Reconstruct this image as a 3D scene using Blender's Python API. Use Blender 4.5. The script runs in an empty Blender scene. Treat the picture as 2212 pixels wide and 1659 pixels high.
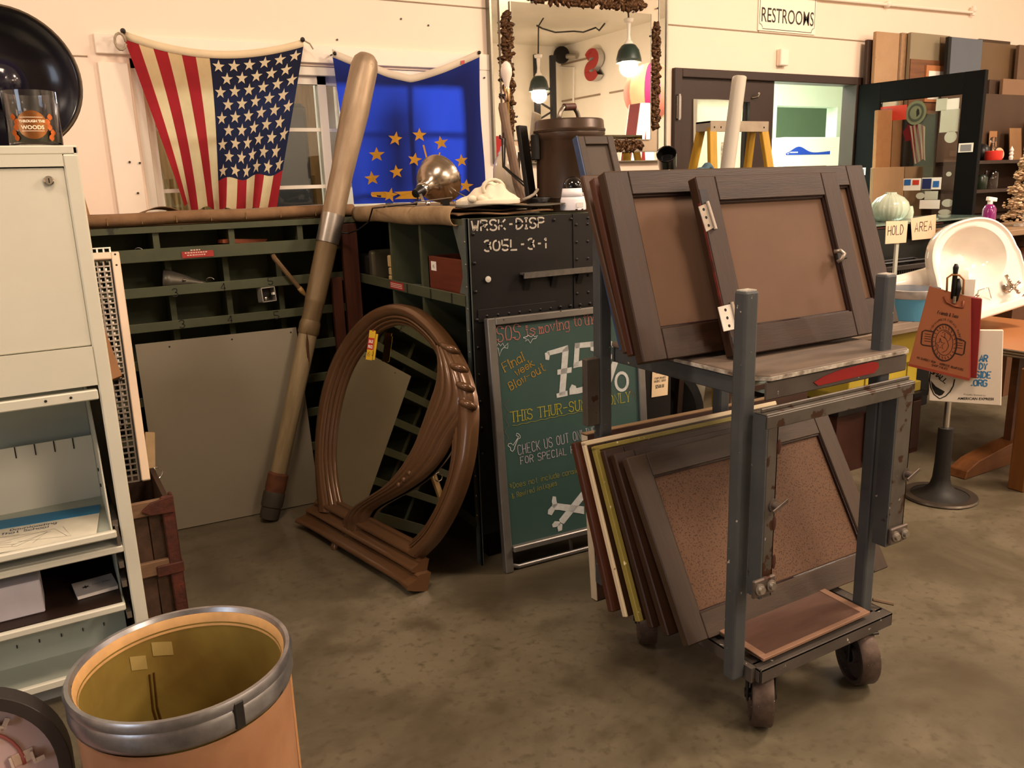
import bpy, math, random
from mathutils import Vector, Matrix
V = Vector
rnd = random.Random(7)
sc = bpy.context.scene
COL = sc.collection

# ------------------------------------------------------------------ camera
CX, CY, FPX = 1106.0, 829.5, 1770.0
YAW, PITCH, ROLL, EYE = 0.5222, 0.2379, -0.03355, 1.40
_f = V((math.sin(YAW)*math.cos(PITCH), math.cos(YAW)*math.cos(PITCH), -math.sin(PITCH)))
_r = V((math.cos(YAW), -math.sin(YAW), 0)); _u = _r.cross(_f)
_r2 = math.cos(ROLL)*_r + math.sin(ROLL)*_u
_u2 = -math.sin(ROLL)*_r + math.cos(ROLL)*_u
OC = V((0, 0, EYE))
cam_d = bpy.data.cameras.new('camera'); cam = bpy.data.objects.new('camera', cam_d); COL.objects.link(cam)
cam_d.sensor_fit = 'HORIZONTAL'; cam_d.sensor_width = 36; cam_d.lens = FPX/2212*36; cam_d.clip_start = .05
R3 = Matrix((_r2, _u2, -_f)).transposed()
cam.matrix_world = Matrix.Translation(OC) @ R3.to_4x4()
sc.camera = cam

# ------------------------------------------------------------------ world, lights, exposure
w = bpy.data.worlds.new('world'); sc.world = w; w.use_nodes = True
w.node_tree.nodes['Background'].inputs[0].default_value = (.9, .95, 1, 1)
w.node_tree.nodes['Background'].inputs[1].default_value = 0.02
sc.view_settings.view_transform = 'Standard'; sc.view_settings.look = 'None'
sc.view_settings.gamma = 1; sc.view_settings.use_curve_mapping = False
sc.view_settings.exposure = -0.30
try:
    sc.cycles.use_denoising = True
    sc.cycles.max_bounces = 10; sc.cycles.diffuse_bounces = 5; sc.cycles.glossy_bounces = 5
    sc.cycles.transmission_bounces = 8; sc.cycles.transparent_max_bounces = 12
    sc.cycles.caustics_reflective = False; sc.cycles.caustics_refractive = False
    sc.cycles.sample_clamp_indirect = 6
except Exception: pass
WARM = (1.0, .75, .56); SOFT = (1.0, .81, .65); COOL = (.92, 1.0, .93)
def lamp(name, kind, loc, power, color, size=.3, size_y=None, aim=None):
    d = bpy.data.lights.new(name, kind); d.energy = power; d.color = color
    if kind == 'AREA':
        d.size = size
        if size_y: d.shape = 'RECTANGLE'; d.size_y = size_y
    else: d.shadow_soft_size = size
    if kind == 'SPOT': d.spot_size = math.radians(150); d.spot_blend = .6
    o = bpy.data.objects.new(name, d); COL.objects.link(o); o.location = loc
    if aim is not None: o.rotation_euler = (V(aim)-V(loc)).to_track_quat('-Z', 'Y').to_euler()
    return o
lamp('unseen_ceiling_light', 'AREA', (4.4, .8, 3.7), 200, WARM, .7, .7, (3.6, 2.6, 0))  # this and the next three are assumed ceiling lights, out of view
lamp('unseen_ceiling_light', 'AREA', (.3, 1.2, 3.7), 68, WARM, .7, .7, (.6, 2.4, 0))
lamp('unseen_ceiling_light', 'AREA', (2.2, -1.6, 3.7), 110, WARM, .9, .9, (2.2, .5, 0))
lamp('unseen_ceiling_light', 'AREA', (-2.2, 1.8, 3.7), 60, SOFT, .5, .5, (-1.2, 2.2, 0))
lamp('assumed_cool_side_light', 'AREA', (-3.7, -.6, 1.7), 46, (.70, .83, 1.0), 1.4, 1.6, (0, 1.5, .9))  # bluish light assumed from the left; the room has no window there
for _x, _y, _p in ((7.6, .9, 190), (4.2, -4.2, 210)): lamp('unseen_ceiling_light', 'AREA', (_x, _y, 3.72), _p, SOFT, .9, .9, (_x, _y, 0))  # added fill lights, outside the mirror's view, to brighten the reflected far room
lamp('added_hall_far_light', 'AREA', (6.8, 7.5, 2.8), 170, COOL, 1.0, .8, (5.6, 7.5, 0))  # unseen lamp added to brighten the space beyond the hall arch
lamp('assumed_hall_light', 'AREA', (5.2, 5.6, 2.75), 330, COOL, 2.2, 1.4, (5.0, 5.9, 0))  # unseen lamp assumed from the brightness of the hall
lamp('unseen_office_light', 'AREA', (2.25, 5.7, 2.0), 62, (.95, 1, .97), .28, .28, (1.95, 4.3, 1.75))  # unseen lamp assumed from the backlit blue flag
lamp('unseen_office_light', 'AREA', (.9, 5.4, 2.3), 34, (.9, 1, .95), .6, .6, (.7, 5.0, 0))  # unseen lamp added to light the striped flag from behind

# ------------------------------------------------------------------ measuring: a sight line of the photograph met with a known plane of the room
def sight(px, py): return _f + (px-CX)/FPX*_r2 - (py-CY)/FPX*_u2
def PZ(px, py, z): d = sight(px, py); return OC + d*((z-EYE)/d.z)
def PY(px, py, y): d = sight(px, py); return OC + d*(y/d.y)
def PX(px, py, x): d = sight(px, py); return OC + d*(x/d.x)
def PL(px, py, p, n): d = sight(px, py); n = V(n); return OC + d*((V(p)-OC).dot(n)/d.dot(n))

# ------------------------------------------------------------------ mesh builder
WM = {}
I4 = Matrix.Identity(4)
def fr(o, x=(1, 0, 0), y=(0, 1, 0)):
    x = V(x).normalized(); y = V(y); y = (y - x*y.dot(x)).normalized(); z = x.cross(y)
    m = Matrix((x, y, z)).transposed().to_4x4(); m.translation = V(o); return m
def axis_frame(o, z, hint=(0, 0, 1)):
    z = V(z).normalized(); h = V(hint)
    if abs(z.dot(h)) > .95: h = V((1, 0, 0))
    x = h.cross(z).normalized(); y = z.cross(x)
    m = Matrix((x, y, z)).transposed().to_4x4(); m.translation = V(o); return m
class MB:
    def __init__(s, M=None): s.v = []; s.f = []; s.M = M or I4
    def add(s, vs, fs):
        k = len(s.v); s.v += [s.M @ V(p) if s.M is not I4 else V(p) for p in vs]; s.f += [tuple(i+k for i in f) for f in fs]; return s
    def bx(s, x0, x1, y0, y1, z0, z1):
        return s.add([(x0,y0,z0),(x1,y0,z0),(x1,y1,z0),(x0,y1,z0),(x0,y0,z1),(x1,y0,z1),(x1,y1,z1),(x0,y1,z1)],
                     [(0,3,2,1),(4,5,6,7),(0,1,5,4),(1,2,6,5),(2,3,7,6),(3,0,4,7)])
    def box(s, c, d):
        return s.bx(c[0]-d[0]/2, c[0]+d[0]/2, c[1]-d[1]/2, c[1]+d[1]/2, c[2]-d[2]/2, c[2]+d[2]/2)
    def bar(s, p, q, w_, h_, up=(0, 0, 1)):
        p = V(p); q = V(q); d = q-p; L = d.length; z = d/L; u = V(up)
        if abs(z.dot(u)) > .97: u = V((1, 0, 0)) if abs(z.x) < .9 else V((0, 1, 0))
        x = u.cross(z).normalized(); y = z.cross(x)
        c = [p+x*a*w_/2+y*b*h_/2 for a, b in ((-1,-1),(1,-1),(1,1),(-1,1))]
        e = [k+d for k in c]
        return s.add(c+e, [(0,3,2,1),(4,5,6,7),(0,1,5,4),(1,2,6,5),(2,3,7,6),(3,0,4,7)])
    def tube(s, pts, r, n=8, closed=False, cap=True):
        pts = [V(p) for p in pts]; m = len(pts); rr = r if isinstance(r, (list, tuple)) else [r]*m
        vs = []; nx = None
        for i, p in enumerate(pts):
            if closed: t = pts[(i+1) % m]-pts[i-1]
            else: t = pts[min(i+1, m-1)]-pts[max(i-1, 0)]
            t.normalize()
            if nx is None:
                h = V((0, 0, 1)) if abs(t.z) < .9 else V((1, 0, 0)); nx = h.cross(t).normalized()
            else:
                nx = (nx - t*nx.dot(t)).normalized()
            ny = t.cross(nx)
            vs += [p+(nx*math.cos(a)+ny*math.sin(a))*rr[i] for a in (2*math.pi*k/n for k in range(n))]
        fs = []
        for i in range(m if closed else m-1):
            j = (i+1) % m
            for k in range(n): fs.append((i*n+k, i*n+(k+1) % n, j*n+(k+1) % n, j*n+k))
        if cap and not closed: fs += [tuple(range(n))[::-1], tuple((m-1)*n+k for k in range(n))]
        return s.add(vs, fs)
    def lathe(s, prof, n=28, cap0=False, cap1=False, sx=1, sy=1):
        vs = []; fs = []
        for r, z in prof:
            vs += [(r*math.cos(2*math.pi*k/n)*sx, r*math.sin(2*math.pi*k/n)*sy, z) for k in range(n)]
        for i in range(len(prof)-1):
            for k in range(n): fs.append((i*n+k, i*n+(k+1) % n, (i+1)*n+(k+1) % n, (i+1)*n+k))
        if cap0: fs.append(tuple(range(n))[::-1])
        if cap1: fs.append(tuple((len(prof)-1)*n+k for k in range(n)))
        return s.add(vs, fs)
    def cyl(s, p, q, r, n=12, r2=None):
        return s.tube([p, q], [r, r if r2 is None else r2], n)
    def prism(s, poly, z0, z1):
        n = len(poly)
        vs = [(x, y, z0) for x, y in poly]+[(x, y, z1) for x, y in poly]
        return s.add(vs, [tuple(range(n))[::-1], tuple(range(n, 2*n))]+[(i, (i+1) % n, n+(i+1) % n, n+i) for i in range(n)])
    def poly(s, pts): return s.add(pts, [tuple(range(len(pts)))])
    def grid(s, fn, nu, nv):
        vs = [fn(i/nu, j/nv) for j in range(nv+1) for i in range(nu+1)]
        return s.add(vs, [(j*(nu+1)+i, j*(nu+1)+i+1, (j+1)*(nu+1)+i+1, (j+1)*(nu+1)+i) for j in range(nv) for i in range(nu)])
    def ball(s, c, r, n=8, m=6, sq=(1, 1, 1)):
        c = V(c); vs = []; fs = []
        for j in range(m+1):
            a = math.pi*j/m
            for k in range(n):
                b = 2*math.pi*k/n
                vs.append(c+V((math.sin(a)*math.cos(b)*r*sq[0], math.sin(a)*math.sin(b)*r*sq[1], math.cos(a)*r*sq[2])))
        for j in range(m):
            for k in range(n): fs.append((j*n+k, (j+1)*n+k, (j+1)*n+(k+1) % n, j*n+(k+1) % n))
        return s.add(vs, fs)
    def ribbon(s, pts, wd):                                          # flat stroke in the local xy plane
        pts = [V(p) for p in pts]; n = len(pts); vs = []
        for i, p in enumerate(pts):
            t = pts[min(i+1, n-1)]-pts[max(i-1, 0)]
            if t.length < 1e-9: t = V((1, 0, 0))
            t.normalize(); q = V((-t.y, t.x, 0))*wd/2
            vs += [p+q, p-q]
        return s.add(vs, [(2*i, 2*i+1, 2*i+3, 2*i+2) for i in range(n-1)])
    def mesh(s, name, m, smooth=None):
        me = bpy.data.meshes.new(name); me.from_pydata([tuple(p) for p in s.v], [], s.f); me.update()
        if m: me.materials.append(m)
        if smooth: me.shade_smooth() if smooth is True else me.set_sharp_from_angle(angle=math.radians(smooth)) or None
        if smooth and smooth is not True:
            me.polygons.foreach_set('use_smooth', [True]*len(me.polygons))
        return me
    def build(s, name, m, parent=None, M=I4, smooth=None, bevel=0, label=None, solid=0, seg=1, sub=0):
        o = bpy.data.objects.new(name, s.mesh(name, m, smooth)); COL.objects.link(o)
        if parent is not None:
            o.parent = parent; o.matrix_parent_inverse = WM[parent.name].inverted()
        o.matrix_basis = M; WM[o.name] = M.copy()
        if solid:
            k = o.modifiers.new('solid', 'SOLIDIFY'); k.thickness = solid; k.offset = 0
        if bevel:
            k = o.modifiers.new('bevel', 'BEVEL'); k.width = bevel; k.segments = seg; k.limit_method = 'ANGLE'
        if sub:
            k = o.modifiers.new('sub', 'SUBSURF'); k.levels = sub; k.render_levels = sub
        if label: o['label'] = label
        return o
def tag(o, label, cat, group=None, kind=None):
    o['label'] = label; o['category'] = cat
    if group: o['group'] = group
    if kind: o['kind'] = kind
    return o
def thing(name, label, cat, loc=(0, 0, 0), group=None):
    o = bpy.data.objects.new(name, None); COL.objects.link(o); o.location = loc; o.empty_display_size = .05
    WM[o.name] = Matrix.Translation(V(loc)); return tag(o, label, cat, group)
def struct(o): o['kind'] = 'structure'; return o
def copy_tree(o, M, parent=None):
    c = o.copy(); COL.objects.link(c)
    if parent is not None: c.parent = parent
    else: c.matrix_basis = M
    for ch in [k for k in COL.objects if k.parent == o]: copy_tree(ch, M, c)
    return c

# ------------------------------------------------------------------ materials
def lin(h):
    if isinstance(h, str):
        h = h.lstrip('#'); c = [int(h[i:i+2], 16)/255 for i in (0, 2, 4)]
        return tuple(x/12.92 if x <= .04045 else ((x+.055)/1.055)**2.4 for x in c)+(1,)
    return tuple(h)+(1,) if len(h) == 3 else h
MATS = {}
def mat(name, col, rough=.5, metal=0, col2=None, scale=6, stretch=(1, 1, 1), var=.18, bump=0, bscale=80, chips=None, chip_at=.68, chip_scale=18, chip_soft=.03, tcol=None,
        trans=0, glass=0, spec=.32, coat=0, emit=0, translucent=0, wob=0, speck=None, speck_at=.6, speck_scale=220, speck_soft=.03, alpha=1):
    if name in MATS: return MATS[name]
    m = bpy.data.materials.new(name); m.use_nodes = True; nt = m.node_tree; N = nt.nodes; L = nt.links; b = N['Principled BSDF']
    c1 = lin(col); c2 = lin(col2) if col2 else tuple(max(0, x*(1-var)) for x in c1[:3])+(1,)
    b.inputs['Roughness'].default_value = rough; b.inputs['Metallic'].default_value = metal
    b.inputs['Specular IOR Level'].default_value = spec; b.inputs['Coat Weight'].default_value = coat
    b.inputs['Coat Roughness'].default_value = .12
    tc = N.new('ShaderNodeTexCoord'); mp = N.new('ShaderNodeMapping'); L.new(tc.outputs['Object'], mp.inputs[0]); mp.inputs['Scale'].default_value = stretch
    nz = N.new('ShaderNodeTexNoise'); nz.inputs['Scale'].default_value = scale; nz.inputs['Detail'].default_value = 6; nz.inputs['Roughness'].default_value = .62
    nz.inputs['Distortion'].default_value = wob
    L.new(mp.outputs[0], nz.inputs['Vector'])
    rp = N.new('ShaderNodeValToRGB'); rp.color_ramp.elements[0].position = .32; rp.color_ramp.elements[1].position = .68
    rp.color_ramp.elements[0].color = c2; rp.color_ramp.elements[1].color = c1
    L.new(nz.outputs['Fac'], rp.inputs[0]); out = rp.outputs[0]
    def over(out, colr, at, scl, soft=.03):
        n2 = N.new('ShaderNodeTexNoise'); n2.inputs['Scale'].default_value = scl; n2.inputs['Detail'].default_value = 5; L.new(tc.outputs['Object'], n2.inputs['Vector'])
        r2 = N.new('ShaderNodeValToRGB'); r2.color_ramp.elements[0].position = at; r2.color_ramp.elements[1].position = at+soft
        L.new(n2.outputs['Fac'], r2.inputs[0])
        mx = N.new('ShaderNodeMix'); mx.data_type = 'RGBA'; L.new(r2.outputs[0], mx.inputs['Factor']); L.new(out, mx.inputs['A']); mx.inputs['B'].default_value = lin(colr)
        return mx.outputs['Result']
    if speck: out = over(out, speck, speck_at, speck_scale, speck_soft)
    if chips: out = over(out, chips, chip_at, chip_scale, chip_soft)
    L.new(out, b.inputs['Base Color'])
    if bump:
        n3 = N.new('ShaderNodeTexNoise'); n3.inputs['Scale'].default_value = bscale; n3.inputs['Detail'].default_value = 4
        L.new(mp.outputs[0], n3.inputs['Vector'])
        bp = N.new('ShaderNodeBump'); bp.inputs['Strength'].default_value = bump; bp.inputs['Distance'].default_value = .004
        L.new(n3.outputs['Fac'], bp.inputs['Height']); L.new(bp.outputs[0], b.inputs['Normal'])
    if glass:
        b.inputs['Transmission Weight'].default_value = glass; b.inputs['IOR'].default_value = 1.45
    if alpha < 1: b.inputs['Alpha'].default_value = alpha
    if emit:
        L.new(out, b.inputs['Emission Color']); b.inputs['Emission Strength'].default_value = emit
    if translucent:
        t = N.new('ShaderNodeBsdfTranslucent')
        if tcol: t.inputs[0].default_value = lin(tcol)
        else: L.new(out, t.inputs[0])
        mx = N.new('ShaderNodeMixShader'); mx.inputs[0].default_value = translucent
        L.new(b.outputs[0], mx.inputs[1]); L.new(t.outputs[0], mx.inputs[2]); L.new(mx.outputs[0], N['Material Output'].inputs[0])
    MATS[name] = m; return m
def pane(name, tint=(1, 1, 1), refl=1.0):                            # thin window pane: clear with a Fresnel reflection
    if name in MATS: return MATS[name]
    m = bpy.data.materials.new(name); m.use_nodes = True; nt = m.node_tree; N = nt.nodes; L = nt.links
    N.remove(N['Principled BSDF']); t = N.new('ShaderNodeBsdfTransparent'); t.inputs[0].default_value = tuple(tint)+(1,)
    g = N.new('ShaderNodeBsdfGlossy'); g.inputs['Roughness'].default_value = .02; f = N.new('ShaderNodeFresnel'); f.inputs[0].default_value = 1.5
    mu = N.new('ShaderNodeMath'); mu.operation = 'MULTIPLY'; mu.inputs[1].default_value = refl; L.new(f.outputs[0], mu.inputs[0])
    mx = N.new('ShaderNodeMixShader'); L.new(mu.outputs[0], mx.inputs[0]); L.new(t.outputs[0], mx.inputs[1]); L.new(g.outputs[0], mx.inputs[2])
    L.new(mx.outputs[0], N['Material Output'].inputs[0]); MATS[name] = m; return m

mWall = mat('wall_paint', '#eedac7', .6, var=.04, scale=1.4, bump=.12, bscale=14)
mWall2 = mat('far_wall_paint', '#f2ecdc', .7, var=.06, scale=1.2)
mCeil = mat('ceiling_paint', '#ece6d6', .8, var=.12, scale=.8)
mTrimW = mat('white_trim', '#f0e4d4', .5, var=.05, scale=5)
mSeam = mat('seam_line', '#9b8770', .8)
mFloor = mat('concrete', '#6e6654', .36, col2='#4b4435', scale=1.5, wob=.8, bump=.10, bscale=30, chips='#4a4233', chip_at=.50, chip_scale=5.5, chip_soft=.22, speck='#4e4738', speck_at=.54, speck_scale=34, speck_soft=.2)
mVinyl = mat('white_vinyl', '#e8e2d4', .4, var=.04)
mGlass = pane('window_glass', (.96, .97, .95), 1.0)
mOlive = mat('olive_paint', '#4a4e3a', .5, var=.22, scale=9, chips='#2c2e24', chip_at=.72, chip_scale=12)
mOliveLift = mat('olive_paint_lightened', '#51563f', .6, var=.3, scale=7)  # same olive lightened for the bins, in place of light that hardly reaches them
mGreySteel = mat('worn_grey_green_steel', '#5a625c', .45, metal=.2, var=.25, scale=20, speck='#a8aaa0', speck_at=.72, speck_scale=60)
mBlackPaint = mat('black_enamel', '#161413', .45, var=.35, scale=9, chips='#57514b', chip_at=.74, chip_scale=26)
mBlack = mat('black', '#151415', .35, var=.1)
mBlackMatte = mat('black_matte', '#1a1918', .75, var=.2)
mCanvas = mat('brown_canvas', '#85674a', .85, col2='#654a31', scale=7, bump=.4, bscale=60)
mCanvasL = mat('tan_canvas', '#a58c69', .85, col2='#80684a', scale=9, bump=.4, bscale=60)
mRed = mat('red_plate', '#a23431', .5, var=.15)
mInk = mat('dark_ink', '#1b1a18', .8, var=.05)
mPaper = mat('paper', '#ece5da', .8, var=.05)
mWhite = mat('white_gloss', '#eeeae2', .25, var=.03)
mWhiteMatte = mat('white_matte', '#ece8e0', .6, var=.04)
mChrome = mat('chrome', '#d8d5cf', .12, metal=1, var=.06)
mAlu = mat('brushed_aluminium', '#a8a29a', .34, metal=.9, var=.15, scale=30, stretch=(1, 1, 8))
mMirror = mat('mirror_silver', '#f4f4f0', .01, metal=1, var=0)
mRope = mat('rope', '#a99a82', .9, var=.3, scale=40)
mSteelDk = mat('dark_steel', '#3a3835', .4, metal=.6, var=.3, scale=20)

# ------------------------------------------------------------------ stroke lettering and printed lettering
GL = {
'A':'00 26 40|1.2 3.2','B':'00 06|~06 36 45 44 33 03|~33 42 41 30 00','C':'~45 36 16 05 01 10 30 41','D':'00 06|~06 26 44 42 20 00','E':'46 06 00 40|03 33',
'F':'46 06 00|03 33','G':'~45 36 16 05 01 10 30 41 43 23','H':'00 06|40 46|03 43','I':'20 26|10 30|16 36','J':'~46 41 30 10 01','K':'00 06|46 02|13 40','L':'06 00 40',
'M':'00 06 23 46 40','N':'00 06 40 46','O':'~20 01 05 26 45 41 20','P':'00 06|~06 36 45 44 33 03','Q':'~20 01 05 26 45 41 20|31 40','R':'00 06|~06 36 45 44 33 03|23 40',
'S':'~45 36 16 05 04 13 33 42 41 30 10 01','T':'06 46|26 20','U':'~06 01 10 30 41 46','V':'06 20 46','W':'06 10 24 30 46','X':'00 46|06 40','Y':'06 23 46|23 20','Z':'06 46 00 40',
'a':'~43 34 14 03 01 10 20 41|44 40','b':'06 00|~03 14 34 43 41 30 10 01','c':'~43 34 14 03 01 10 30 41','d':'46 40|~43 34 14 03 01 10 30 41','e':'~02 42 43 34 14 03 01 10 30 41',
'f':'~46 36 25 20|04 34','g':'44 4a 3b 1b|~43 34 14 03 01 10 30 41','h':'06 00|~02 14 34 43 40','i':'24 20|25 26','k':'06 00|34 02|12 40','l':'26 20','m':'04 00|~03 14 23 20|~23 34 43 40',
'n':'04 00|~02 14 34 43 40','o':'~14 03 01 10 30 41 43 34 14','q':'44 4b|~43 34 14 03 01 10 30 41','r':'14 10|~12 24 34','s':'~43 34 14 03 32 41 30 10 01','t':'26 21 30 40|14 34','u':'~04 01 10 30 42|44 40',
'v':'04 20 44','w':'04 10 23 30 44','x':'04 40|44 00','y':'04 21|44 20 0b','z':'04 44 00 40','p':'04 0b|~03 14 34 43 41 30 10 01',
'0':'~20 01 05 26 45 41 20','1':'15 26 20','2':'~05 16 36 45 44 00|00 40','3':'~05 16 36 45 33 23|~23 33 42 41 30 10 01','4':'36 02 42|36 30','5':'46 06 03|~03 33 42 41 30 10 01','6':'~45 26 03 01 10 30 41 32 12 01',
'7':'06 46 10','8':'~23 04 16 36 44 23 02 10 30 42 23','9':'~10 30 43 45 36 16 05 03 13 43','-':'13 33','.':'20 21','%':'00 46|05 16|30 41','$':'~45 36 16 05 04 13 33 42 41 30 10 01|27 2a','&':'40 05 16 35 02 01 10 30 42',
'*':'21 25|03 43|0.5 3.5','/':'00 46','!':'26 22|20 21',"'":'26 25',',':'21 1a'}
def _pt(t):
    if '.' in t: return (float(t.split('.')[0]), float(t.split('.')[1]))
    m = {'a': -1, 'b': -2}
    return (float(t[0]), float(m.get(t[1], t[1])))
def glyph(ch):
    out = []
    for st in GL.get(ch, '').split('|'):
        if not st: continue
        sm = st[0] == '~'; p = [_pt(t) for t in st.lstrip('~').split()]
        if sm and len(p) > 2:
            cl = p[0] == p[-1]
            for _ in range(2):
                q = [] if cl else [p[0]]
                for a, b in zip(p[:-1], p[1:]):
                    q += [(a[0]*.75+b[0]*.25, a[1]*.75+b[1]*.25), (a[0]*.25+b[0]*.75, a[1]*.25+b[1]*.75)]
                if cl: q.append(q[0])
                else: q.append(p[-1])
                p = q
        out.append(p)
    return out
def strokes(mb, txt, h, w_=None, lw=.1, track=1.6, jit=0, gap=0, z=0, serif=0, start=(0, 0), rise=0):
    """handwriting in the builder's local xy plane; h cap height, lw stroke width as a share of h"""
    k = h/6; kx = (w_ or k*4*.8)/4; x = start[0]; y = start[1]
    for ch in txt:
        if ch == ' ': x += kx*4; y += rise*kx*4; continue
        narrow = ch in "iI1l.'!,"
        dx = -kx*1.2 if narrow else 0
        for p in glyph(ch):
            pts = [(x+dx+a*kx+rnd.uniform(-jit, jit)*h, y+b*k+rnd.uniform(-jit, jit)*h, z) for a, b in p]
            if gap and len(pts) > 1:
                # stencil bridges: cut each stroke in two in the middle of its length
                q = [V(t) for t in pts]; Ls = [(b-a).length for a, b in zip(q[:-1], q[1:])]; T = sum(Ls)
                def at(d):
                    for a, b, l in zip(q[:-1], q[1:], Ls):
                        if d <= l: return a.lerp(b, d/l if l else 0)
                        d -= l
                    return q[-1].copy()
                if T > h*.55:
                    n = 10; m_ = T/2; g = gap*h/2
                    mb.ribbon([at(i/n*(m_-g)) for i in range(n+1)], lw*h); mb.ribbon([at(m_+g+i/n*(m_-g)) for i in range(n+1)], lw*h)
                    continue
            mb.ribbon(pts, lw*h)
            if serif:
                for e in (pts[0], pts[-1]): mb.ribbon([(e[0]-serif*h, e[1], z), (e[0]+serif*h, e[1], z)], lw*h)
        adv = kx*(4+track)*(.55 if narrow else 1); x += adv; y += rise*adv
    return x
def text_mesh(txt, size, extrude=0, bold=0, xs=1, align='LEFT'):
    c = bpy.data.curves.new('t', 'FONT'); c.body = txt; c.size = size; c.extrude = extrude; c.offset = bold; c.align_x = align; c.resolution_u = 3
    o = bpy.data.objects.new('t', c); COL.objects.link(o)
    me = bpy.data.meshes.new_from_object(o); bpy.data.objects.remove(o); bpy.data.curves.remove(c)
    vs = [(v.co.x*xs, v.co.y, v.co.z) for v in me.vertices]; fs = [tuple(p.vertices) for p in me.polygons]
    bpy.data.meshes.remove(me); return vs, fs
def print_text(mb, txt, size, x=0, y=0, z=0, **k):
    vs, fs = text_mesh(txt, size, **k); mb.add([(a+x, b+y, c+z) for a, b, c in vs], fs); return mb
def star_pts(r, n=5, inner=.4, rot=0):
    return [((r if i % 2 == 0 else r*inner)*math.sin(math.pi*i/n+rot), (r if i % 2 == 0 else r*inner)*math.cos(math.pi*i/n+rot)) for i in range(2*n)]

# ------------------------------------------------------------------ the room
WY = 4.30                                                            # the wall with the flags, mirror and double door
XL, XR, YF, HC = -4.0, 9.6, -5.8, 4.0
struct(MB().bx(XL, XR, YF, 9.0, -.1, 0).build('floor', mFloor))
struct(MB().bx(XL, XR, YF, WY+.12, HC, HC+.1).build('ceiling', mCeil))
struct(MB().bx(XL-.1, XL, YF, WY+.12, 0, HC).build('wall_left', mWall))
struct(MB().bx(XR, XR+.1, YF, WY+.12, 0, HC).build('wall_right', mWall2))
struct(MB().bx(XL, XR, YF-.1, YF, 0, HC).build('wall_front', mWall2))
wl = PY(284, 165, WY).x; wr = PY(1014, 140, WY).x; wt = PY(650, 141, WY).z; wb = 1.22
dl = PY(1451, 200, WY).x; dr = PY(1866, 200, WY).x; dt = PY(1660, 158, WY).z
struct(MB().bx(XL, wl, WY, WY+.12, 0, HC).bx(wl, wr, WY, WY+.12, 0, wb).bx(wl, wr, WY, WY+.12, wt, HC).bx(wr, dl, WY, WY+.12, 0, HC).bx(dl, dr, WY, WY+.12, dt, HC).bx(dr, XR, WY, WY+.12, 0, HC).build('wall_back', mWall))
# panel seams: shallow raised battens
zs = PY(1640, 70, WY).z
sm = MB()
sm.bx(PY(1440, 55, WY).x, XR, WY-.004, WY, zs-.004, zs+.004)
sm.bx(XL, PY(1060, 20, WY).x, WY-.004, WY, PY(1000, 14, WY).z-.003, PY(1000, 14, WY).z+.003)
sm.bx(XL, wl-.17, WY-.003, WY, PY(100, 118, WY).z-.003, PY(100, 118, WY).z+.003)
for px in (1638,): sm.bx(PY(px, 60, WY).x-.003, PY(px, 60, WY).x+.003, WY-.004, WY, zs, HC)
struct(sm.build('trim_1', mSeam))
# casing boards round the window
tz = PY(232, 74, WY).z
struct(MB().bx(wl-.135, wl-.01, WY-.018, WY, 1.0, tz-.12).build('trim_2', mTrimW, bevel=.003))
struct(MB().bx(wl-.135, wr+.16, WY-.02, WY, wt+.012, tz).build('trim_3', mTrimW, bevel=.003))
struct(MB().bx(wr+.0, wr+.15, WY-.018, WY, 1.0, wt+.012).build('trim_4', mTrimW, bevel=.003))
# sliding window
win = struct(MB().bx(wl, wl+.045, WY+.01, WY+.1, wb, wt).bx(wr-.045, wr, WY+.01, WY+.1, wb, wt).bx(wl, wr, WY+.01, WY+.1, wt-.045, wt).bx(wl, wr, WY+.01, WY+.1, wb, wb+.04).build('window_1', mVinyl, bevel=.003))
mx_ = PY(706, 250, WY).x
for a, b, yy, mu in ((wl+.045, mx_+.02, WY+.05, PY(574, 200, WY).x), (mx_-.03, wr-.045, WY+.08, PY(893, 250, WY).x)):
    sa = MB().bx(a, a+.035, yy-.014, yy+.014, wb+.04, wt-.045).bx(b-.045, b, yy-.014, yy+.014, wb+.04, wt-.045).bx(a, b, yy-.014, yy+.014, wt-.085, wt-.045).bx(a, b, yy-.014, yy+.014, wb+.04, wb+.08)
    sh = sa.build('sash', mVinyl, win)
    MB().bx(a+.035, b-.045, yy-.003, yy+.003, wb+.08, wt-.085).build('pane', mGlass, sh)
    for q in (PY(680, 279, WY).z, PY(680, 403, WY).z):
        MB().bx(a+.035, b-.045, yy-.007, yy+.007, q-.009, q+.009).build('glazing_bar', mVinyl, sh)
    MB().bx(mu-.01, mu+.01, yy-.0065, yy+.0065, wb+.08, wt-.085).build('glazing_bar', mVinyl, sh)
# room behind the window
mPly = mat('plywood_panelling', '#93703f', .6, col2='#6d5230', scale=3, stretch=(9, 9, .6), wob=.5)
struct(MB().bx(-.6, 3.3, 6.6, 6.7, 0, 3.0).build('wall_office', mPly))
struct(MB().bx(-.7, -.6, WY+.12, 6.7, 0, 3.0).bx(3.3, 3.4, WY+.12, 6.7, 0, 3.0).bx(-.6, 3.3, WY+.12, 6.7, 3.0, 3.1).build('wall_office_sides', mWall))
c = PY(722, 230, 6.5)  # white panel added to give the bright patch beyond the pane
t = thing('bright_panel', 'tall white panel added for the bright patch behind the sliding window', 'cabinet', (c.x, 6.4, 0))
MB().bx(c.x-.1, c.x+.75, 6.2, 6.58, 0, 2.35).build('body', mWhiteMatte, t); MB().bx(c.x-.08, c.x+.73, 6.17, 6.2, .1, 2.3).build('door', mWhiteMatte, t, bevel=.004)
c = PY(640, 320, 5.6)
t = thing('office_chair', 'dark upholstered chair behind the sliding window beside the striped flag', 'chair', (c.x, 5.6, 0))
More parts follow.
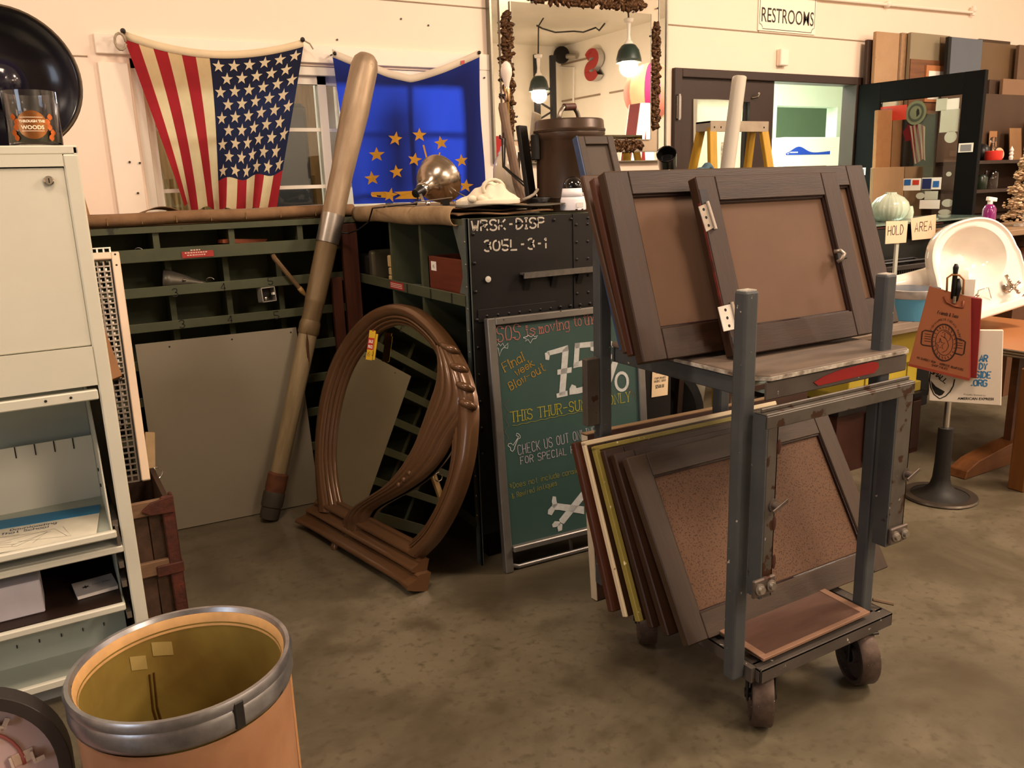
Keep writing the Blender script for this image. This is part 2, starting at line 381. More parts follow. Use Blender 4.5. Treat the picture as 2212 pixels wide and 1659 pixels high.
MB().bx(c.x-.28, c.x+.18, 5.5, 5.95, .85, 1.3).build('seat', mBlackMatte, t, bevel=.03); MB().bx(c.x-.28, c.x+.18, 5.88, 5.97, 1.25, 2.0).build('backrest', mBlackMatte, t, bevel=.03); MB().cyl((c.x-.05, 5.7, 0), (c.x-.05, 5.7, .86), .05).build('column', mSteelDk, t)
MB().lathe([(.0, 0), (.3, 0), (.3, .03), (.05, .08)], 16).build('base', mSteelDk, t, Matrix.Translation((c.x-.05, 5.7, 0)))
sp_ = PY(832, 262, 4.9)  # unseen box on a pole, added only to shadow the blue flag
t = thing('shadow_box', 'unseen dark box on a pole, added for its shadow through the blue flag', 'shadow_caster', (sp_.x, 4.9, 0))
MB().bx(sp_.x-.05, sp_.x+.06, 4.86, 4.98, sp_.z-.16, sp_.z+.13).build('cabinet', mBlackMatte, t, bevel=.01); MB().cyl((sp_.x, 4.92, .02), (sp_.x, 4.92, sp_.z-.16), .025).build('pole', mSteelDk, t); MB(Matrix.Translation((sp_.x, 4.92, 0))).lathe([(0, 0), (.2, 0), (.2, .02), (0, .03)], 20).build('base', mSteelDk, t)
# corrugated curtain behind the lower half of the window
t = MB().grid(lambda u, v: (.35+u*1.6, 6.3+.035*math.sin(u*130), .3+v*1.22), 260, 2).build('corrugated_screen', mat('screen_brown', '#8a6f42', .5, col2='#5f4a2c', scale=8, stretch=(6, 6, .4)), None, smooth=True)
tag(t, 'ribbed brown screen behind the lower panes of the sliding window', 'screen')
MB().bx(.35, 1.95, 6.28, 6.34, 0, .3).build('plinth', mPly, t)
# hall behind the double door
mHall = mat('hall_paint', '#dfe6d8', .7, var=.04); mHallG = mat('hall_green', '#aebaa2', .7, var=.05)
struct(MB().bx(3.45, 10.8, 8.4, 8.5, 0, 3.0).build('wall_hall', mHallG))
struct(MB().bx(3.4, 3.45, WY+.12, 8.5, 0, 3.0).bx(10.8, 10.9, WY+.12, 8.5, 0, 3.0).bx(3.4, 10.9, WY+.12, 8.5, 3.0, 3.1).build('wall_hall_sides', mHall))
struct(MB().bx(3.45, 10.8, WY+.12, 8.4, 0, .004).build('floor_hall', mat('hall_floor', '#cfd6c4', .4, col2='#b4bda8', scale=2)))
q0 = PY(1676, 228, 6.6); q1 = PY(1810, 226, 6.6)
struct(MB().bx(3.45, 10.8, 6.6, 6.75, q0.z, 3.0).bx(q1.x, 10.8, 6.6, 6.75, 0, q0.z).bx(3.45, q0.x+.02, 6.6, 6.75, 0, q0.z).build('wall_hall_arch', mHall))
# white vending cabinet with the blue wave
a = PY(1694, 372, 6.3); b = PY(1835, 290, 6.3); a0 = PY(1694, 296, 6.3)
t = thing('water_cooler_cabinet', 'white cabinet with a blue wave printed on it, seen through the open doorway', 'cabinet', (a.x, 6.3, 0))
MB().bx(a.x, b.x+.1, 6.3, 6.58, 0, a0.z).build('body', mWhite, t, bevel=.012)
bw = mat('print_blue', '#2347b8', .4, var=.03)
wv = MB(); P0 = PY(1697, 334, 6.3); P1 = PY(1793, 322, 6.3); n = 18; L = P1.x-P0.x
for i in range(n):
    def zt(k): s = k/n; return P0.z+.004-.0*s+.075*math.exp(-((s-.28)/.2)**2)+.028*s*s
    wv.add([(P0.x+L*i/n, 6.297, P0.z-.005), (P0.x+L*(i+1)/n, 6.297, P0.z-.005), (P0.x+L*(i+1)/n, 6.297, max(P0.z, zt(i+1))), (P0.x+L*i/n, 6.297, max(P0.z, zt(i)))], [(0, 1, 2, 3)])
wv.build('wave_print', bw, t)
lg = MB(fr((P0.x+.03, 6.295, P0.z+.02), (1, 0, 0), (0, 0, 1)))
lg.lathe([(.012, 0), (.017, 0)], 14); lg.bx(.03, .15, -.004, .008, 0, .0005); lg.build('logo', mWhite, t)
# door casing and two leaves
mDoorBr = mat('dark_brown_paint', '#33231b', .45, var=.15, scale=4); mDoorBk = mat('black_green_paint', '#070808', .6, var=.2, spec=.1)
di = dt-.055; dli = PY(1467, 250, WY).x; dmid = PY(1670, 250, WY).x; dri = PY(1840, 250, WY).x
struct(MB().bx(dl, dli, WY-.03, WY+.1, 0, dt).bx(dri, dr, WY-.03, WY+.1, 0, dt).bx(dli, dri, WY-.03, WY+.1, di, dt).build('trim_5', mDoorBr, bevel=.004))
l0, l1, lt, lb = PY(1505, 230, WY).x, PY(1620, 230, WY).x, PY(1550, 218, WY).z, .9
d1 = struct(MB().bx(dli, l0, WY+.0, WY+.045, 0, di).bx(l1, dmid, WY, WY+.045, 0, di).bx(l0, l1, WY, WY+.045, lt, di).bx(l0, l1, WY, WY+.045, 0, lb).build('door_1', mDoorBr))
MB().bx(l0, l1, WY+.02, WY+.026, lb, lt).build('pane', mGlass, d1)
h = PY(1462, 232, WY-.02); MB().bx(h.x-.015, h.x+.02, WY-.04, WY-.002, h.z-.07, h.z+.07).cyl((h.x, WY-.045, h.z-.08), (h.x, WY-.045, h.z+.08), .009).build('hinge', mAlu, d1)
h = PY(1635, 212, WY-.02); MB().tube([(h.x-.03, WY-.005, h.z), (h.x, WY-.03, h.z+.005), (h.x+.012, WY-.03, h.z+.03), (h.x, WY-.03, h.z+.035)], .006, 6).build('hook', mChrome, d1)
# cloth taped over the glass
p0, p1 = PY(1503, 213, WY-.03), PY(1609, 219, WY-.03)
t = MB().grid(lambda u, v: (p0.x+(p1.x-p0.x)*u, WY-.012-.008*math.sin(u*9+v*4)*(1-v*.3), 1.2+(p0.z-1.2)*v), 16, 14).build('white_cloth', mat('thin_white_cloth', '#f2f0dc', .9, var=.05, translucent=.6), smooth=True)
tag(t, 'thin white cloth hung over the glass of the closed brown door leaf', 'cloth')
# open leaf, swung into the shop
HP = V((dri+.04, WY-.02, 0)); ot = PZ(2133, 150, di); dd = (V((ot.x, ot.y, 0))-HP); LW = dd.length; dd.normalize()
nn = V((dd.y, -dd.x, 0)); nn = nn if nn.dot(OC-HP) > 0 else -nn
DF = fr(HP, dd, (0, 0, 1))                                           # local x along the leaf, y up
def on_leaf(px, py): q = DF.inverted() @ PL(px, py, HP, nn); return q
gl0 = on_leaf(1895, 350).x; gl1 = on_leaf(2068, 350).x; gt = on_leaf(1900, 222).y; gb = on_leaf(1890, 465).y-.2
sg = 1 if (DF.to_3x3() @ V((0, 0, 1))).dot(nn) > 0 else -1
d2 = struct(MB().bx(0, gl0, 0, di, -.022, .022).bx(gl1, LW, 0, di, -.022, .022).bx(gl0, gl1, gt, di, -.022, .022).bx(gl0, gl1, 0, gb, -.022, .022).build('door_2', mDoorBk, None, DF, bevel=.003))
MB().bx(gl0, gl1, gb, gt, -.003, .003).build('pane', mGlass, d2, DF)
mSt = mat('sticker_white', '#e9ece4', .5, var=.04); mStG = mat('sticker_back', '#b9c0b0', .6, var=.08); mStR = mat('sticker_red', '#c44030', .5); mStB = mat('sticker_blue', '#2a66b0', .4); mStN = mat('sticker_navy', '#1c2a5c', .4)
def decal(x0, y0, x1, y1, m, off=.006, name='sticker', rnd_=0):
    a = on_leaf(x0, y0); b = on_leaf(x1, y1); z = off*sg
    if rnd_:
        c_ = ((a.x+b.x)/2, (a.y+b.y)/2); rx, ry = abs(b.x-a.x)/2, abs(b.y-a.y)/2
        mb = MB().prism([(c_[0]+rx*math.cos(k*.262), c_[1]+ry*math.sin(k*.262)) for k in range(24)], z-.0006, z+.0006)
    else: mb = MB().bx(min(a.x, b.x), max(a.x, b.x), min(a.y, b.y), max(a.y, b.y), z-.0006, z+.0006)
    return mb.build(name, m, d2, DF)
for k in ((1950, 386, 1989, 411, mSt), (1993, 384, 2033, 409, mSt), (2047, 214, 2072, 236, mSt), (2024, 214, 2046, 238, mStG), (2034, 238, 2070, 284, mStG), (1988, 432, 2030, 451, mSt), (1999, 413, 2026, 431, mStG), (1899, 236, 1926, 256, mSt), (1898, 232, 1958, 258, mStR)):
    decal(*k)
for k in ((2042, 284, 2067, 308, mStG, .006, 'sticker', 1), (1980, 416, 1998, 430, mStG, .006, 'sticker', 1), (2036, 430, 2060, 447, mStG, .006, 'sticker', 1), (2045, 371, 2056, 381, mStG, .006, 'sticker', 1), (2028, 452, 2055, 464, mStG, .006, 'sticker', 1)): decal(*k)
for k in ((1955, 388, 1968, 400, mStB), (1973, 389, 1986, 399, mStR), (1994, 386, 2012, 408, mStN), (2017, 391, 2029, 404, mStB)): decal(*k, off=.0085, name='card_mark')
decal(1846, 363, 1873, 378, mSt, off=.024, name='small_plate'); decal(1849, 366, 1870, 376, mat('plate_grey', '#8d9096', .5), off=.0255, name='plate_text')
decal(2075, 310, 2105, 328, mSt, off=.024, name='small_plate'); decal(2079, 313, 2101, 326, MATS['plate_grey'], off=.0255, name='plate_text')
# round seal on the glass
decal(1959, 219, 2000, 268, mat('seal_olive', '#6d7358', .5), .006, 'seal_disc', 1); decal(1964, 225, 1995, 262, mat('seal_dark', '#3b4234', .5), .0075, 'seal_ring', 1); decal(1968, 230, 1991, 257, MATS['seal_olive'], .009, 'seal_face', 1)
a = on_leaf(1979, 244); mb = MB(); mb.prism([(a.x+x, a.y+y) for x, y in ((.01, -.03), (.03, -.01), (.025, .02), (.012, .03), (.005, .01))], .0095*sg-.0005, .0095*sg+.0005); mb.build('seal_figure', mInk, d2, DF)
# small striped flag hanging on the glass
def strip_flag():
    t = thing('small_flag', 'small striped flag bunched up and hanging behind the glass of the open black door', 'flag', HP+dd*.35)
    pa = [on_leaf(1957, 268), on_leaf(1996, 272), on_leaf(1998, 345), on_leaf(1972, 352)]
    st = [mat('flag_red', '#a82630', .8, var=.12, translucent=.35), mat('flag_white', '#e4d6b8', .8, var=.1, translucent=.4)]
    for i in range(8):
        u0, u1 = i/8, (i+1)/8
        def f(u, v, u0=u0, u1=u1):
            s = u0+(u1-u0)*u; a = pa[0].lerp(pa[1], s); b = pa[3].lerp(pa[2], s); p = a.lerp(b, v); return (p.x, p.y-.01*math.sin(s*7), -sg*(.014+.008*math.sin(s*9+v*3)))
        MB().grid(f, 2, 8).build('stripe', st[i % 2], t, DF, smooth=True)
    a, b, c_, e = on_leaf(1945, 285), on_leaf(1960, 268), on_leaf(1970, 300), on_leaf(1952, 306)
    MB().grid(lambda u, v: tuple((a.lerp(b, u).lerp(e.lerp(c_, u), v)).xy)+(-sg*.03,), 4, 4).build('fold', st[0], t, DF)
    q = on_leaf(1981, 266); MB().bx(q.x-.03, q.x+.03, q.y, q.y+.02, -sg*.015-.004, -sg*.015+.004).build('canton', mat('flag_blue', '#1c2440', .8, var=.15, translucent=.35), t, DF)
strip_flag()
# RESTROOMS sign, junction box, conduit
S0 = PY(1639, 0, WY-.006); S1 = PY(1760, 72, WY-.006); sw = S1.x-S0.x; zb = PY(1700, 71, WY).z
zt = zb+.30
sg_ = thing('restrooms_sign', 'white RESTROOMS sign with a thin black scalloped border high on the wall', 'sign', (S0.x, WY-.006, zb))
SF = fr((S0.x, WY-.003, zb), (1, 0, 0), (0, 0, 1))
MB().bx(0, sw, 0, zt-zb, 0, .006).build('board', mat('sign_white', '#f3e6d4', .45, var=.02), sg_, SF)
k = .03; xa, xb, ya, yb = .012, sw-.012, .012, zt-zb-.012
cut = lambda cx, cy, a0: [(cx+k*math.cos(a0+j*math.pi/8), cy+k*math.sin(a0+j*math.pi/8)) for j in range(5)]
path = cut(xa, ya, math.pi/2)[::-1][0:0]
path = [(xa, yb-k), (xa, ya+k)]+[(xa+k*math.sin(j*math.pi/8), ya+k*math.cos(j*math.pi/8)) for j in range(5)]+[(xb-k, ya)]+[(xb-k*math.cos(j*math.pi/8), ya+k*math.sin(j*math.pi/8)) for j in range(5)]+[(xb, yb-k)]+[(xb-k*math.sin(j*math.pi/8), yb-k*math.cos(j*math.pi/8)) for j in range(5)]+[(xa+k, yb)]+[(xa+k*math.cos(j*math.pi/8), yb-k*math.sin(j*math.pi/8)) for j in range(5)]
MB().ribbon([(x, y, .0066) for x, y in path+path[:1]], .004).build('border', mInk, sg_, SF)
vs, fs = text_mesh('RESTROOMS', .105, bold=.0004); xm = max(v[0] for v in vs)
za = PY(1700, 47, WY).z-zb
MB().add([(.022+v[0]*(sw-.044)/xm, za-.015+v[1]*1.25, .0066) for v in vs], fs).build('lettering', mat('sign_black', '#3a2e26', .6), sg_, SF)
p = PY(1684, 127, WY)
jb = MB().bx(p.x-.035, p.x+.045, WY-.045, WY, p.z-.05, p.z+.06).build('junction_box', mTrimW, bevel=.006); tag(jb, 'small painted junction box on the wall below the restrooms sign', 'box')
t = thing('conduit_pipe', 'white painted conduit running along the wall above the stacked boards', 'pipe', PY(1900, 8, WY))
a = PY(1780, -3, WY-.03); b = PY(2100, 27, WY-.03)
MB().tube([a+V((-1.2, 0, .02)), a, b], .011, 8).build('pipe', mTrimW, t)
for px, py in ((1918, 9), (2103, 22)):
    q = PY(px, py, WY-.03); MB().ball(q, .026, 8, 6).cyl(q, q+V((0, .03, 0)), .02).build('elbow', mTrimW, t, smooth=True)
q = PY(2103, 22, WY-.03); MB().cyl(q+V((0, 0, -.04)), q+V((0, 0, .03)), .015).build('drop', mTrimW, t)
# nail holes and small fixings left in the wall
for px, py, lb in ((866, 41, 'largest dark nail high on the white wall above the blue flag'), (728, 86, 'bent nail on the wall between the two flags'), (850, 113, 'small nail just above the middle of the blue flag'), (280, 350, 'left one of two nails low on the window casing beside the striped flag'), (302, 352, 'right one of two nails low on the window casing beside the striped flag'), (298, 417, 'lowest nail in the window casing just above the canvas cover'), (925, 55, 'tiny nail high on the wall left of the big mirror'), (1046, 168, 'nail in the casing right of the blue flag')):
    q = PY(px, py, WY-(.02 if px < 400 or px > 1000 else 0)); nm = MB().cyl(q+V((0, -.006, 0)), q, .005, 6).build('nail', mSteelDk); tag(nm, lb, 'nail', 'nails in the wall')

# ------------------------------------------------------------------ white steel filing cabinet
mCab = mat('cabinet_enamel', '#cbc9b8', .38, var=.05, scale=5); mCabD = mat('cabinet_inside', '#a9b0a4', .5, var=.08, scale=6)
FY = 2.47; x0, x1 = -.80, .147; D = .46
t = thing('filing_cabinet', 'tall white steel cabinet with a lock and open roll-out shelves at the left edge', 'cabinet', (x0, FY, 0))
MB().bx(x0, x0+.02, FY+.02, FY+D, 0, 1.535).bx(x1-.012, x1, FY, FY+D, 0, 1.535).bx(x0, x1, FY+D-.01, FY+D, 0, 1.535).bx(x0, x1, FY, FY+D, 1.515, 1.537).bx(x0, x1, FY+.02, FY+D, .93, .95).build('carcass', mCab, t, bevel=.003)
MB().bx(x1-.037, x1, FY-.002, FY+.02, .03, 1.515).build('stile', mCab, t, bevel=.004)
MB().bx(x0, x0+.037, FY-.002, FY+.02, .03, 1.515).build('stile', mCab, t, bevel=.004)
MB().bx(x0+.037, x1-.037, FY-.002, FY+.02, 1.485, 1.515).build('top_rail', mCab, t)
MB().bx(x0+.037, x1-.037, FY-.002, FY+.02, .905, 1.012).build('middle_rail', mCab, t)
MB().bx(x0+.037, x1-.037, FY+.003, FY+.018, 1.014, 1.482).build('door', mCab, t, bevel=.003)
lk = MB(axis_frame((.071, FY+.003, 1.45), (0, -1, 0))).lathe([(.012, 0), (.012, .008), (.009, .011), (0, .011)], 16).build('lock', mChrome, t, smooth=40)
MB().bx(.0695, .0725, FY-.0095, FY-.008, 1.444, 1.456).build('keyhole', mInk, lk)
MB().bx(x0+.04, x1-.04, FY-.006, FY+.02, .865, .893).build('header_strip', mCab, t, bevel=.003)
for xx in (-.02, .04): MB(axis_frame((xx, FY-.006, .88), (0, -1, 0))).lathe([(.004, 0), (.003, .002), (0, .002)], 8).build('screw', mSteelDk, t)
# roll-out shelf 1
s1 = MB().bx(x0+.05, .098, FY-.01, FY+.40, .470, .476).build('shelf_tray', mCabD, t)
MB().bx(x0+.05, .098, FY-.022, FY-.004, .462, .484).build('tray_front', mCab, s1, bevel=.004)
MB().bx(x0+.05, .085, FY+.34, FY+.345, .476, .68).build('back_plate', mCab, s1)
MB().bx(x0+.05, .085, FY+.42, FY+.425, .476, .9).build('backing', mCabD, s1)
sd = MB(fr((.086, 0, 0), (0, 1, 0), (0, 0, 1))).prism([(FY+.0, .476), (FY+.42, .476), (FY+.42, .87), (FY+.26, .87), (FY+.05, .70)], 0, .004); sd.build('side_plate', mCab, s1)
for k in range(5): MB().bx(.03-k*.052, .033-k*.052, FY+.338, FY+.3405, .645, .68).build('slot', mInk, s1)
for z in (.6, .55): MB().bx(.083, .086, FY+.2, FY+.21, z, z+.008).build('slot', mInk, s1)
rl = MB().bx(x1-.055, x1-.04, FY+.01, FY+.34, .488, .505).bx(x1-.05, x1-.042, FY+.0, FY+.03, .43, .488).build('runner', mAlu, t)
for z in (.20, .30, .36): MB().bx(x1-.055, x1-.042, FY+.0, FY+.3, z, z+.02).build('runner', mAlu, t)
MB().bx(x0+.04, x1-.037, FY-.002, FY+.02, .408, .428).build('shelf_rail', mCab, t, bevel=.003); MB().bx(x0+.04, x1-.037, FY+.02, FY+.43, .420, .428).build('fixed_shelf', mCab, t)
# roll-out shelf 2 with the brown liner
s2 = MB().bx(x0+.05, .092, FY-.005, FY+.41, .246, .252).build('shelf_tray', mCabD, t)
MB().bx(x0+.05, .092, FY-.02, FY-.002, .236, .258).build('tray_front', mCab, s2, bevel=.004)
MB().bx(x0+.055, .086, FY+.005, FY+.40, .252, .256).build('liner', mat('brown_liner', '#2c1d14', .5, var=.2), s2)
MB().bx(x0+.05, .09, FY+.40, FY+.41, .25, .4).build('backing', mBlackMatte, s2)
MB().bx(.087, .091, FY+.06, FY+.40, .25, .40).build('side_plate', mCabD, s2)
# drawer 3: tall grey-green back plate
s3 = MB().bx(x0+.05, .092, FY+.16, FY+.165, .06, .235).build('back_plate', mCabD, t)
for k in range(6): MB().bx(.03-k*.058, .0325-k*.058, FY+.157, FY+.1605, .12, .13).build('slot', mInk, s3)
MB().bx(x0+.04, .092, FY-.012, FY+.16, .055, .062).build('shelf_tray', mCabD, t); MB().bx(x0+.04, .092, FY-.02, FY-.004, .055, .078).build('tray_front', mCab, t, bevel=.003)
MB().bx(x0+.03, x1-.02, FY+.03, FY+.45, 0, .045).build('plinth', mat('grey_plinth', '#8b8c86', .5), t)
# things on the shelves
mBluP = mat('print_sky_blue', '#2b78a6', .5, var=.08)
PFp = fr((-.20, FY+.03, .4795), V((1, -.12, 0)), (0, 1, 0))
t = thing('printed_poster', 'printed card with a sky blue band lying on the upper roll-out shelf', 'poster', (-.2, FY+.02, .4775))
MB(PFp).bx(-.25, .25, -.02, .22, 0, .002).build('card', mat('poster_card', '#d8d3bf', .7, var=.12, scale=14), t)
MB(PFp).bx(-.25, .25, .165, .24, .0021, .0035).build('blue_band', mBluP, t)
mb = MB(PFp); strokes(mb, 'Downloading', .016, lw=.14, start=(.02, .135), z=.0026); strokes(mb, 'That School', .016, lw=.14, start=(.0, .112), z=.0026); mb.build('lettering', MATS['sticker_navy'], t)
mb = MB(PFp)
for k in range(7): mb.ribbon([(-.1+rnd.uniform(0, .3), rnd.uniform(.0, .1), .0026) for _ in range(3)], .0012)
mb.build('pencil_lines', mat('pencil', '#8f8a7c', .9), t)
BF = fr((.030, FY+.13, .2575), V((1, .1, 0)), V((.1, 1, 0)))
t = thing('booklet', 'white booklet lying on the brown liner of the second roll-out shelf', 'booklet', BF.translation)
MB(BF).bx(-.06, .05, -.04, .06, 0, .010).build('pages', mPaper, t); MB(BF).bx(-.061, .051, -.041, .061, .0102, .0115).build('cover', mat('booklet_cover', '#b9b4b2', .6), t)
mb = MB(BF); mb.prism([(x-.03, y+.01) for x, y in star_pts(.012, 6)], .0116, .0122); strokes(mb, 'Nov Dec', .010, start=(-.01, .01), z=.012); mb.build('print', mInk, t)
t = tag(MB().box((-.23, FY+.12, .2565+.05), (.24, .12, .10)).build('paper_box', mat('lilac_white', '#cfc9cf', .6), bevel=.003), 'pale cardboard box half in view on the second roll-out shelf', 'box')
# black enamel shade and the printed tumbler on top of the cabinet
ax = V((.16, -1, .06)).normalized(); ctr = V((.012, 2.735, 1.727)); DFm = axis_frame(ctr, ax)
t = thing('enamel_dish', 'big round black enamel lamp shade with a chipped rim standing on the white cabinet', 'lamp shade', (.012, 2.735, 1.537))
mEn = mat('chipped_black_enamel', '#14121a', .22, var=.25, coat=.3, chips='#3e3a2e', chip_at=.70, chip_scale=9)
MB(DFm).lathe([(.188, .006), (.180, 0), (.165, -.03), (.12, -.062), (.07, -.078), (.05, -.08)], 56).build('dish', mEn, t, smooth=True, solid=.004)
MB(DFm).tube([(.188*math.cos(a), .188*math.sin(a), .006) for a in (2*math.pi*k/56 for k in range(56))], .0045, 6, closed=True).build('rim', mat('bare_rim', '#4d4030', .4, metal=.5, var=.4, scale=20), t, smooth=True)
MB(DFm).lathe([(.072, -.085), (.062, -.035), (.045, -.005), (.02, .008), (0, .010)], 28).build('hub', mat('blue_black_enamel', '#1a1826', .15, var=.2, coat=.5, chips='#a09888', chip_at=.74, chip_scale=30), t, smooth=True)
gz = V((.060, 2.61, 1.538)); t = thing('glass_tumbler', 'clear glass tumbler with a copper badge printed on it, standing on the white cabinet', 'glass', gz)
GF = Matrix.Translation(gz)
mTum = mat('clear_glass', '#f7fbff', .02, glass=1, var=0, spec=.6)
MB().lathe([(0, .002), (.06, .002), (.064, .008), (.066, .142), (.0635, .142), (.0615, .012), (0, .010)], 36).build('body', mTum, t, GF, smooth=40)
MB().lathe([(.0, .013), (.060, .013), (.0605, .040), (0, .043)], 28).build('wax', mat('pale_wax', '#c5c788', .5, var=.2, scale=20), t, GF, smooth=40)
def onglass(u, v, r=.0667): a = -math.pi/2-.06+u/.066; return (r*math.cos(a), r*math.sin(a), .055+v)
def disc_on(r, rad, n=28, sc=1): return MB().grid(lambda u, v: onglass(sc*rad*v*math.cos(2*math.pi*u), rad*v*math.sin(2*math.pi*u), r), n, 5)
mCop = mat('copper_foil', '#9a6335', .32, metal=.7, var=.3, scale=30)
disc_on(.0668, .036).build('badge', mCop, t, GF, smooth=True)
mb = MB()
for txt, sz, yy in (('THROUGH THE', .0085, .006), ('WOODS', .0135, -.011)):
    vs, fs = text_mesh(txt, sz, bold=.0004, align='CENTER'); mb.add([onglass(a, b+yy, .0672) for a, b, c_ in vs], fs)
for yy in (.018, -.016): mb.grid(lambda u, v, yy=yy: onglass(-.026+.052*u, yy+.0012*v, .0672), 10, 1)
mb.build('lettering', mat('foil_cream', '#f1dfc4', .5), t, GF)
for sgn in (-1, 1):
    for k in range(5): MB().grid(lambda u, v: onglass(sgn*(.042+.006*math.sin(k*1.7))+.015*(u-.5)*math.sin(math.pi*v), -.032+.013*k+.018*(v-.5), .067), 3, 4).build('leaf_print', mat('foil_orange', '#b8622b', .3, metal=.7, var=.4, scale=60), t, GF)

# ------------------------------------------------------------------ flags
def flag_red(): return mat('flag_cloth_red', '#a3242c', .85, var=.16, scale=10, translucent=.42)
mFW = mat('flag_cloth_cream', '#e2cfa6', .85, col2='#cfb98c', scale=5, translucent=.45); mFB = mat('flag_cloth_navy', '#1d2340', .85, var=.2, scale=12, translucent=.42); mFR = flag_red()
FYP = WY-.075
def P2(px, py): p = PY(px, py, FYP); return V((p.x, p.z))
def bz(a, b, c_, s): return a.lerp(b, s).lerp(b.lerp(c_, s), s)
UL = [P2(268, 84), P2(345, 290), P2(392, 446)]; UR = [P2(655, 101), P2(632, 240), P2(598, 452)]
UT = [P2(268, 84), P2(463, 160), P2(655, 101)]; UB = [P2(392, 446), P2(470, 461), P2(598, 451)]
def us_xz(u, v):
    # Coons patch: u across the stripes, v down the fly
    l = bz(*UL, v); r = bz(*UR, v); tt = bz(*UT, u); bb = bz(*UB, u)
    return l*(1-u)+r*u+tt*(1-v)+bb*v-(UT[0]*(1-u)*(1-v)+UT[2]*u*(1-v)+UB[0]*(1-u)*v+UB[2]*u*v)
def us_pt(u, v, off=0):
    p = us_xz(u, v); w_ = .010*math.sin(u*8+v*2.2)*(.3+v)+.034*v*v*math.sin(u*21+v*3)+.012*math.sin(v*5+u*3)*u*(1-u)*2
    w_ += .03*math.exp(-((u-.22-.1*v)/.07)**2)*max(0, v-.35)
    p.y += .016*v*v*math.sin(u*26); p.x += .014*v**3*math.sin(u*19+1)
    return (p.x, FYP-w_-off, p.y)
t = thing('striped_flag', 'faded flag with red and cream stripes and white stars hung sideways over the window', 'flag', (P2(460, 125).x, FYP, P2(460, 125).y))
NS = 13
for i in range(NS):
    u0, u1 = i/NS, (i+1)/NS; v0 = 0 if i < 6 else .80
    MB().grid(lambda u, v: us_pt(u0+(u1-u0)*u, v0+(1-v0)*v), 4, 24 if i < 6 else 7).build('stripe', mFR if i % 2 == 0 else mFW, t, smooth=True)
MB().grid(lambda u, v: us_pt(6/NS+7/NS*u, .80*v), 22, 26).build('canton', mFB, t, smooth=True)
mStar = mat('star_cloth', '#ecdcb8', .85, var=.05, translucent=.35)
for a in range(9):                                                    # rows run down the fly, the union is turned on its side
    n = 6 if a % 2 == 0 else 5
    for b in range(n):
        uc = 6/NS+7/NS*((b+.5)/6 if n == 6 else (b+1)/6)*1.0; uc = min(.985, uc); vc = .80*(a+.62)/9.2
        pts = star_pts(.039, rot=.1)
        mb = MB(); c_ = us_pt(uc, vc, .004); o = [c_]+[us_pt(uc+x/1.06, vc-y/.86, .004) for x, y in pts]
        mb.add(o, [(0, 1+k, 1+(k+1) % 10) for k in range(10)]); mb.build('star', mStar, t)
MB().grid(lambda u, v: (lambda p: (p[0], p[1]-.003, p[2]+.034*(1-v)))(us_pt(u, 0)), 20, 2).build('header', mat('header_cloth', '#d9c7a6', .85, var=.1), t, smooth=True, solid=.003)
q = P2(262, 76); cr = MB(); cr.tube([(q.x+.02*math.cos(a)*1.1-.01, FYP-.02, q.y-.03+.035*math.sin(a)) for a in (k*.55 for k in range(12))], .006, 6); cr.build('rope', mRope, t, smooth=True)
for px, py in ((266, 74), (653, 92)): q = P2(px, py); MB().ball((q.x, FYP-.01, q.y+.012), .012, 8, 6).cyl((q.x, FYP-.01, q.y+.012), (q.x, WY-.021, q.y+.012), .004).build('peg', mSteelDk, t)
q = P2(655, 92); MB().tube([(q.x, FYP-.01, q.y+.01), (q.x+.03, FYP-.01, q.y-.005), (q.x+.045, FYP-.01, q.y-.03)], .004, 5).build('string', mRope, t)

mBF = mat('flag_cloth_blue', '#1a2350', .8, var=.12, scale=12, translucent=.6, tcol='#2743c4'); mGold = mat('flag_gold', '#d39a2c', .8, var=.12, translucent=.35)
IL = [P2(718, 124), P2(748, 300), P2(762, 441)]; IR = [P2(1036, 123), P2(1040, 290), P2(1046, 432)]
def in_xz(u, v):
    l = bz(*IL, v); r = bz(*IR, v); p = l.lerp(r, u)
    sag = .125*(1-abs(2*u-1)**1.3)
    p.y -= sag*max(0, 1-v*1.7)**1.5
    return p
def in_y(x, z): return FYP-.012*math.sin(x*14+z*5)-.008*math.sin(x*31-z*9)-.02*max(0, 1.75-z)*math.sin(x*22)**2-.004
def in_pt(u, v): p = in_xz(u, v); return (p.x, in_y(p.x, p.y), p.y)
t = thing('blue_flag', 'royal blue flag with gold stars hung over the right side of the window', 'flag', (P2(880, 130).x, FYP, P2(880, 130).y))
MB().grid(in_pt, 40, 40).build('field', mBF, t, smooth=True)
MB().grid(lambda u, v: (lambda p: (p[0], p[1]-.002, p[2]+.038*(1-v)))(in_pt(u, 0)), 30, 2).build('header', mat('header_white', '#dcd0be', .8, var=.06, translucent=.2), t, smooth=True, solid=.003)
for px, py in ((722, 116), (1034, 114)): q = P2(px, py); MB().ball((q.x, FYP-.008, q.y), .010, 8, 5).cyl((q.x, FYP, q.y), (q.x, WY-.021, q.y), .004).build('peg', mSteelDk, t)
def on_in(px, py, off=.008): p = P2(px, py); return (p.x, in_y(p.x, p.y)-off, p.y)
def in_star(px, py, r, rot=0):
    mb = MB(); mb.add([on_in(px, py)]+[on_in(px+x, py-y) for x, y in star_pts(r, 5, .42, rot)], [(0, 1+k, 1+(k+1) % 10) for k in range(10)]); mb.build('star', mGold, t)
Z7 = lambda x, y: (600+x/4.609, 100+y/4.609)
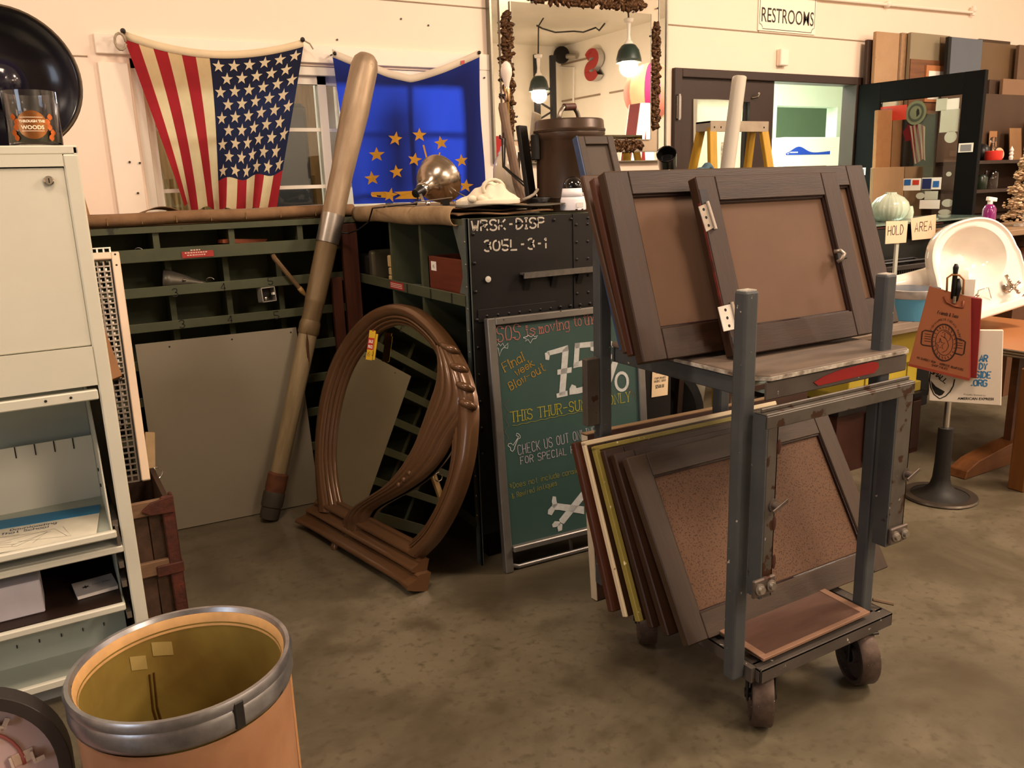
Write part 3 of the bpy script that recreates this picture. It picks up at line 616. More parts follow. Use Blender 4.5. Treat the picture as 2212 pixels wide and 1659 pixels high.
for x, y, r in ((1150, 925, 74), (1405, 885, 72), (1627, 962, 72), (980, 1080, 76), (1348, 1130, 70), (1815, 1140, 66), (1167, 1252, 72), (938, 1315, 74), (1868, 1390, 68), (1115, 1482, 76), (1690, 1570, 40)):
    in_star(*Z7(x, y), r/4.609, rnd.uniform(-.25, .25))
for pts in ([(1430, 985), (1447, 983), (1496, 1180), (1478, 1184)], [(1612, 1055), (1625, 1058), (1592, 1200), (1576, 1198)], [(1760, 1208), (1770, 1218), (1700, 1296), (1690, 1284)], [(1750, 1285), (1795, 1252), (1800, 1266), (1756, 1298)], [(1768, 1330), (1805, 1296), (1808, 1310), (1774, 1342)]):
    MB().poly([on_in(*Z7(*q)) for q in pts]).build('ray', mGold, t)
for pts in ([(930, 1452), (1075, 1447), (1085, 1475), (1080, 1510), (935, 1498), (925, 1475)], [(1150, 1450), (1355, 1438), (1368, 1518), (1160, 1522), (1215, 1482)], [(1372, 1480), (1398, 1500), (1382, 1530)]):
    MB().poly([on_in(*Z7(*q)) for q in pts]).build('torch', mGold, t)
mb = MB()
for k, ch in enumerate('INDIANA'):
    px, py = Z7(1800-2*k, 1285+34*k)
    for p in glyph(ch): 
        pp = [on_in(px-3+b*1.0, py-3+a*1.4, .011) for a, b in p]
        for a, b in zip(pp[:-1], pp[1:]): mb.bar(a, b, .0025, .001, (0, 1, 0))
mb.build('lettering', mat('flag_ink', '#14183a', .8), t)
MB().poly([on_in(*q) for q in ((994, 132), (1003, 130), (1003, 138), (994, 140))]).build('maker_tag', mRed, t)

# ------------------------------------------------------------------ left pigeonhole bench with its canvas top
BY0, BY1, BZ = 3.66, 4.22, 1.285; bx0, bx1 = -.55, 1.305
t = thing('bin_bench', 'long olive green metal pigeonhole bench standing under the striped flag', 'bench', (bx0, BY0, 0))
MB().bx(bx0, bx1, BY0+.24, BY1, 0, BZ-.02).build('back', mOliveLift, t)
MB().bx(bx0, bx1, BY0-.01, BY1, BZ-.025, BZ).build('top', mOlive, t)
MB().bx(bx0, bx0+.02, BY0, BY1, 0, BZ).build('side', mOlive, t); MB().bx(bx1-.02, bx1, BY0, BY1, 0, BZ).build('side', mOlive, t)
lips = [(1.143, 1.196), (1.0, 1.041), (.857, .895), (.70, .742), (.545, .585), (.385, .425), (.22, .26), (.03, .09)]
for k, (a, b) in enumerate(lips):
    lp = MB().bx(bx0, bx1, BY0-.004, BY0+.004, a, b).build('shelf_lip', mOlive, t, bevel=.002)
    MB(fr((0, BY0, a+.004), (1, 0, 0), (0, 1, -.06))).bx(bx0, bx1, 0, .24, 0, .006).build('shelf', mOliveLift, t)
    top = (BZ if k == 0 else lips[k-1][0]); xs = (-.15, .155, .455, .755, 1.05) if k == 0 else (-.2, .03, .27, .50, .735, .965, 1.18)
    for xx in xs:
        MB().bx(xx-.012, xx+.012, BY0+(.004 if k == 0 else .10), BY0+.24, b-.02, top).build('divider', mOlive if k == 0 else mOliveLift, t)
def lip_number(ch, px, py):
    p = PY(px, py, BY0-.0045); mb = MB(fr(p, (1, 0, 0), (0, 0, 1))); strokes(mb, ch, .032, w_=.02, lw=.13, start=(-.01, -.016)); mb.build('stencilled_number', mInk, t)
for ch, px, py in (('3', 378, 632), ('4', 482, 620), ('5', 584, 607), ('3', 393, 700), ('4', 497, 690), ('5', 597, 681)): lip_number(ch, px, py)
a, b = PY(394, 559, BY0-.006), PY(460, 539, BY0-.006)
rp_ = MB().bx(a.x, b.x, BY0-.007, BY0-.004, a.z+.002, b.z-.002).build('warning_plate', mRed, t)
mb = MB(fr((a.x, BY0-.0074, a.z), (1, 0, 0), (0, 0, 1))); W_ = b.x-a.x
for yy, x_a, x_b in ((.030, .035, .075), (.020, .012, .10), (.010, .02, .092)):
    x = x_a
    while x < x_b: l = rnd.uniform(.004, .009); mb.bx(x, x+l, yy, yy+.005, 0, .0004); x += l+.003
mb.build('plate_text', mat('plate_cream', '#d9b9a8', .6), rp_)
q = MB(fr((bx1-.02, BY0-.003, BZ-.03), (1, 0, 0), (0, 0, 1))).prism([(0, 0), (-.09, 0), (0, -.10)], 0, .004).build('gusset', mOlive, t)
# canvas cover
t = thing('canvas_cover', 'long brown canvas cover lying over the green bench below the striped flag', 'cover', (.2, BY0, BZ))
MB().bx(bx0, bx1, BY0+.01, BY1+.05, BZ+.002, BZ+.018).build('sheet', mCanvas, t)
MB().grid(lambda u, v: (bx0+(bx1-bx0)*u, BY0+.012-.030*math.sin(math.pi*v)-.002*math.sin(u*40), BZ+.031+.024*math.cos(math.pi*v)+.002*math.sin(u*23)), 40, 8).build('rolled_edge', mCanvas, t, smooth=True, solid=.004)
for k in range(7): xx = PY(230+k*75, 480, BY0).x; MB().bx(xx, xx+.003, BY0-.021, BY0-.0185, BZ+.012, BZ+.04).build('stitch', mat('stitch_line', '#7d6342', .9), t)
a, b, c_ = PY(288, 466, BY0+.10), PY(362, 438, BY0+.25), PY(412, 462, BY0+.12)
cv = MB().grid(lambda u, v: tuple(V((a.x, a.y, BZ+.02)).lerp(V((c_.x, c_.y, BZ+.02)), u)+V((0, .22*v*(1-.4*u), (.055*math.sin(math.pi*u)**.8)*(1-.2*v)))), 20, 8)
cv.build('loose_fold', mat('dark_canvas', '#6b5135', .85, var=.3, scale=10), t, smooth=True, solid=.004)

# ------------------------------------------------------------------ things in the left bench
p = PY(505, 527, BY0+.02); t = tag(MB(fr(PY(476, 525, BY0+.03), (1, .35, -.02), (0, 0, 1))).prism([(0, 0), (.20, -.012), (.22, .006), (.03, .016), (0, .014)], -.02, .02).build('wooden_wedge', mat('red_brown_wood', '#7a3d22', .5, var=.3, scale=12, stretch=(1, 8, 8))), 'thin red-brown wooden wedge lying on the top shelf of the green bench', 'wedge')
q = PY(404, 610, BY0+.03); t = thing('metal_oil_funnel', 'dark dented metal funnel lying on the shelf above the stencilled 3', 'funnel', q)
MB(axis_frame(q, (1, -.25, -.12))).lathe([(.050, -.09), (.045, -.06), (.030, -.01), (.010, .05), (.006, .075)], 18).build('cone', mat('dull_metal', '#57534a', .4, metal=.6, var=.4, scale=18), t, smooth=True, solid=.002)
MB().ball(PY(398, 605, BY0+.0), .008, 8, 6).build('rivet', mChrome, t)
q = PY(567, 650, BY0+.0); t = thing('metal_outlet_box', 'small square open steel box on the shelf above the lower stencilled 5', 'box', q)
BFm = fr(PY(582, 652, BY0-.02)+V((0, 0, .033)), (1, .15, .02), (0, .1, 1))
for k, a in enumerate(((-.032, -.028, -.032, .032), (.028, .032, -.032, .032), (-.032, .032, -.032, -.028), (-.032, .032, .028, .032))): MB(BFm).bx(a[0], a[1], a[2], a[3], -.05, .002).build('wall', mat('galvanised', '#b8b5aa', .35, metal=.6, var=.2, scale=30), t)
MB(BFm).bx(-.03, .03, -.03, .03, -.05, -.047).build('floor_plate', mSteelDk, t); MB(BFm).ball((-.012, -.016, -.01), .010, 10, 8).build('ball', mChrome, t, smooth=True); MB(BFm).bx(.02, .03, -.004, .006, -.02, .001).build('lug', mWhite, t)
q0, q1 = PY(594, 559, BY0-.02), PY(664, 643, BY0-.03)
t = thing('paint_stick', 'old wooden stick with a broken tip poking out of the bench beside the pole', 'stick', q1)
MB().tube([q0+V((0, .06, .03)), q0, q0.lerp(q1, .75)], [.010, .011, .010], 8).build('shaft', mat('weathered_wood', '#6f583c', .7, var=.35, scale=14, stretch=(1, 1, 4)), t); MB().tube([q0.lerp(q1, .74), q0.lerp(q1, .82), q0.lerp(q1, .9), q1], [.011, .012, .008, .004], 8).build('tip', mat('ochre_tip', '#a9854f', .6, var=.4, scale=40), t, smooth=True)
for k, (px, py) in enumerate(((455, 605), (300, 541))):
    q = PY(px, py, BY0+.02); o = MB().tube([q+V((.014*math.cos(a), .006*a, .010*math.sin(a))) for a in (k_*.5 for k_ in range(9))], .002, 5).build('wire_loop', mAlu, smooth=True); tag(o, ('bright bent wire loop on the shelf left of the stencilled 4', 'small dark wire loop on the top shelf beside the white grille frame')[k], 'wire')
# wooden post in the corner between the two benches
mPost = mat('red_stained_wood', '#5a3325', .5, col2='#3b2118', scale=4, stretch=(6, 6, .5), wob=.4)
t = thing('corner_post', 'reddish brown boards standing upright in the corner behind the leaning pole', 'board', (1.25, 3.63, 0))
MB().bx(1.160, 1.208, 3.612, 3.642, 0, 1.02).build('board', mPost, t, bevel=.003); MB().bx(1.222, 1.296, 3.612, 3.640, 0, 1.256).build('board', mPost, t, bevel=.003)

# ------------------------------------------------------------------ tapered leaning pole
A = V((.739, 3.465, 0)); B = PY(718, 480, 3.582); dirp = (B-A).normalized(); PFm = axis_frame(A+V((0, 0, .012)), dirp)
def at_px(py):                                                       # height along the pole that the photograph shows at row py
    lo, hi = 0, 2.6
    for _ in range(40):
        m_ = (lo+hi)/2; P = A+dirp*m_; v = P-OC; y = CY-FPX*v.dot(_u2)/v.dot(_f)
        lo, hi = (m_, hi) if y > py else (lo, m_)
    return lo
S = {k: at_px(k) for k in (1118, 1100, 1075, 1060, 1030, 720, 705, 655, 530, 505, 470, 380, 128)}
mPole = mat('tarnished_aluminium', '#a3917a', .46, metal=.5, col2='#857058', scale=5, stretch=(4, 4, .7), chips='#5d4a33', chip_at=.70, chip_scale=14, bump=.1)
mPole2 = mat('worn_brass_paint', '#7d6a4c', .5, metal=.2, col2='#5f4d36', scale=5, stretch=(4, 4, .6), chips='#c9bca0', chip_at=.72, chip_scale=12)
mPole3 = mat('chalky_tube', '#948467', .6, metal=.1, col2='#716144', scale=5, stretch=(4, 4, .5), chips='#cfc4ab', chip_at=.66, chip_scale=9)
t = thing('tapered_pole', 'long tapered aluminium pole with a rusty collar and rubber foot leaning into the corner', 'pole', A)
Lp = S[128]
MB().lathe([(.049, S[530]), (.050, S[505]), (.050, S[505]), (.0495, S[380]), (.062, Lp-.25), (.060, Lp-.05), (.052, Lp-.015), (.035, Lp+.005), (0, Lp+.012)], 28).build('upper_tube', mPole, t, PFm, smooth=40)
MB().lathe([(.0505, S[530]-.002), (.0515, S[530]+.06), (.0515, S[470])], 28).build('sleeve', mAlu, t, PFm, smooth=True)
MB().lathe([(.040, S[720]), (.043, S[655]-.01), (.045, S[655]), (.044, S[655]+.004), (.047, S[530])], 28).build('middle_tube', mPole2, t, PFm, smooth=40)
MB().lathe([(.040, S[720]-.02), (.046, S[720]-.01), (.046, S[705]), (.042, S[705]+.015)], 28).build('joint_ring', mPole2, t, PFm, smooth=40)
MB().lathe([(.034, S[1060]), (.041, S[720])], 28).build('lower_tube', mPole3, t, PFm, smooth=40)
MB().lathe([(.034, S[1030]+.01), (.044, S[1030]), (.045, S[1060]), (.040, S[1075])], 24).build('rusty_collar', mat('rust', '#633b24', .75, col2='#462818', scale=20, bump=.3), t, PFm, smooth=40, label='rusty iron collar')
MB().lathe([(0, .0), (.040, .0), (.043, .02), (.042, S[1100]), (.047, S[1100]+.004), (.047, S[1075]+.01), (.042, S[1075]+.02)], 24).build('rubber_foot', mat('old_rubber', '#3a342b', .7, var=.35, scale=14), t, PFm, smooth=40)
sc_ = at_px(760); MB(fr(A+dirp*sc_+V((-.0, -.043, 0)), V((0, -.1, 1)), V((1, 0, 0)))).prism([(-.07, 0), (-.03, .006), (.05, .007), (.10, .001), (.04, -.005), (-.04, -.005)], -.001, .002).build('paint_chip', mat('bare_wood_chip', '#4a2f1b', .7), t)

# ------------------------------------------------------------------ grey plastic sheet leaning on the bench
Q = [V((.32, 3.592, .004)), V((.992, 3.551, .004)), V((.978, 3.640, .815)), V((.32, 3.645, .815))]
SFm = fr(Q[0], Q[1]-Q[0], Q[3]-Q[0]); inv = SFm.inverted()
t = thing('plastic_sheet', 'glossy grey plastic sheet leaning against the green bench left of the pole', 'sheet', Q[0])
qp = [(inv @ q).xy for q in Q]
MB().prism([tuple(q) for q in qp], -.002, .002).build('panel', mat('grey_plastic', '#7f7868', .10, var=.06, scale=3, spec=.7), t, SFm)
for px, py in ((366, 749), (501, 733), (628, 718)): q = inv @ PL(px, py, Q[0], SFm.to_3x3() @ V((0, 0, 1))); MB().lathe([(.004, 0), (0, .0005)], 8).build('screw_hole', mInk, t, SFm @ Matrix.Translation((q.x, q.y, .0022)))

# ------------------------------------------------------------------ rusty crate, grilles and slats beside the cabinet
CR = (.150, .285, 2.76, 3.16, .44); mCr = mat('old_crate_wood', '#4a3527', .75, col2='#33241a', scale=4, stretch=(6, 1, 6), bump=.3); mIron = mat('red_rust_iron', '#55291d', .7, col2='#351c15', scale=22, chips='#713323', chip_at=.62, chip_scale=14, bump=.5)
t = thing('iron_bound_crate', 'old wooden crate bound with rusty red iron corners standing behind the cabinet', 'crate', (CR[0], CR[2], 0))
for k in range(2): x = CR[0]+k*.060; MB().bx(x, x+.056, CR[2]+.012, CR[2]+.026, .01, .40).build('board', mCr, t)
for k in range(3): z = .01+k*.142; MB().bx(CR[1]-.02, CR[1]-.004, CR[2]+.03, CR[3], z, z+.136).build('board', mCr, t)
for z in (.185, .395): MB().bx(CR[0], CR[1]-.03, CR[2]-.006, CR[2]+.012, z, z+.05).build('batten', mat('crate_batten', '#7c6149', .7, col2='#5c4433', scale=5, stretch=(1, 6, 6)), t, bevel=.003)
MB().bx(CR[0], CR[1], CR[2]+.02, CR[3], 0, .01).bx(CR[0], CR[1], CR[3]-.015, CR[3], .01, .42).build('bottom', mCr, t)
MB().bx(CR[1]-.035, CR[1]+.004, CR[2]-.009, CR[2]+.003, 0, .452).bx(CR[1]-.008, CR[1]+.005, CR[2]-.008, CR[2]+.035, 0, .452).build('corner_iron', mIron, t, bevel=.004)
MB(fr((CR[1]+.004, CR[2]-.012, .395), (-1, 0, 0), (0, 0, 1))).prism([(0, 0), (.075, .004), (.10, .022), (.07, .045), (.04, .052), (0, .058)], -.006, .004).build('corner_plate', mIron, t, bevel=.002)
MB().bx(CR[1]-.075, CR[1]+.008, CR[2]-.014, CR[2]-.004, .18, .218).bx(CR[1]-.002, CR[1]+.009, CR[2]-.012, CR[2]+.07, .18, .218).build('strap', mIron, t, bevel=.003)
# framed grille
g0 = V((.250, 2.99, .440)); g1 = V((.289, 3.40, 1.205)); gd = (g1-g0); gu = V((1, -gd.x/gd.y, 0)).normalized(); Hh = gd.length
GF = fr(g0, gu, gd); n_ = GF.to_3x3() @ V((0, 0, 1))
mPink = mat('cream_enamel_frame', '#d8c3ab', .45, var=.06, scale=8, chips='#5a4a40', chip_at=.80, chip_scale=14); mLat = mat('grille_metal', '#5c554c', .32, metal=.8, var=.2, scale=20)
t = thing('framed_grille', 'cream framed metal grille leaning behind the white cabinet', 'grille', g0)
GW = .52
MB().bx(-.028, 0, 0, Hh, -.010, .010).build('frame_side', mPink, t, GF, bevel=.003); MB().bx(-GW, -GW+.028, 0, Hh, -.010, .010).build('frame_side', mPink, t, GF, bevel=.003)
MB().bx(-GW+.028, -.028, Hh-.028, Hh, -.010, .010).build('frame_top', mPink, t, GF, bevel=.003)
step = .0208; lat = MB()
k = 0
while -.036-k*step > -GW+.03: lat.bx(-.036-k*step-.0028, -.036-k*step+.0028, 0, Hh-.036, -.006, .004); k += 1
k = 0
while k*step < Hh-.04: lat.bx(-GW+.03, -.034, k*step, k*step+.0062, -.005, .005); k += 1
lo_ = lat.build('lattice', mLat, t, GF); lo_['kind'] = 'stuff'
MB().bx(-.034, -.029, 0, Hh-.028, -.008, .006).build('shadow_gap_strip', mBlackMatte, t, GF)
for y in (Hh-.012, Hh-.055): MB().lathe([(.004, .0105), (0, .0108)], 8).build('screw_hole', mInk, t, GF @ Matrix.Translation((-.014, y, 0)))
# second chrome grille peeping over it
G2 = fr(GF @ V((-.030, Hh-.06, -.030)), gu, gd)
t = thing('chrome_grille', 'bright chrome lattice whose top shows above the cream framed grille', 'grille', G2.translation)
m2 = MB()
for k in range(9): m2.bx(-.052*k*.42-.003, -.052*k*.42+.003, -.6, .095, -.008, 0)
for y in (.092, .062, .03): m2.bx(-.19, .003, y, y+.005, -.009, .001)
m2.build('lattice', mat('tarnished_chrome', '#8b857b', .3, metal=.9, var=.3, scale=40), t, G2)
o = MB(GF).prism([(-.10, Hh*.42), (-.045, Hh*.44), (-.125, Hh*.92), (-.16, Hh*.92)], .012, .030).build('wood_splint', mat('orange_pine', '#94683f', .55, var=.2, scale=8)); tag(o, 'pointed orange pine splint in front of the framed grille', 'splint')
q0 = PY(197, 474, 3.80); q0.z = BZ+.024; q1 = PY(170, 384, 3.95)
o = MB(fr(q0, (1, .1, 0), q1-q0)).bx(-.13, .0, 0, (q1-q0).length, -.009, .009).build('brown_plank', mat('plain_brown_wood', '#8c6239', .55, var=.2, scale=6, stretch=(8, 1, 8)), bevel=.002); tag(o, 'plain brown plank standing on the green bench behind the white cabinet', 'plank')
a, b = PY(324, 965, 3.36), PY(354, 1064, 3.22); b.x = min(b.x, .262)
o = MB().bar(a+(a-b)*.3, b+(b-a)*.25, .036, .016, (0, -1, 0)).build('pale_slat', mat('pale_pine', '#b79a70', .65, var=.25, scale=10), bevel=.002); tag(o, 'pale pine slat leaning out of the iron bound crate', 'slat')
q = PY(338, 1022, 3.24); o = MB(axis_frame(q, (.3, -1, .1))).tube([(.022*math.cos(a), .022*math.sin(a), 0) for a in (2*math.pi*k/20 for k in range(20))], .003, 6, closed=True).build('chrome_ring', mChrome, smooth=True); tag(o, 'thin chrome ring hanging on the pale slat in the crate', 'ring')

# ------------------------------------------------------------------ fibre drum
DZ, DR = .585, .190; dc = V((.130, 1.455, 0)); t = thing('fibre_drum', 'open orange-brown fibre drum with a grey steel rim in the foreground', 'drum', dc)
DM = Matrix.Translation(dc)
mFib = mat('fibre_board', '#a87f5f', .62, col2='#8f6445', scale=3, wob=.3, bump=.12, bscale=50, chips='#b8906a', chip_at=.72, chip_scale=7)
mFibIn = mat('drum_lining', '#93813f', .34, col2='#776130', scale=3, wob=.4, chips='#6f5122', chip_at=.70, chip_scale=6)
MB().lathe([(DR-.012, 0), (DR-.010, .02), (DR-.008, DZ-.06)], 64).build('wall', mFib, t, DM, smooth=True)
MB().lathe([(0, .012), (DR-.024, .012), (DR-.018, DZ-.02)], 64).build('lining', mFibIn, t, DM, smooth=40)
MB().lathe([(DR-.019, DZ-.028), (DR-.014, DZ-.004), (DR-.008, DZ)], 64).build('bare_lip', mat('drum_lip', '#c49a63', .6, var=.3, scale=14), t, DM, smooth=True)
mRing = mat('galvanised_ring', '#a5a6a8', .30, metal=.8, col2='#76757a', scale=12, chips='#3d3a34', chip_at=.66, chip_scale=16)
MB().lathe([(DR-.012, DZ-.002), (DR-.008, DZ+.006), (DR-.001, DZ+.006), (DR+.003, DZ-.002), (DR+.001, DZ-.012), (DR-.002, DZ-.014), (DR+.001, DZ-.020), (DR+.0015, DZ-.042), (DR-.002, DZ-.052), (DR-.006, DZ-.055)], 64).build('steel_ring', mRing, t, DM, smooth=40)
a = math.radians(-72); MB().box((0, 0, DZ-.025), (.018, .006, .05)).build('ring_joint', mSteelDk, t, DM @ Matrix.Translation(((DR+.001)*math.cos(a), (DR+.001)*math.sin(a), 0)) @ Matrix.Rotation(a+math.pi/2, 4, 'Z'), bevel=.002)
for a0, a1, za, zb_ in ((1.86, 2.04, DZ-.088, DZ-.058), (1.56, 1.78, DZ-.078, DZ-.048)):
    MB().grid(lambda u, v: ((DR-.0195)*math.cos(a0+(a1-a0)*u), (DR-.0195)*math.sin(a0+(a1-a0)*u), za+(zb_-za)*v+.012*u), 6, 1).build('tape', mat('clear_tape', '#a8945c', .12, var=.1), t, DM)
for a in (1.80, 1.85, 2.8, 3.05):
    MB().tube([((DR-.021-.002*s)*math.cos(a+.03*math.sin(s*2.2)), (DR-.021-.002*s)*math.sin(a+.03*math.sin(s*2.2)), DZ-.10-.075*s) for s in range(5)], .0016, 5).build('drip', mat('drip_brown', '#5c3d16', .4), t, DM)
# cut edge of the seam on the outside
a = math.radians(-8); MB().tube([((DR-.006)*math.cos(a+.02*math.sin(k)), (DR-.006)*math.sin(a+.02*math.sin(k)), DZ-.07-.08*k) for k in range(6)], .003, 5).build('seam', mat('drum_seam', '#d0a070', .7), t, DM)

# ------------------------------------------------------------------ channel letter in the lower left corner
LF = fr((-.215, 1.40, .0), (1, -.02, 0), (0, .30, 1))
def stadium(hw, y0, y1, n=28): return [(hw*math.cos(k*math.pi/n), y1+hw*math.sin(k*math.pi/n)) for k in range(n+1)]+[(-hw+.004, y0), (hw-.004, y0)]
t = thing('sign_letter', 'hollow black edged sign letter with a dusky pink inside in the lower left corner', 'sign letter', (-.215, 1.40, 0))
LT = .463; out = stadium(.150, 0.0, LT, 28); inn = stadium(.130, .03, LT, 28)
mb = MB(); n = len(out)
vs = [(x, y, z) for z in (.02, .10) for x, y in out]+[(x, y, .10) for x, y in inn]+[(x, y, .028) for x, y in inn]
fs = []
for i in range(n):
    j = (i+1) % n; fs += [(i, j, n+j, n+i), (n+i, n+j, 2*n+j, 2*n+i), (2*n+i, 2*n+j, 3*n+j, 3*n+i)]
fs.append(tuple(range(n))[::-1]); mb.add(vs, fs); mb.build('can', mat('black_can', '#2a2320', .45, var=.25, scale=10), t, LF, bevel=.001)
MB().prism(stadium(.1295, .031, LT, 28), .020, .030).build('face', mat('dusky_pink', '#cf9a95', .32, col2='#cdb9b5', scale=4, spec=.6), t, LF)  # face mottled from dusky pink to greyish pink
MB().tube([(x*.6, LT+(y-LT)*.6 if y > LT else y, .033) for x, y in stadium(.128, .03, LT, 16)[:17]]+[(-.0768, .2, .033)], .003, 6).build('pink_tube', mat('pink_wire', '#b0605a', .5), t, LF, smooth=True)  # thin raised tube of darker pink along the letter's curve
mClip = mat('cream_clip', '#d8bfae', .45, var=.06)
for a, sx_ in ((1.05, 1), (.16, 1), (2.2, 1), (2.9, 1)):
    c_ = V((.078*math.cos(a), LT+.078*math.sin(a), .030)); CF = LF @ Matrix.Translation(c_) @ Matrix.Rotation(a, 4, 'Z')
    k = MB().bx(-.018, .016, -.010, .010, 0, .003).bx(-.020, -.016, -.011, .011, 0, .014).bx(.012, .016, -.012, .006, 0, .016).bx(.012, .030, -.016, -.008, .012, .015).build('tube_clip', mClip, t, CF)
    MB().lathe([(.003, .0031), (.002, .0045), (0, .0045)], 8).build('rivet', mChrome, k, CF)
for x, y in ((-.022, LT+.012), ): MB().lathe([(.0055, .0304), (0, .0306)], 12).build('hole', mInk, t, LF @ Matrix.Translation((x, y, 0)))

# ------------------------------------------------------------------ right bench: black riveted end panel, green bins facing left
RX = 1.31; ry0 = PX(1006, 463, RX).y; ry1 = 4.24; rcv = 3.58; RZ = 1.29; rx1 = PY(1449, 830, ry0).x
t = thing('riveted_bench', 'black riveted military bench with white stencilled numbers and green bins on its left side', 'bench', (RX, ry0, 0))
MB().bx(RX+.004, rx1, ry0, ry0+.006, .12, RZ).build('end_panel', mBlackPaint, t)
MB().bx(RX, rx1, ry0+.006, ry1, RZ-.02, RZ).build('top', mOlive, t); MB().bx(RX+.34, RX+.35, ry0+.01, ry1, .1, RZ-.02).build('back', mOliveLift, t)
MB().bx(rx1-.01, rx1, ry0+.006, ry1, .1, RZ-.02).build('far_side', mBlackPaint, t); MB().bx(RX, RX+.34, ry1-.01, ry1, 0, RZ-.02).build('end', mOliveLift, t)
MB().bx(RX-.003, RX+.006, ry0-.004, ry0+.028, 0, RZ+.004).bx(RX-.003, RX+.010, ry0-.004, ry0+.003, 0, RZ+.004).build('corner_angle', mGreySteel, t, bevel=.001)
for k, (a, b) in enumerate(((.985, 1.027), (.70, .742), (.42, .46), (.14, .18))):
    MB().bx(RX-.003, RX+.004, ry0+.02, ry1, a, b).build('shelf_lip', mOlive, t, bevel=.002); MB().bx(RX+.004, RX+.34, ry0+.02, ry1, a, a+.006).build('shelf', mOliveLift, t)
    tp = RZ-.02 if k == 0 else (.985, .70, .42)[k-1]
    for yy in (3.26, 2.955): MB().bx(RX+.002, RX+.34, yy-.010, yy+.010, b-.03, tp).build('divider', mOlive, t)
g = MB(fr((RX-.001, ry0+.012, 0), (0, 1, 0), (0, 0, 1)))
g.prism([(0, RZ-.02), (.095, RZ-.02), (.035, RZ-.14), (.03, RZ-.2), (.06, 1.03), (.0, 1.03)], 0, .003).build('gusset', mGreySteel, t)
for k in range(14): z = .2+k*.078; MB(axis_frame((RX-.003, ry0+.012, z), (-1, 0, 0))).lathe([(.004, 0), (.003, .002), (0, .0026)], 8).build('rivet', mAlu, t)
a, b = PX(843, 609, RX-.004), PX(872, 625, RX-.004)
rp_ = MB().bx(RX-.006, RX-.003, b.y, a.y, .992, 1.022).build('warning_plate', mRed, t)
mb = MB()
for z in (.999, 1.006, 1.013): mb.bx(RX-.0066, RX-.006, b.y+.01, a.y-.01, z, z+.003)
mb.build('plate_text', MATS['plate_cream'], rp_)
for px in (880, 930, 975): p = PX(px, 630, RX-.004); MB().bx(RX-.005, RX-.003, p.y-.004, p.y+.004, .988, 1.024).build('stencil_bar', mInk, t)
# end panel: upright angle, rivets, stencil, handle bar, latch
xs = PY(1237, 500, ry0).x
MB().bx(xs, xs+.003, ry0-.003, ry0, .14, RZ).bx(xs, xs+.085, ry0-.002, ry0, .14, RZ).build('panel_strap', mBlackPaint, t)
def rivet(x, z, m=mBlackPaint): MB(axis_frame((x, ry0-.002, z), (0, -1, 0))).lathe([(.0065, 0), (.005, .003), (0, .0045)], 8).build('rivet', m, t, smooth=True)
for k in range(11):
    for dx in (.015, .066): rivet(xs+dx, RZ-.04-.064*k)
for k in range(9): rivet(RX+.06+k*.075, RZ-.018)
for k in range(13): rivet(RX+.065+.045*k, .985-.035-.0*k)
for k in range(9): rivet(RX+.025, 1.24-.10*k)
LF_ = fr((0, ry0-.0012, 0), (1, 0, 0), (0, 0, 1))
def fit_strokes(mb, txt, p0, p1, h, **k):
    base = mb.M; p0 = V(p0); p1 = V(p1); d = p1-p0; L = d.length
    tm = MB(); e = strokes(tm, txt, h, w_=1.0, **{a: b for a, b in k.items() if a in ('track',)})
    mb.M = base @ fr((p0.x, p0.y, 0), (d.x, d.y, 0), (-d.y, d.x, 0)); k.setdefault('z', 0)
    strokes(mb, txt, h, w_=L/e, **k); mb.M = base
def wz(px, py): p = PY(px, py, ry0); return (p.x, p.z)
mSten = mat('stencil_white', '#b9b2a4', .7, var=.35, scale=40)
mb = MB(LF_); fit_strokes(mb, 'WRSK-DISP', wz(1019, 500), wz(1180, 491), .036, lw=.17, gap=.2, track=1.3); fit_strokes(mb, '305L-3-1', wz(1046, 543), wz(1186, 536), .037, lw=.17, gap=.2, track=1.5)
mb.build('stencil_lettering', mSten, t)
a, b = PY(1123, 594, ry0), PY(1300, 576, ry0); hz = (a.z+b.z)/2
MB().bx(a.x, b.x+.12, ry0-.03, ry0, hz, hz+.006).bx(a.x, b.x+.12, ry0-.032, ry0-.026, hz-.012, hz+.008).build('ledge_angle', mat('bare_edge_steel', '#77736c', .4, metal=.6, var=.4, scale=25), t)
for px in (1136, 1195, 1250): p = PY(px, 600, ry0); MB(fr((p.x, ry0, hz), (0, -1, 0), (0, 0, -1))).prism([(0, 0), (.026, 0), (0, .06)], -.012, .012).build('ledge_bracket', mBlackPaint, t)
MB().bx(RX+.03, RX+.36, ry0-.004, ry0, .93, .975).build('latch_plate', mBlackPaint, t, bevel=.001)
p = PY(1053, 603, ry0); MB(axis_frame((p.x, ry0-.003, p.z), (0, -1, 0))).lathe([(.011, 0), (.011, .004), (0, .006)], 14).build('latch_stud', mat('stud_white', '#c9c5b8', .4), t)
MB().bx(RX+.05, rx1-.02, ry0-.001, ry0+.02, .125, .14).build('bottom_angle', mBlackPaint, t)
for xx in (RX+.06, rx1-.1): MB().bx(xx, xx+.05, ry0+.05, ry0+.1, 0, .13).build('leg', mBlackPaint, t)
p = PY(1430, 800, ry0-.002); nt = fr((p.x, ry0-.002, p.z), (1, 0, -.03), (.03, 0, 1))
t = thing('price_note', 'tall cream price note taped to the black bench under the cart deck', 'note', p)
a, b = nt.inverted() @ PY(1410, 793, ry0-.002), nt.inverted() @ PY(1441, 853, ry0-.002)
x0_, x1_, y0_, y1_ = a.x-.002, b.x+.002, b.y, a.y+.02
MB(nt).bx(x0_, x1_, y0_, y1_, 0, .001).build('paper', mat('cream_note', '#e2c9a4', .8, var=.05), t)
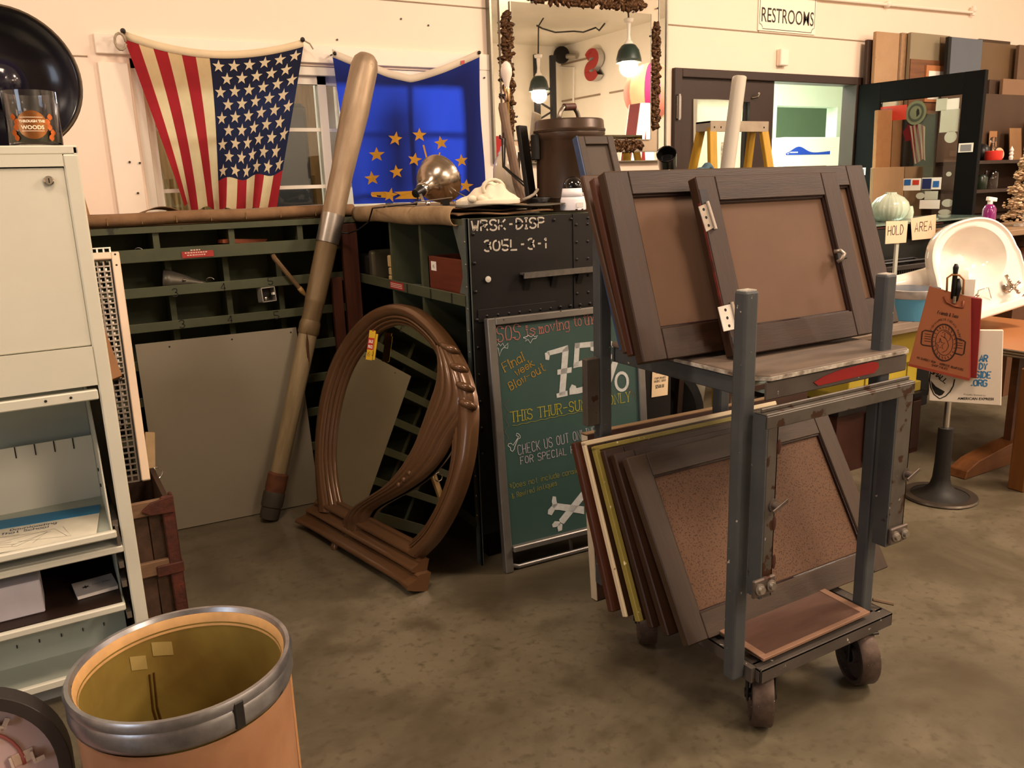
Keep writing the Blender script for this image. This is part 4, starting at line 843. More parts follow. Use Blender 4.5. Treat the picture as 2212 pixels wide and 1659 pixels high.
mb = MB(nt)
for k, (s, sc2) in enumerate((('INDUSTRIAL & SAFE', 1), ('MILITARY SUPPLY', .95), ('CABINET', .6), ('', 0), ('FOUR DRAWER', .8), ('DOUBLE SIDED', .85), ('', 0), ('$2500.00', .62))):
    if s: w_ = (x1_-x0_)*.86*sc2; y = y1_-.024-.0125*k; xm = (x0_+x1_)/2; fit_strokes(mb, s, (xm-w_/2, y), (xm+w_/2, y), .0085 if k < 7 else .013, lw=.14, z=.0014)
mb.build('lettering', mInk, t)
# canvas on the right bench
cy0 = PX(990, 468, RX).y; ymid = PX(757, 460, RX).y
t = thing('canvas_roll', 'tan canvas rolled over the front edge of the black riveted bench below the blue flag', 'cover', (RX, cy0, RZ))
MB().grid(lambda u, v: (RX-.010-.024*math.sin(math.pi*v*1.1)+.003*math.sin(u*17), cy0+(rcv+.02-cy0)*u, RZ+.010+.032*math.cos(math.pi*v*1.1)+.003*math.sin(u*11)), 30, 10).build('roll', mCanvasL, t, smooth=True, solid=.004)
for k, (xa, xb, za) in enumerate(((RX+.0, RX+.40, .014), (RX+.05, RX+.43, .026), (RX+.16, RX+.38, .036))):
    MB().grid(lambda u, v: (xa+(xb-xa)*u+.012*math.sin(v*19+k), cy0+.06*k+(rcv+.25-cy0-.06*k)*v+.015*math.sin(u*13+k), RZ+za+.004*math.sin(u*9+v*14+k)), 14, 24).build('layer', mCanvas if k != 2 else mat('dusty_canvas', '#8a704e', .9, var=.3, scale=8), t, smooth=True, solid=.006)
t2 = MB().grid(lambda u, v: (RX+.02+.42*u, cy0-.015+.20*v, RZ+.040+.006*math.sin(u*6)), 12, 4).build('grey_felt', mat('grey_felt', '#595349', .9, var=.2), smooth=True, solid=.004); tag(t2, 'thin grey felt sheet under the white plaster carving', 'felt')
# things in its bins
bz_ = 1.0
def binbox(name, label, cat, px0, px1, py0, py1, depth, m, x=RX+.03, **k):
    a, b = PX(px0, py0, x), PX(px1, py1, x)
    o = MB().bx(x, x+depth, min(a.y, b.y), max(a.y, b.y), bz_-.008, max(a.z, b.z)).build(name, m, None, **k); return tag(o, label, cat)
binbox('black_tin', 'rounded black tin at the far left of the top right-hand bin row', 'tin', 768, 792, 545, 595, .14, mat('black_tin', '#26241f', .35, var=.3), bevel=.02, seg=3)
binbox('grey_tin', 'rounded grey tin standing between the black tin and the cream blocks', 'tin', 793, 806, 540, 600, .16, mat('grey_tin', '#6a6350', .35, metal=.4, var=.3), bevel=.016, seg=3)
a = PX(812, 590, RX+.02); t = thing('block_stack', 'stack of four cream plaster blocks in the bin beside the grey tin', 'block stack', (RX+.02, a.y, bz_))
for k, (z, h, dy) in enumerate(((0, .022, 0), (.024, .022, .004), (.048, .032, 0), (.082, .05, .006))): MB().bx(RX+.02, RX+.11, 3.285+dy, 3.35+dy, bz_-.008+z, bz_-.008+z+h).build('block', mat('cream_block', '#c4ab78', .7, var=.2, scale=14), t, bevel=.004)
wb_ = fr((RX+.02, 0, 0), (.25, 1, 0), (0, 0, 1)); a, b = PX(912, 553, RX+.02), PX(1000, 620, RX+.02)
t = thing('wooden_box', 'red-brown wooden box with a white sticker in the right-hand bin under the canvas', 'box', (RX+.02, b.y, bz_))
y_lo, y_hi = ry0+.05, min(a.y, 2.938)
MB().bx(RX+.022, RX+.036, y_lo, y_hi, bz_-.005, a.z+.004).bx(RX+.022, RX+.2, y_hi-.012, y_hi, bz_-.005, a.z+.004).bx(RX+.022, RX+.2, y_lo, y_lo+.012, bz_-.005, a.z+.004).build('body', mat('mahogany', '#6b3424', .42, col2='#55281b', scale=4, stretch=(6, .6, 6)), t, bevel=.002)
MB().bx(RX+.021, RX+.022, y_hi-.075, y_hi-.03, a.z-.05, a.z-.015).build('sticker', mPaper, t); mb = MB(fr((RX+.0205, y_hi-.045, a.z-.04), (0, -1, 0), (0, 0, 1))); strokes(mb, '45', .012, lw=.12); mb.build('sticker_text', mInk, t)
for k, (px, py) in enumerate(((870, 604), (884, 606))):
    p = PX(px, py, RX+.02); o = MB(fr((RX+.03, p.y, bz_+.003*k+.002), (1, .4-.6*k, 0), (-.4+.6*k, 1, 0))).bx(-.02, .08, -.03, .03, 0, .001).build('glass_slide', mat('pale_glass_card', '#9fb0a8', .15, var=.1)); tag(o, ('pale glass card lying in the middle bin, the nearer of two', 'pale glass card lying in the middle bin, the one behind')[k], 'card')

# ------------------------------------------------------------------ arched bronze mirror
MA, MU = V((.890, 3.283, 0)), V((.188, -.982, 0)).normalized(); tl = math.radians(15.5)
MFm = fr(MA+V((0, 0, .01)), MU, V((.982*math.sin(tl), .188*math.sin(tl), math.cos(tl)))); mi = MFm.inverted(); mn = MFm.to_3x3() @ V((0, 0, 1))
def ml(px, py, z=0): q = mi @ PL(px, py, MFm @ V((0, 0, z)), mn); return V((q.x, q.y))
def spline(pts, n):
    P = [pts[0]*2-pts[1]]+pts+[pts[-1]*2-pts[-2]]; out = []; m = len(pts)-1
    for i in range(n+1):
        s = i/n*m; k = min(int(s), m-1); u = s-k; a, b, c_, d = P[k:k+4]
        out.append(.5*((2*b)+(c_-a)*u+(2*a-5*b+4*c_-d)*u*u+(3*b-a-3*c_+d)*u**3))
    return out
OUT = [ml(*p) for p in ((694, 1104), (690, 1040), (688, 985), (691, 920), (700, 855), (716, 800), (738, 752), (768, 708), (805, 674), (850, 657), (893, 663), (930, 688), (962, 722), (985, 757), (1005, 797), (1020, 845), (1026, 890), (1024, 940), (1018, 990), (1006, 1040), (990, 1085), (968, 1130), (942, 1170), (908, 1205))]
INN = [ml(*p) for p in ((742, 1110), (728, 1045), (723, 985), (727, 925), (738, 865), (753, 815), (773, 775), (799, 742), (826, 715), (855, 703), (882, 706), (905, 720), (928, 742), (944, 768), (958, 808), (968, 856), (974, 900), (977, 945), (975, 990), (966, 1034), (951, 1075), (932, 1114), (909, 1148), (878, 1176))]
N_ = 92; so, si = spline(OUT, N_), spline(INN, N_)
mBrz = mat('bronze_paint', '#5e442b', .30, metal=.3, col2='#5c3f29', scale=5, coat=.35, var=.1, chips='#c9ab82', chip_at=.80, chip_scale=16)
prof = [(0, -.02), (0, .006), (.04, .018), (.12, .028), (.24, .033), (.36, .032), (.46, .027), (.53, .021), (.56, .015), (.585, .020), (.66, .021), (.71, .015), (.725, .010), (.75, .014), (.82, .014), (.86, .008), (.88, .004), (.91, .007), (.96, .006), (1, .0), (1, -.012)]
t = thing('arched_mirror', 'arched bronze mirror with a sweeping fan of ribs, leaning on the black riveted bench', 'mirror', MA)
mb = MB(); K = len(prof); vs = []
for a, b in zip(so, si):
    for s, z in prof: p = a.lerp(b, s); vs.append((p.x, p.y, z))
mb.add(vs, [(i*K+k, (i+1)*K+k, (i+1)*K+k+1, i*K+k+1) for i in range(N_) for k in range(K-1)]); mb.build('arch_frame', mBrz, t, MFm, smooth=50)
mid = [a.lerp(b, .7) for a, b in zip(so, si)]
MB().poly([(p.x, p.y, -.004) for p in mid]+[(mid[-1].x, mid[-1].y-.02, -.004), (mid[0].x, mid[0].y-.02, -.004)]).build('mirror_glass', mat('old_mirror', '#c9c4b4', .015, metal=1, var=.02), t, MFm)
MB().poly([(p.x, p.y, -.022) for p in mid][::-1]).build('backing_board', mPost, t, MFm)
AA = spline([ml(*p) for p in ((948, 742), (951, 775), (950, 805), (945, 832), (935, 862), (920, 906), (902, 956), (884, 990), (862, 1022), (836, 1050), (797, 1076), (767, 1098), (748, 1125), (736, 1160))], 60)
BBc = spline([ml(*p) for p in ((990, 760), (1009, 798), (1021, 836), (1026, 872), (1018, 902), (1002, 922), (984, 946), (960, 990), (926, 1029), (887, 1057), (851, 1077), (821, 1094), (803, 1112), (786, 1160))], 60)
nr = 5; vs = []; K = nr*8+1
for i, (a, b) in enumerate(zip(AA, BBc)):
    for k in range(K):
        s = k/(K-1); p = a.lerp(b, s); rib = abs(math.sin(math.pi*s*nr))**.7
        env = math.sin(math.pi*min(1, max(0, s)))**.6
        vs.append((p.x, p.y, -.002+(.006+.034*env+.008*rib*(.4+.6*env))*(1 if i < 57 else .8)))
mb = MB().add(vs, [(i*K+k, (i+1)*K+k, (i+1)*K+k+1, i*K+k+1) for i in range(60) for k in range(K-1)]); mb.build('ribbed_fan', mBrz, t, MFm, smooth=True)
# stepped scallops where the ribs meet the outer edge
for k, (p0, p1) in enumerate((((962, 745), (990, 757)), ((985, 790), (1008, 797)), ((1000, 830), (1021, 838)), ((1008, 868), (1026, 876)))):
    a, b = ml(*p0), ml(*p1); MB().tube([(a.x-.01, a.y, .026), (a.lerp(b, .5).x, a.lerp(b, .5).y, .034), (b.x, b.y, .024), (b.x+.006, b.y-.008, .0)], [.006, .013, .015, .010], 12).build('scallop', mBrz, t, MFm, smooth=True)
for p in ((889, 1022), (877, 1036), (866, 1047)): a = ml(*p, .03); MB().ball((a.x, a.y, .040), .011, 10, 8, (1, 1, .7)).build('pearl', mBrz, t, MFm, smooth=True)
L_ = .79
def mould(v0, v1, zf, ua, ub, flare, name):
    mb = MB(); n, k_ = 30, 12; vs = []
    for i in range(n+1):
        s = i/n; e = math.exp(-((1-s)/.05)**2)+math.exp(-(s/.05)**2); uu = ua+(ub-ua)*s
        for k in range(k_+1):
            q = k/k_; pr = min(1, 1.9*math.sin(math.pi*q)**.7)*(.80+.20*math.cos(math.pi*(q-.25)*2))
            vs.append((uu+(.012 if s > .5 else -.012)*e*flare*(1-q), v0+(v1-v0)*q-(.004*e*flare if q < .3 else 0), -.024+(zf+.024)*pr+.012*e*flare*(1-q)))
    mb.add(vs, [(i*(k_+1)+k, (i+1)*(k_+1)+k, (i+1)*(k_+1)+k+1, i*(k_+1)+k+1) for i in range(n) for k in range(k_)]+[tuple(range(k_+1))[::-1], tuple(n*(k_+1)+k for k in range(k_+1))])
    mb.build(name, mBrz, t, MFm, smooth=60)
mould(.088, .150, .030, .015, L_-.035, 0, 'upper_moulding'); mould(.046, .098, .046, -.010, L_-.012, .3, 'middle_moulding'); mould(-.006, .056, .068, -.03, L_+.012, 1, 'plinth_moulding')
a = ml(748, 1165); MB().tube([(a.x-.012, a.y+.0, .03), (a.x, a.y-.03, .045), (a.x+.008, a.y-.06, .05)], [.024, .020, .008], 10).build('rib_root', mBrz, t, MFm, smooth=True)
# sale tag
a = ml(813, 715, .02); tgf = MFm @ fr((a.x, a.y, .034), (1, .05, 0), (.03, 1, 0))
t = thing('sale_tag', 'yellow and red sale tag hanging on the upper left of the bronze mirror', 'tag', tgf.translation)
MB(tgf).bx(-.026, .018, -.118, 0, 0, .0012).build('card', mat('tag_yellow', '#d8b12f', .6, var=.06), t); MB(tgf).bx(-.012, .032, -.115, -.012, -.004, -.003).build('card_behind', MATS['tag_yellow'], t)
MB(tgf).bx(-.0255, .0175, -.077, -.030, .0012, .0018).build('red_band', mat('tag_red', '#b8352b', .6, var=.06), t); MB(tgf).lathe([(.005, .0013), (0, .0016)], 10).build('eyelet', mRed, t)
mb = MB(tgf)
for s, yy in (('SALE', -.050), ('PRICE', -.071)): vs, fs = text_mesh(s, .0165, bold=.0006, align='CENTER', xs=.9 if len(s) == 4 else .78); mb.add([(x-.004, y+yy, .0022) for x, y, z in vs], fs)
mb.build('lettering', mPaper, t); mb = MB(tgf); strokes(mb, '45-2', .016, lw=.1, start=(-.02, -.105), z=.0016, jit=.03, rise=.15); mb.build('handwriting', mInk, t)

# ------------------------------------------------------------------ chalkboard A-frame
CB = V((1.352, 2.447, .0)); CFm = fr(CB, (1, -.055, 0), V((-.012, .080, .944))); ci = CFm.inverted(); cn = CFm.to_3x3() @ V((0, 0, 1))
def cl(px, py): q = ci @ PL(px, py, CB, cn); return (q.x, q.y)
CW = cl(1394, 880)[0]; CT = cl(1041, 690)[1]; cb0 = cl(1108, 1185)[1]
t = thing('chalkboard_sign', 'green chalkboard in an aluminium frame with a closing sale notice, standing before the black bench', 'sign', CB)
mCf = mat('grey_aluminium', '#8d8a85', .38, metal=.7, var=.15, scale=14)
MB().bx(0, .032, .0, CT, -.02, .012).build('frame_upright', mCf, t, CFm, bevel=.003); MB().bx(CW-.032, CW, .0, CT, -.02, .012).build('frame_upright', mCf, t, CFm, bevel=.003)
MB().bx(.032, CW-.032, CT-.026, CT, -.02, .012).build('frame_top', mCf, t, CFm, bevel=.003); MB().bx(.032, CW-.032, cb0-.008, cb0+.014, -.02, .026).build('chalk_ledge', mCf, t, CFm, bevel=.003)
MB().bx(.03, CW-.03, cb0, CT-.03, -.006, .002).build('board', mat('green_slate', '#2b4843', .6, col2='#39514b', scale=2.2, wob=.4), t, CFm)
r_ = .04; MB().tube([(.02, .09, -.004), (.022, .05, -.004), (.03, .022, -.004), (.06, .011, -.004), (CW-.06, .011, -.004), (CW-.03, .022, -.004), (CW-.02, .05, -.004), (CW-.02, .09, -.004)], .0095, 8).build('floor_tube', mCf, t, CFm, smooth=True)
for px, py in ((1085, 690), (1208, 671), (1250, 665)): x, y = cl(px, py); MB().lathe([(.003, .0122), (0, .0135)], 8).build('screw', mSteelDk, t, CFm @ Matrix.Translation((x, y, 0)))
MB().tube([(.3, .012, -.02), (.3, .2, -.03), (.3, CT-.05, -.025)], .008, 6).build('back_strut', mCf, t, CFm)
def chalk(lines, m, name='chalk_lettering'):
    mb = MB()
    for txt, a, b, h, lw, sr in lines:
        mb.M = I4; fit_strokes(mb, txt, cl(*a), cl(*b), h, lw=lw, serif=sr, jit=.012, z=.0032, track=1.7)
    mb.build(name, m, t, CFm)
kP = mat('chalk_pink', '#b0746c', .9, var=.3, scale=60); kW = mat('chalk_white', '#c9cdca', .9, var=.2, scale=60); kY = mat('chalk_yellow', '#aca63c', .9, var=.3, scale=60); kO = mat('chalk_orange', '#ab8a3a', .9, var=.3, scale=60); kL = mat('chalk_lilac', '#b5adb6', .9, var=.3, scale=60); kG = mat('chalk_dull_yellow', '#8d8c3f', .9, var=.3, scale=60)
chalk([('SOS', (1074, 739), (1128, 732), .056, .06, .12), ('is', (1137, 726), (1160, 721), .036, .08, .14), ('moving', (1165, 721), (1232, 708), .038, .08, .10), ('to', (1238, 705), (1258, 702), .038, .08, .10), ('the', (1260, 703), (1292, 697), .044, .08, .10)], kP)
chalk([('Final', (1090, 803), (1137, 776), .034, .09, .1), ('week', (1116, 812), (1156, 787), .027, .1, .1), ('Blow-out', (1103, 843), (1180, 798), .030, .1, .1)], kO)
chalk([('THIS THUR-SUNDAY ONLY', (1104, 912), (1364, 866), .038, .085, .1)], kY)
chalk([('CHECK US OUT ONLINE', (1119, 983), (1290, 940), .037, .07, 0), ('FOR SPECIAL FINDS', (1124, 1003), (1276, 970), .028, .09, 0)], kL)
chalk([('*Does not include consignment', (1101, 1056), (1284, 1012), .021, .09, 0), ('& Rewired Antiques', (1106, 1077), (1204, 1047), .020, .09, 0)], kG)
def heavy(polys, m, name):
    mb = MB()
    for pl in polys: mb.poly([cl(*p)+(.0032,) for p in pl][::-1])
    mb.build(name, m, t, CFm)
Z5 = lambda x, y: (640+x/2.962, 440+y/2.962)
heavy([[Z5(*p) for p in pl] for pl in (
    [(1588, 955), (1615, 945), (1620, 965), (1615, 1000), (1592, 998)], [(1600, 945), (1735, 905), (1740, 940), (1612, 972)], [(1735, 905), (1740, 940), (1718, 1222), (1678, 1228), (1700, 940)], [(1668, 1062), (1760, 1045), (1758, 1080), (1668, 1095)], [(1662, 1215), (1732, 1195), (1734, 1228), (1665, 1242)],
    [(1780, 892), (1905, 880), (1906, 915), (1782, 926)], [(1878, 884), (1906, 880), (1905, 945), (1880, 940)], [(1780, 892), (1812, 890), (1802, 1040), (1770, 1045)], [(1770, 1020), (1830, 1000), (1880, 1010), (1912, 1050), (1880, 1070), (1850, 1040), (1800, 1045), (1770, 1052)], [(1912, 1050), (1920, 1110), (1900, 1165), (1862, 1200), (1850, 1165), (1880, 1120), (1880, 1070)], [(1862, 1200), (1800, 1215), (1745, 1222), (1745, 1185), (1760, 1155), (1785, 1165), (1790, 1180), (1850, 1165)])], kW, 'chalk_number')
heavy([[(1338, 732), (1352, 730), (1312, 848), (1298, 852)]], kW, 'chalk_number')
for cx, cy in ((1312, 756), (1342, 824)): MB().ribbon([cl(cx+13*math.cos(a), cy+19*math.sin(a))+(.0033,) for a in (2*math.pi*k/18 for k in range(19))], .012).build('chalk_number', kW, t, CFm)
# spiky bursts, bones, squiggles
mb = MB()
for c0, pts in (((0, 0), [(1270, 910), (1285, 905), (1290, 890), (1305, 910), (1318, 892), (1330, 915), (1352, 892), (1350, 925), (1325, 920), (1310, 935), (1298, 975), (1290, 925), (1270, 915)]), ((0, 0), [(1450, 855), (1475, 850), (1480, 840), (1500, 852), (1515, 840), (1522, 852), (1542, 842), (1530, 862), (1510, 865), (1495, 892), (1480, 868), (1462, 880), (1470, 865), (1450, 858)])):
    mb.ribbon([cl(*Z5(*p))+(.0033,) for p in pts], .0022)
bone = [(1420, 1490), (1405, 1482), (1408, 1468), (1420, 1472), (1430, 1485), (1430, 1498), (1415, 1505), (1395, 1555), (1392, 1570), (1380, 1585), (1368, 1575), (1368, 1560), (1352, 1548), (1356, 1535), (1372, 1532), (1385, 1545), (1420, 1490)]
mb.ribbon([cl(*Z5(*p))+(.0033,) for p in bone], .0025); mb.build('chalk_drawing', kW, t, CFm)
mb = MB(); mb.ribbon([cl(*Z5(1380+k*30, 1418-k*6.3+6*(k % 2)))+(.0033,) for k in range(17)], .002); mb.build('chalk_underline', kG, t, CFm)
mb = MB(); mb.ribbon([cl(1098-8*(k % 2), 862+k*14)+(.0033,) for k in range(8)], .0018); mb.ribbon([cl(1352+k*3, 830+12*(k % 2)+k*3)+(.0033,) for k in range(9)], .0018); mb.build('chalk_zigzag', mat('chalk_faint_pink', '#6d5a50', .9, var=.3, scale=60), t, CFm)
Zb = lambda x, y: (640+x/3.318, 860+y/3.318)
heavy([[Zb(*p) for p in pl] for pl in ([(1830, 765), (1870, 752), (2060, 775), (2060, 830), (1880, 800), (1850, 800)], [(1835, 702), (1858, 705), (1862, 735), (1870, 765), (1840, 790), (1828, 740)], [(1830, 770), (1850, 800), (1828, 838), (1800, 830), (1802, 800)],
    [(1880, 870), (2040, 670), (2060, 700), (2060, 720), (1915, 900), (1890, 890)], [(1830, 905), (1850, 880), (1885, 882), (1890, 905), (1860, 922), (1835, 925)], [(1880, 895), (1905, 900), (1902, 945), (1875, 955), (1868, 925)])], kW, 'chalk_bones')

# ------------------------------------------------------------------ things standing on the benches
TZ = RZ+.034
# clamp lamp reflector
rc = PY(941, 392, 3.05); rax = (_r2*.46+_u2*.50+_f*.73).normalized(); RF = axis_frame(rc, rax)
t = thing('clamp_lamp', 'shiny spun aluminium clamp lamp reflector lying against the blue flag', 'lamp', rc)
MB().lathe([(.020, -.088), (.026, -.085), (.030, -.065), (.050, -.050), (.072, -.028), (.086, .000), (.093, .026), (.097, .030), (.097, .034)], 40).build('reflector', mat('spun_aluminium', '#b3a596', .22, metal=1, var=.2, scale=3, stretch=(1, 1, 30)), t, RF, smooth=True, solid=.0015)
MB().lathe([(0, -.150), (.016, -.148), (.019, -.12), (.023, -.11), (.023, -.085)], 18).build('socket', mBlack, t, RF, smooth=40); MB().lathe([(.024, -.108), (.027, -.104), (.027, -.092), (.022, -.086)], 18).build('collar', mChrome, t, RF, smooth=True)
s = rc+rax*-.12; cp = PY(925, 446, 2.93); cp.z = TZ+.018
MB().bar(s, cp+V((-.02, 0, .01)), .012, .004).bar(cp+V((-.05, .02, .006)), cp+V((.09, -.03, .02)), .014, .004).bar(cp+V((-.05, .02, -.008)), cp+V((.09, -.03, -.006)), .014, .004).build('clamp', mAlu, t, bevel=.001); MB().ball(cp, .012, 8, 6).build('clamp_spring', mChrome, t, smooth=True)
MB().bx(cp.x+.05, cp.x+.075, cp.y-.035, cp.y-.005, cp.z-.02, cp.z+.012).build('clamp_pad', mBlack, t)
for d_ in (0, .03): MB().cyl(PY(984, 430, 3.0)+V((0, 0, d_)), PY(1000, 445, 2.9)+V((.02, 0, d_)), .003, 6).build('guard_wire', mAlu, t)
# cord of the lamp running down and round the pole
pts = [s, s+V((-.03, -.03, -.05)), PY(900, 441, 2.95), PY(865, 443, 2.95), PY(830, 447, 2.9), PX(806, 464, RX-.045), PX(796, 480, RX-.05), PX(775, 496, RX-.06), PX(752, 504, RX-.08), PY(738, 503, 3.56), PY(725, 496, 3.54), PY(712, 490, 3.535), PY(700, 487, 3.55), PY(697, 482, 3.60)]
for p in pts[1:6]: p.z = max(p.z, TZ+.002)
pts = [V(p) for p in pts]; sp = []
for i in range(len(pts)-1): sp += [pts[i].lerp(pts[i+1], k/4) for k in range(4)]
tag(MB().tube(sp+[pts[-1]], .0035, 6).build('power_cable', mBlack, smooth=True), 'thin black cord running from the clamp lamp over the canvas and round the pole', 'cord')
# white plaster carving
pc = PY(1055, 447, 2.72); t = thing('plaster_carving', 'white plaster shell carving on a flat slab lying on the bench corner', 'carving', (pc.x, 2.72, RZ+.045))
KM = Matrix.Translation((pc.x+.0, 2.72, RZ+.045)); mPl = mat('aged_plaster', '#ddd2bb', .6, var=.12, scale=14, bump=.15, bscale=30)
def shell(u, v):
    x = -.115+.235*u; env = math.sin(math.pi*min(1, max(0, u)))**.55; y = (-.07+.16*v)*(.45+.55*env); pk = math.exp(-((u-.62)/.30)**2)
    h = (.018+.046*pk)*math.sin(math.pi*v)**.45*env
    return (x, y, .014+h*(1+.20*math.sin(v*15+u*9)+.14*math.sin(u*24-v*9)))
MB().grid(shell, 44, 26).build('shell', mPl, t, KM, smooth=True); MB().lathe([(.0, 0), (.125, 0), (.127, .006), (.124, .015), (0, .017)], 32, sy=.72).build('slab', mPl, t, KM, smooth=40)
for k in range(4): MB().ball((-.10+.038*k, -.062+.004*k, .022), .017, 10, 8, (1, .8, .8)).build('scallop_lobe', mPl, t, KM, smooth=True)
MB().tube([(.0+.05*math.cos(a)*(1-a/14), -.035+.0*a, .055+.036*math.sin(a)*(1-a/14)) for a in (k*.42 for k in range(16))], [.007]*10+[.006, .005, .004, .003, .003, .002], 6).build('scroll', mPl, t, KM, smooth=True)
# brown insulated tank
UY = 2.83; tc_ = PY(1232, 437, UY); TM = Matrix.Translation((tc_.x, UY, RZ+.002)); tR = .134; tH = PY(1232, 286, UY-.1).z-RZ
t = thing('steel_urn', 'brown insulated food urn with a loop handle standing on the black bench', 'urn', (tc_.x, UY, RZ))
mUrn = mat('brown_hammered_paint', '#443327', .36, metal=.25, col2='#35271b', scale=7, bump=.06, chips='#7d6a52', chip_at=.78, chip_scale=22)
MB().lathe([(0, 0), (tR*.97, 0), (tR*.99, .05), (tR*1.01, .052), (tR, .06), (tR, tH-.03), (tR*1.02, tH-.026), (tR*1.07, tH-.004), (tR*1.05, tH+.004)], 44).build('body', mUrn, t, TM, smooth=40)
MB().lathe([(tR*1.07, tH+.004), (tR*1.08, tH+.012), (tR*1.04, tH+.018), (tR*1.02, tH+.045), (tR*.98, tH+.052), (0, tH+.058)], 44).build('lid', mUrn, t, TM, smooth=40)
MB().tube([(.055*math.cos(a), .012*math.cos(a), tH+.052+.055*math.sin(a)) for a in (math.pi*k/14 for k in range(15))], .009, 8).build('loop_handle', mat('worn_steel', '#8a8378', .3, metal=.9, var=.3, scale=20), t, TM, smooth=True)
MB().cyl((-.026, -.004, tH+.10), (.03, .005, tH+.104), .014, 12).build('wooden_grip', mPost, t, TM, smooth=40)
MB().grid(lambda u, v: ((tR+.0008)*math.cos(-1.75+.62*u), (tR+.0008)*math.sin(-1.75+.62*u), .155+.10*v), 10, 4).build('faded_label', mat('faded_green_label', '#4a4c34', .6, col2='#5a4a34', scale=30), t, TM, smooth=True)
for a in (2.95, .1): 
    MB().box((0, 0, tH-.05), (.022, .05, .10)).build('lid_clamp', mBlackPaint, t, TM @ Matrix.Rotation(a, 4, 'Z') @ Matrix.Translation((tR+.012, 0, 0)), bevel=.004)
a, b = PY(1142, 288, 2.92), PY(1168, 440, 2.90)
t = tag(MB(fr((a.x-.02, 2.90, RZ+.004), (1, .5, 0), (.02, .16, 1))).bx(0, .06, 0, .34, -.010, .010).build('black_board', mBlackPaint, bevel=.003), 'narrow black metal panel leaning beside the brown urn', 'board')
# security camera style white base with a black dome
sc0 = PY(1238, 441, 2.62); SM = Matrix.Translation((sc0.x, 2.62, RZ+.012)) @ Matrix.Diagonal((1.02, 1.02, 1.04, 1))
t = thing('dome_camera', 'small white camera housing with a glossy black dome on the bench edge', 'camera', (sc0.x, 2.62, RZ+.012))
MB().lathe([(0, 0), (.047, 0), (.048, .004), (.047, .035), (.046, .04), (.042, .048)], 30).build('base', mat('white_plastic', '#ece9ee', .35, var=.02), t, SM, smooth=40)
mb = MB()
for a0, a1 in ((math.pi*.62, math.pi*1.62), (-.35, .0)):
    n = 12; vs = []
    for k in range(n+1):
        a = a0+(a1-a0)*k/n
        vs += [(.042*math.cos(a), .042*math.sin(a), .046), (.037*math.cos(a), .037*math.sin(a), .076 if a0 > 1 else .06)]
    mb.add(vs, [(2*k, 2*k+2, 2*k+3, 2*k+1) for k in range(n)])
mb.build('shield', MATS['white_plastic'], t, SM, smooth=True, solid=.004); MB().ball((0, 0, .082), .0365, 20, 14).build('dome', mat('black_dome', '#060608', .05, var=0, coat=.5), t, SM, smooth=True)
for x in (-.02, .005): MB().bx(x, x+.006, -.049, -.044, 0, .004).build('foot', mInk, t, SM)
MB().bx(-.018, .012, -.0485, -.0475, .01, .026).build('rating_label', mat('label_grey', '#cfccc8', .6), t, SM)
# table lamp base with a bare bulb
LP = PY(1103, 440, 3.36); LM = Matrix.Translation((LP.x, 3.36, RZ)); hb = PY(1097, 205, 3.36).z-RZ
t = thing('table_lamp', 'white ceramic table lamp base with a bare bulb standing before the wall mirror', 'lamp', (LP.x, 3.36, RZ))
k = hb/.60
MB().lathe([(0, 0), (.070, 0), (.074, .012), (.062, .03), (.078, .08), (.092, .17), (.090, .22), (.078, .265), (.060, .29), (.062, .30), (.050, .315), (.046, .335), (.028, .345)], 32).build('ceramic_body', mat('crazed_ceramic', '#d9cbb6', .2, var=.1, scale=10, coat=.4), t, LM @ Matrix.Scale(k, 4), smooth=True)
MB().lathe([(.016, .34), (.012, .40), (.010, .56), (.013, .57)], 14).build('neck', mat('brass', '#a4834e', .3, metal=.8, var=.2), t, LM @ Matrix.Scale(k, 4), smooth=True)
MB().lathe([(.013, .565), (.017, .575), (.017, .63), (.014, .64)], 16).build('socket', mat('bright_brass', '#c9a67c', .2, metal=1, var=.1), t, LM @ Matrix.Scale(k, 4), smooth=40); MB().cyl((-.04*k, 0, .60*k), (-.012*k, 0, .60*k), .004, 6).ball((-.042*k, 0, .6*k), .007, 8, 6).build('switch_key', mSteelDk, t, LM)
MB().lathe([(.013, .64), (.016, .66), (.029, .70), (.030, .73), (.022, .755), (.008, .768), (0, .77)], 22).build('bulb', mat('frosted_bulb', '#e6d8cc', .3, var=.03), t, LM @ Matrix.Scale(k, 4), smooth=True)
# bent black wire stand and wooden rod in front of it
t = thing('wire_stand', 'bent black wire stand beside the ceramic lamp', 'stand', PY(1092, 440, 3.2))
Wf = lambda px, py, y=3.15: PY(1040+px/5.267, 280+py/5.267, y)
for pp, r in (([Wf(210, 60), Wf(212, 100), Wf(236, 110), Wf(245, 420), Wf(640, 780, 2.95)], .004), ([Wf(250, 35), Wf(250, 90), Wf(268, 100), Wf(262, 420), Wf(640, 730, 2.95)], .004), ([Wf(420, 255, 3.25), Wf(415, 500, 3.25), Wf(400, 740, 3.25)], .003), ([Wf(435, 255, 3.25), Wf(432, 500, 3.25), Wf(420, 740, 3.25)], .003), ([Wf(515, 370, 3.25), Wf(512, 740, 3.25)], .003), ([Wf(532, 370, 3.25), Wf(530, 740, 3.25)], .003)): MB().tube(pp, r, 6).build('wire', mSteelDk, t)
q0, q1 = PY(1086, 233, 3.24), PY(1118, 396, 3.14); q2 = q1+(q1-q0)*.42; q2.z = TZ
t = tag(MB().tube([q0+V((-.0, 0, .02)), q0, q1, q2], [.016, .020, .021, .021], 10).build('wooden_stake', mat('greyed_wood', '#7c6450', .6, var=.25, scale=8, stretch=(6, 6, 1))), 'round greyed wooden stake leaning in front of the ceramic lamp', 'stake')
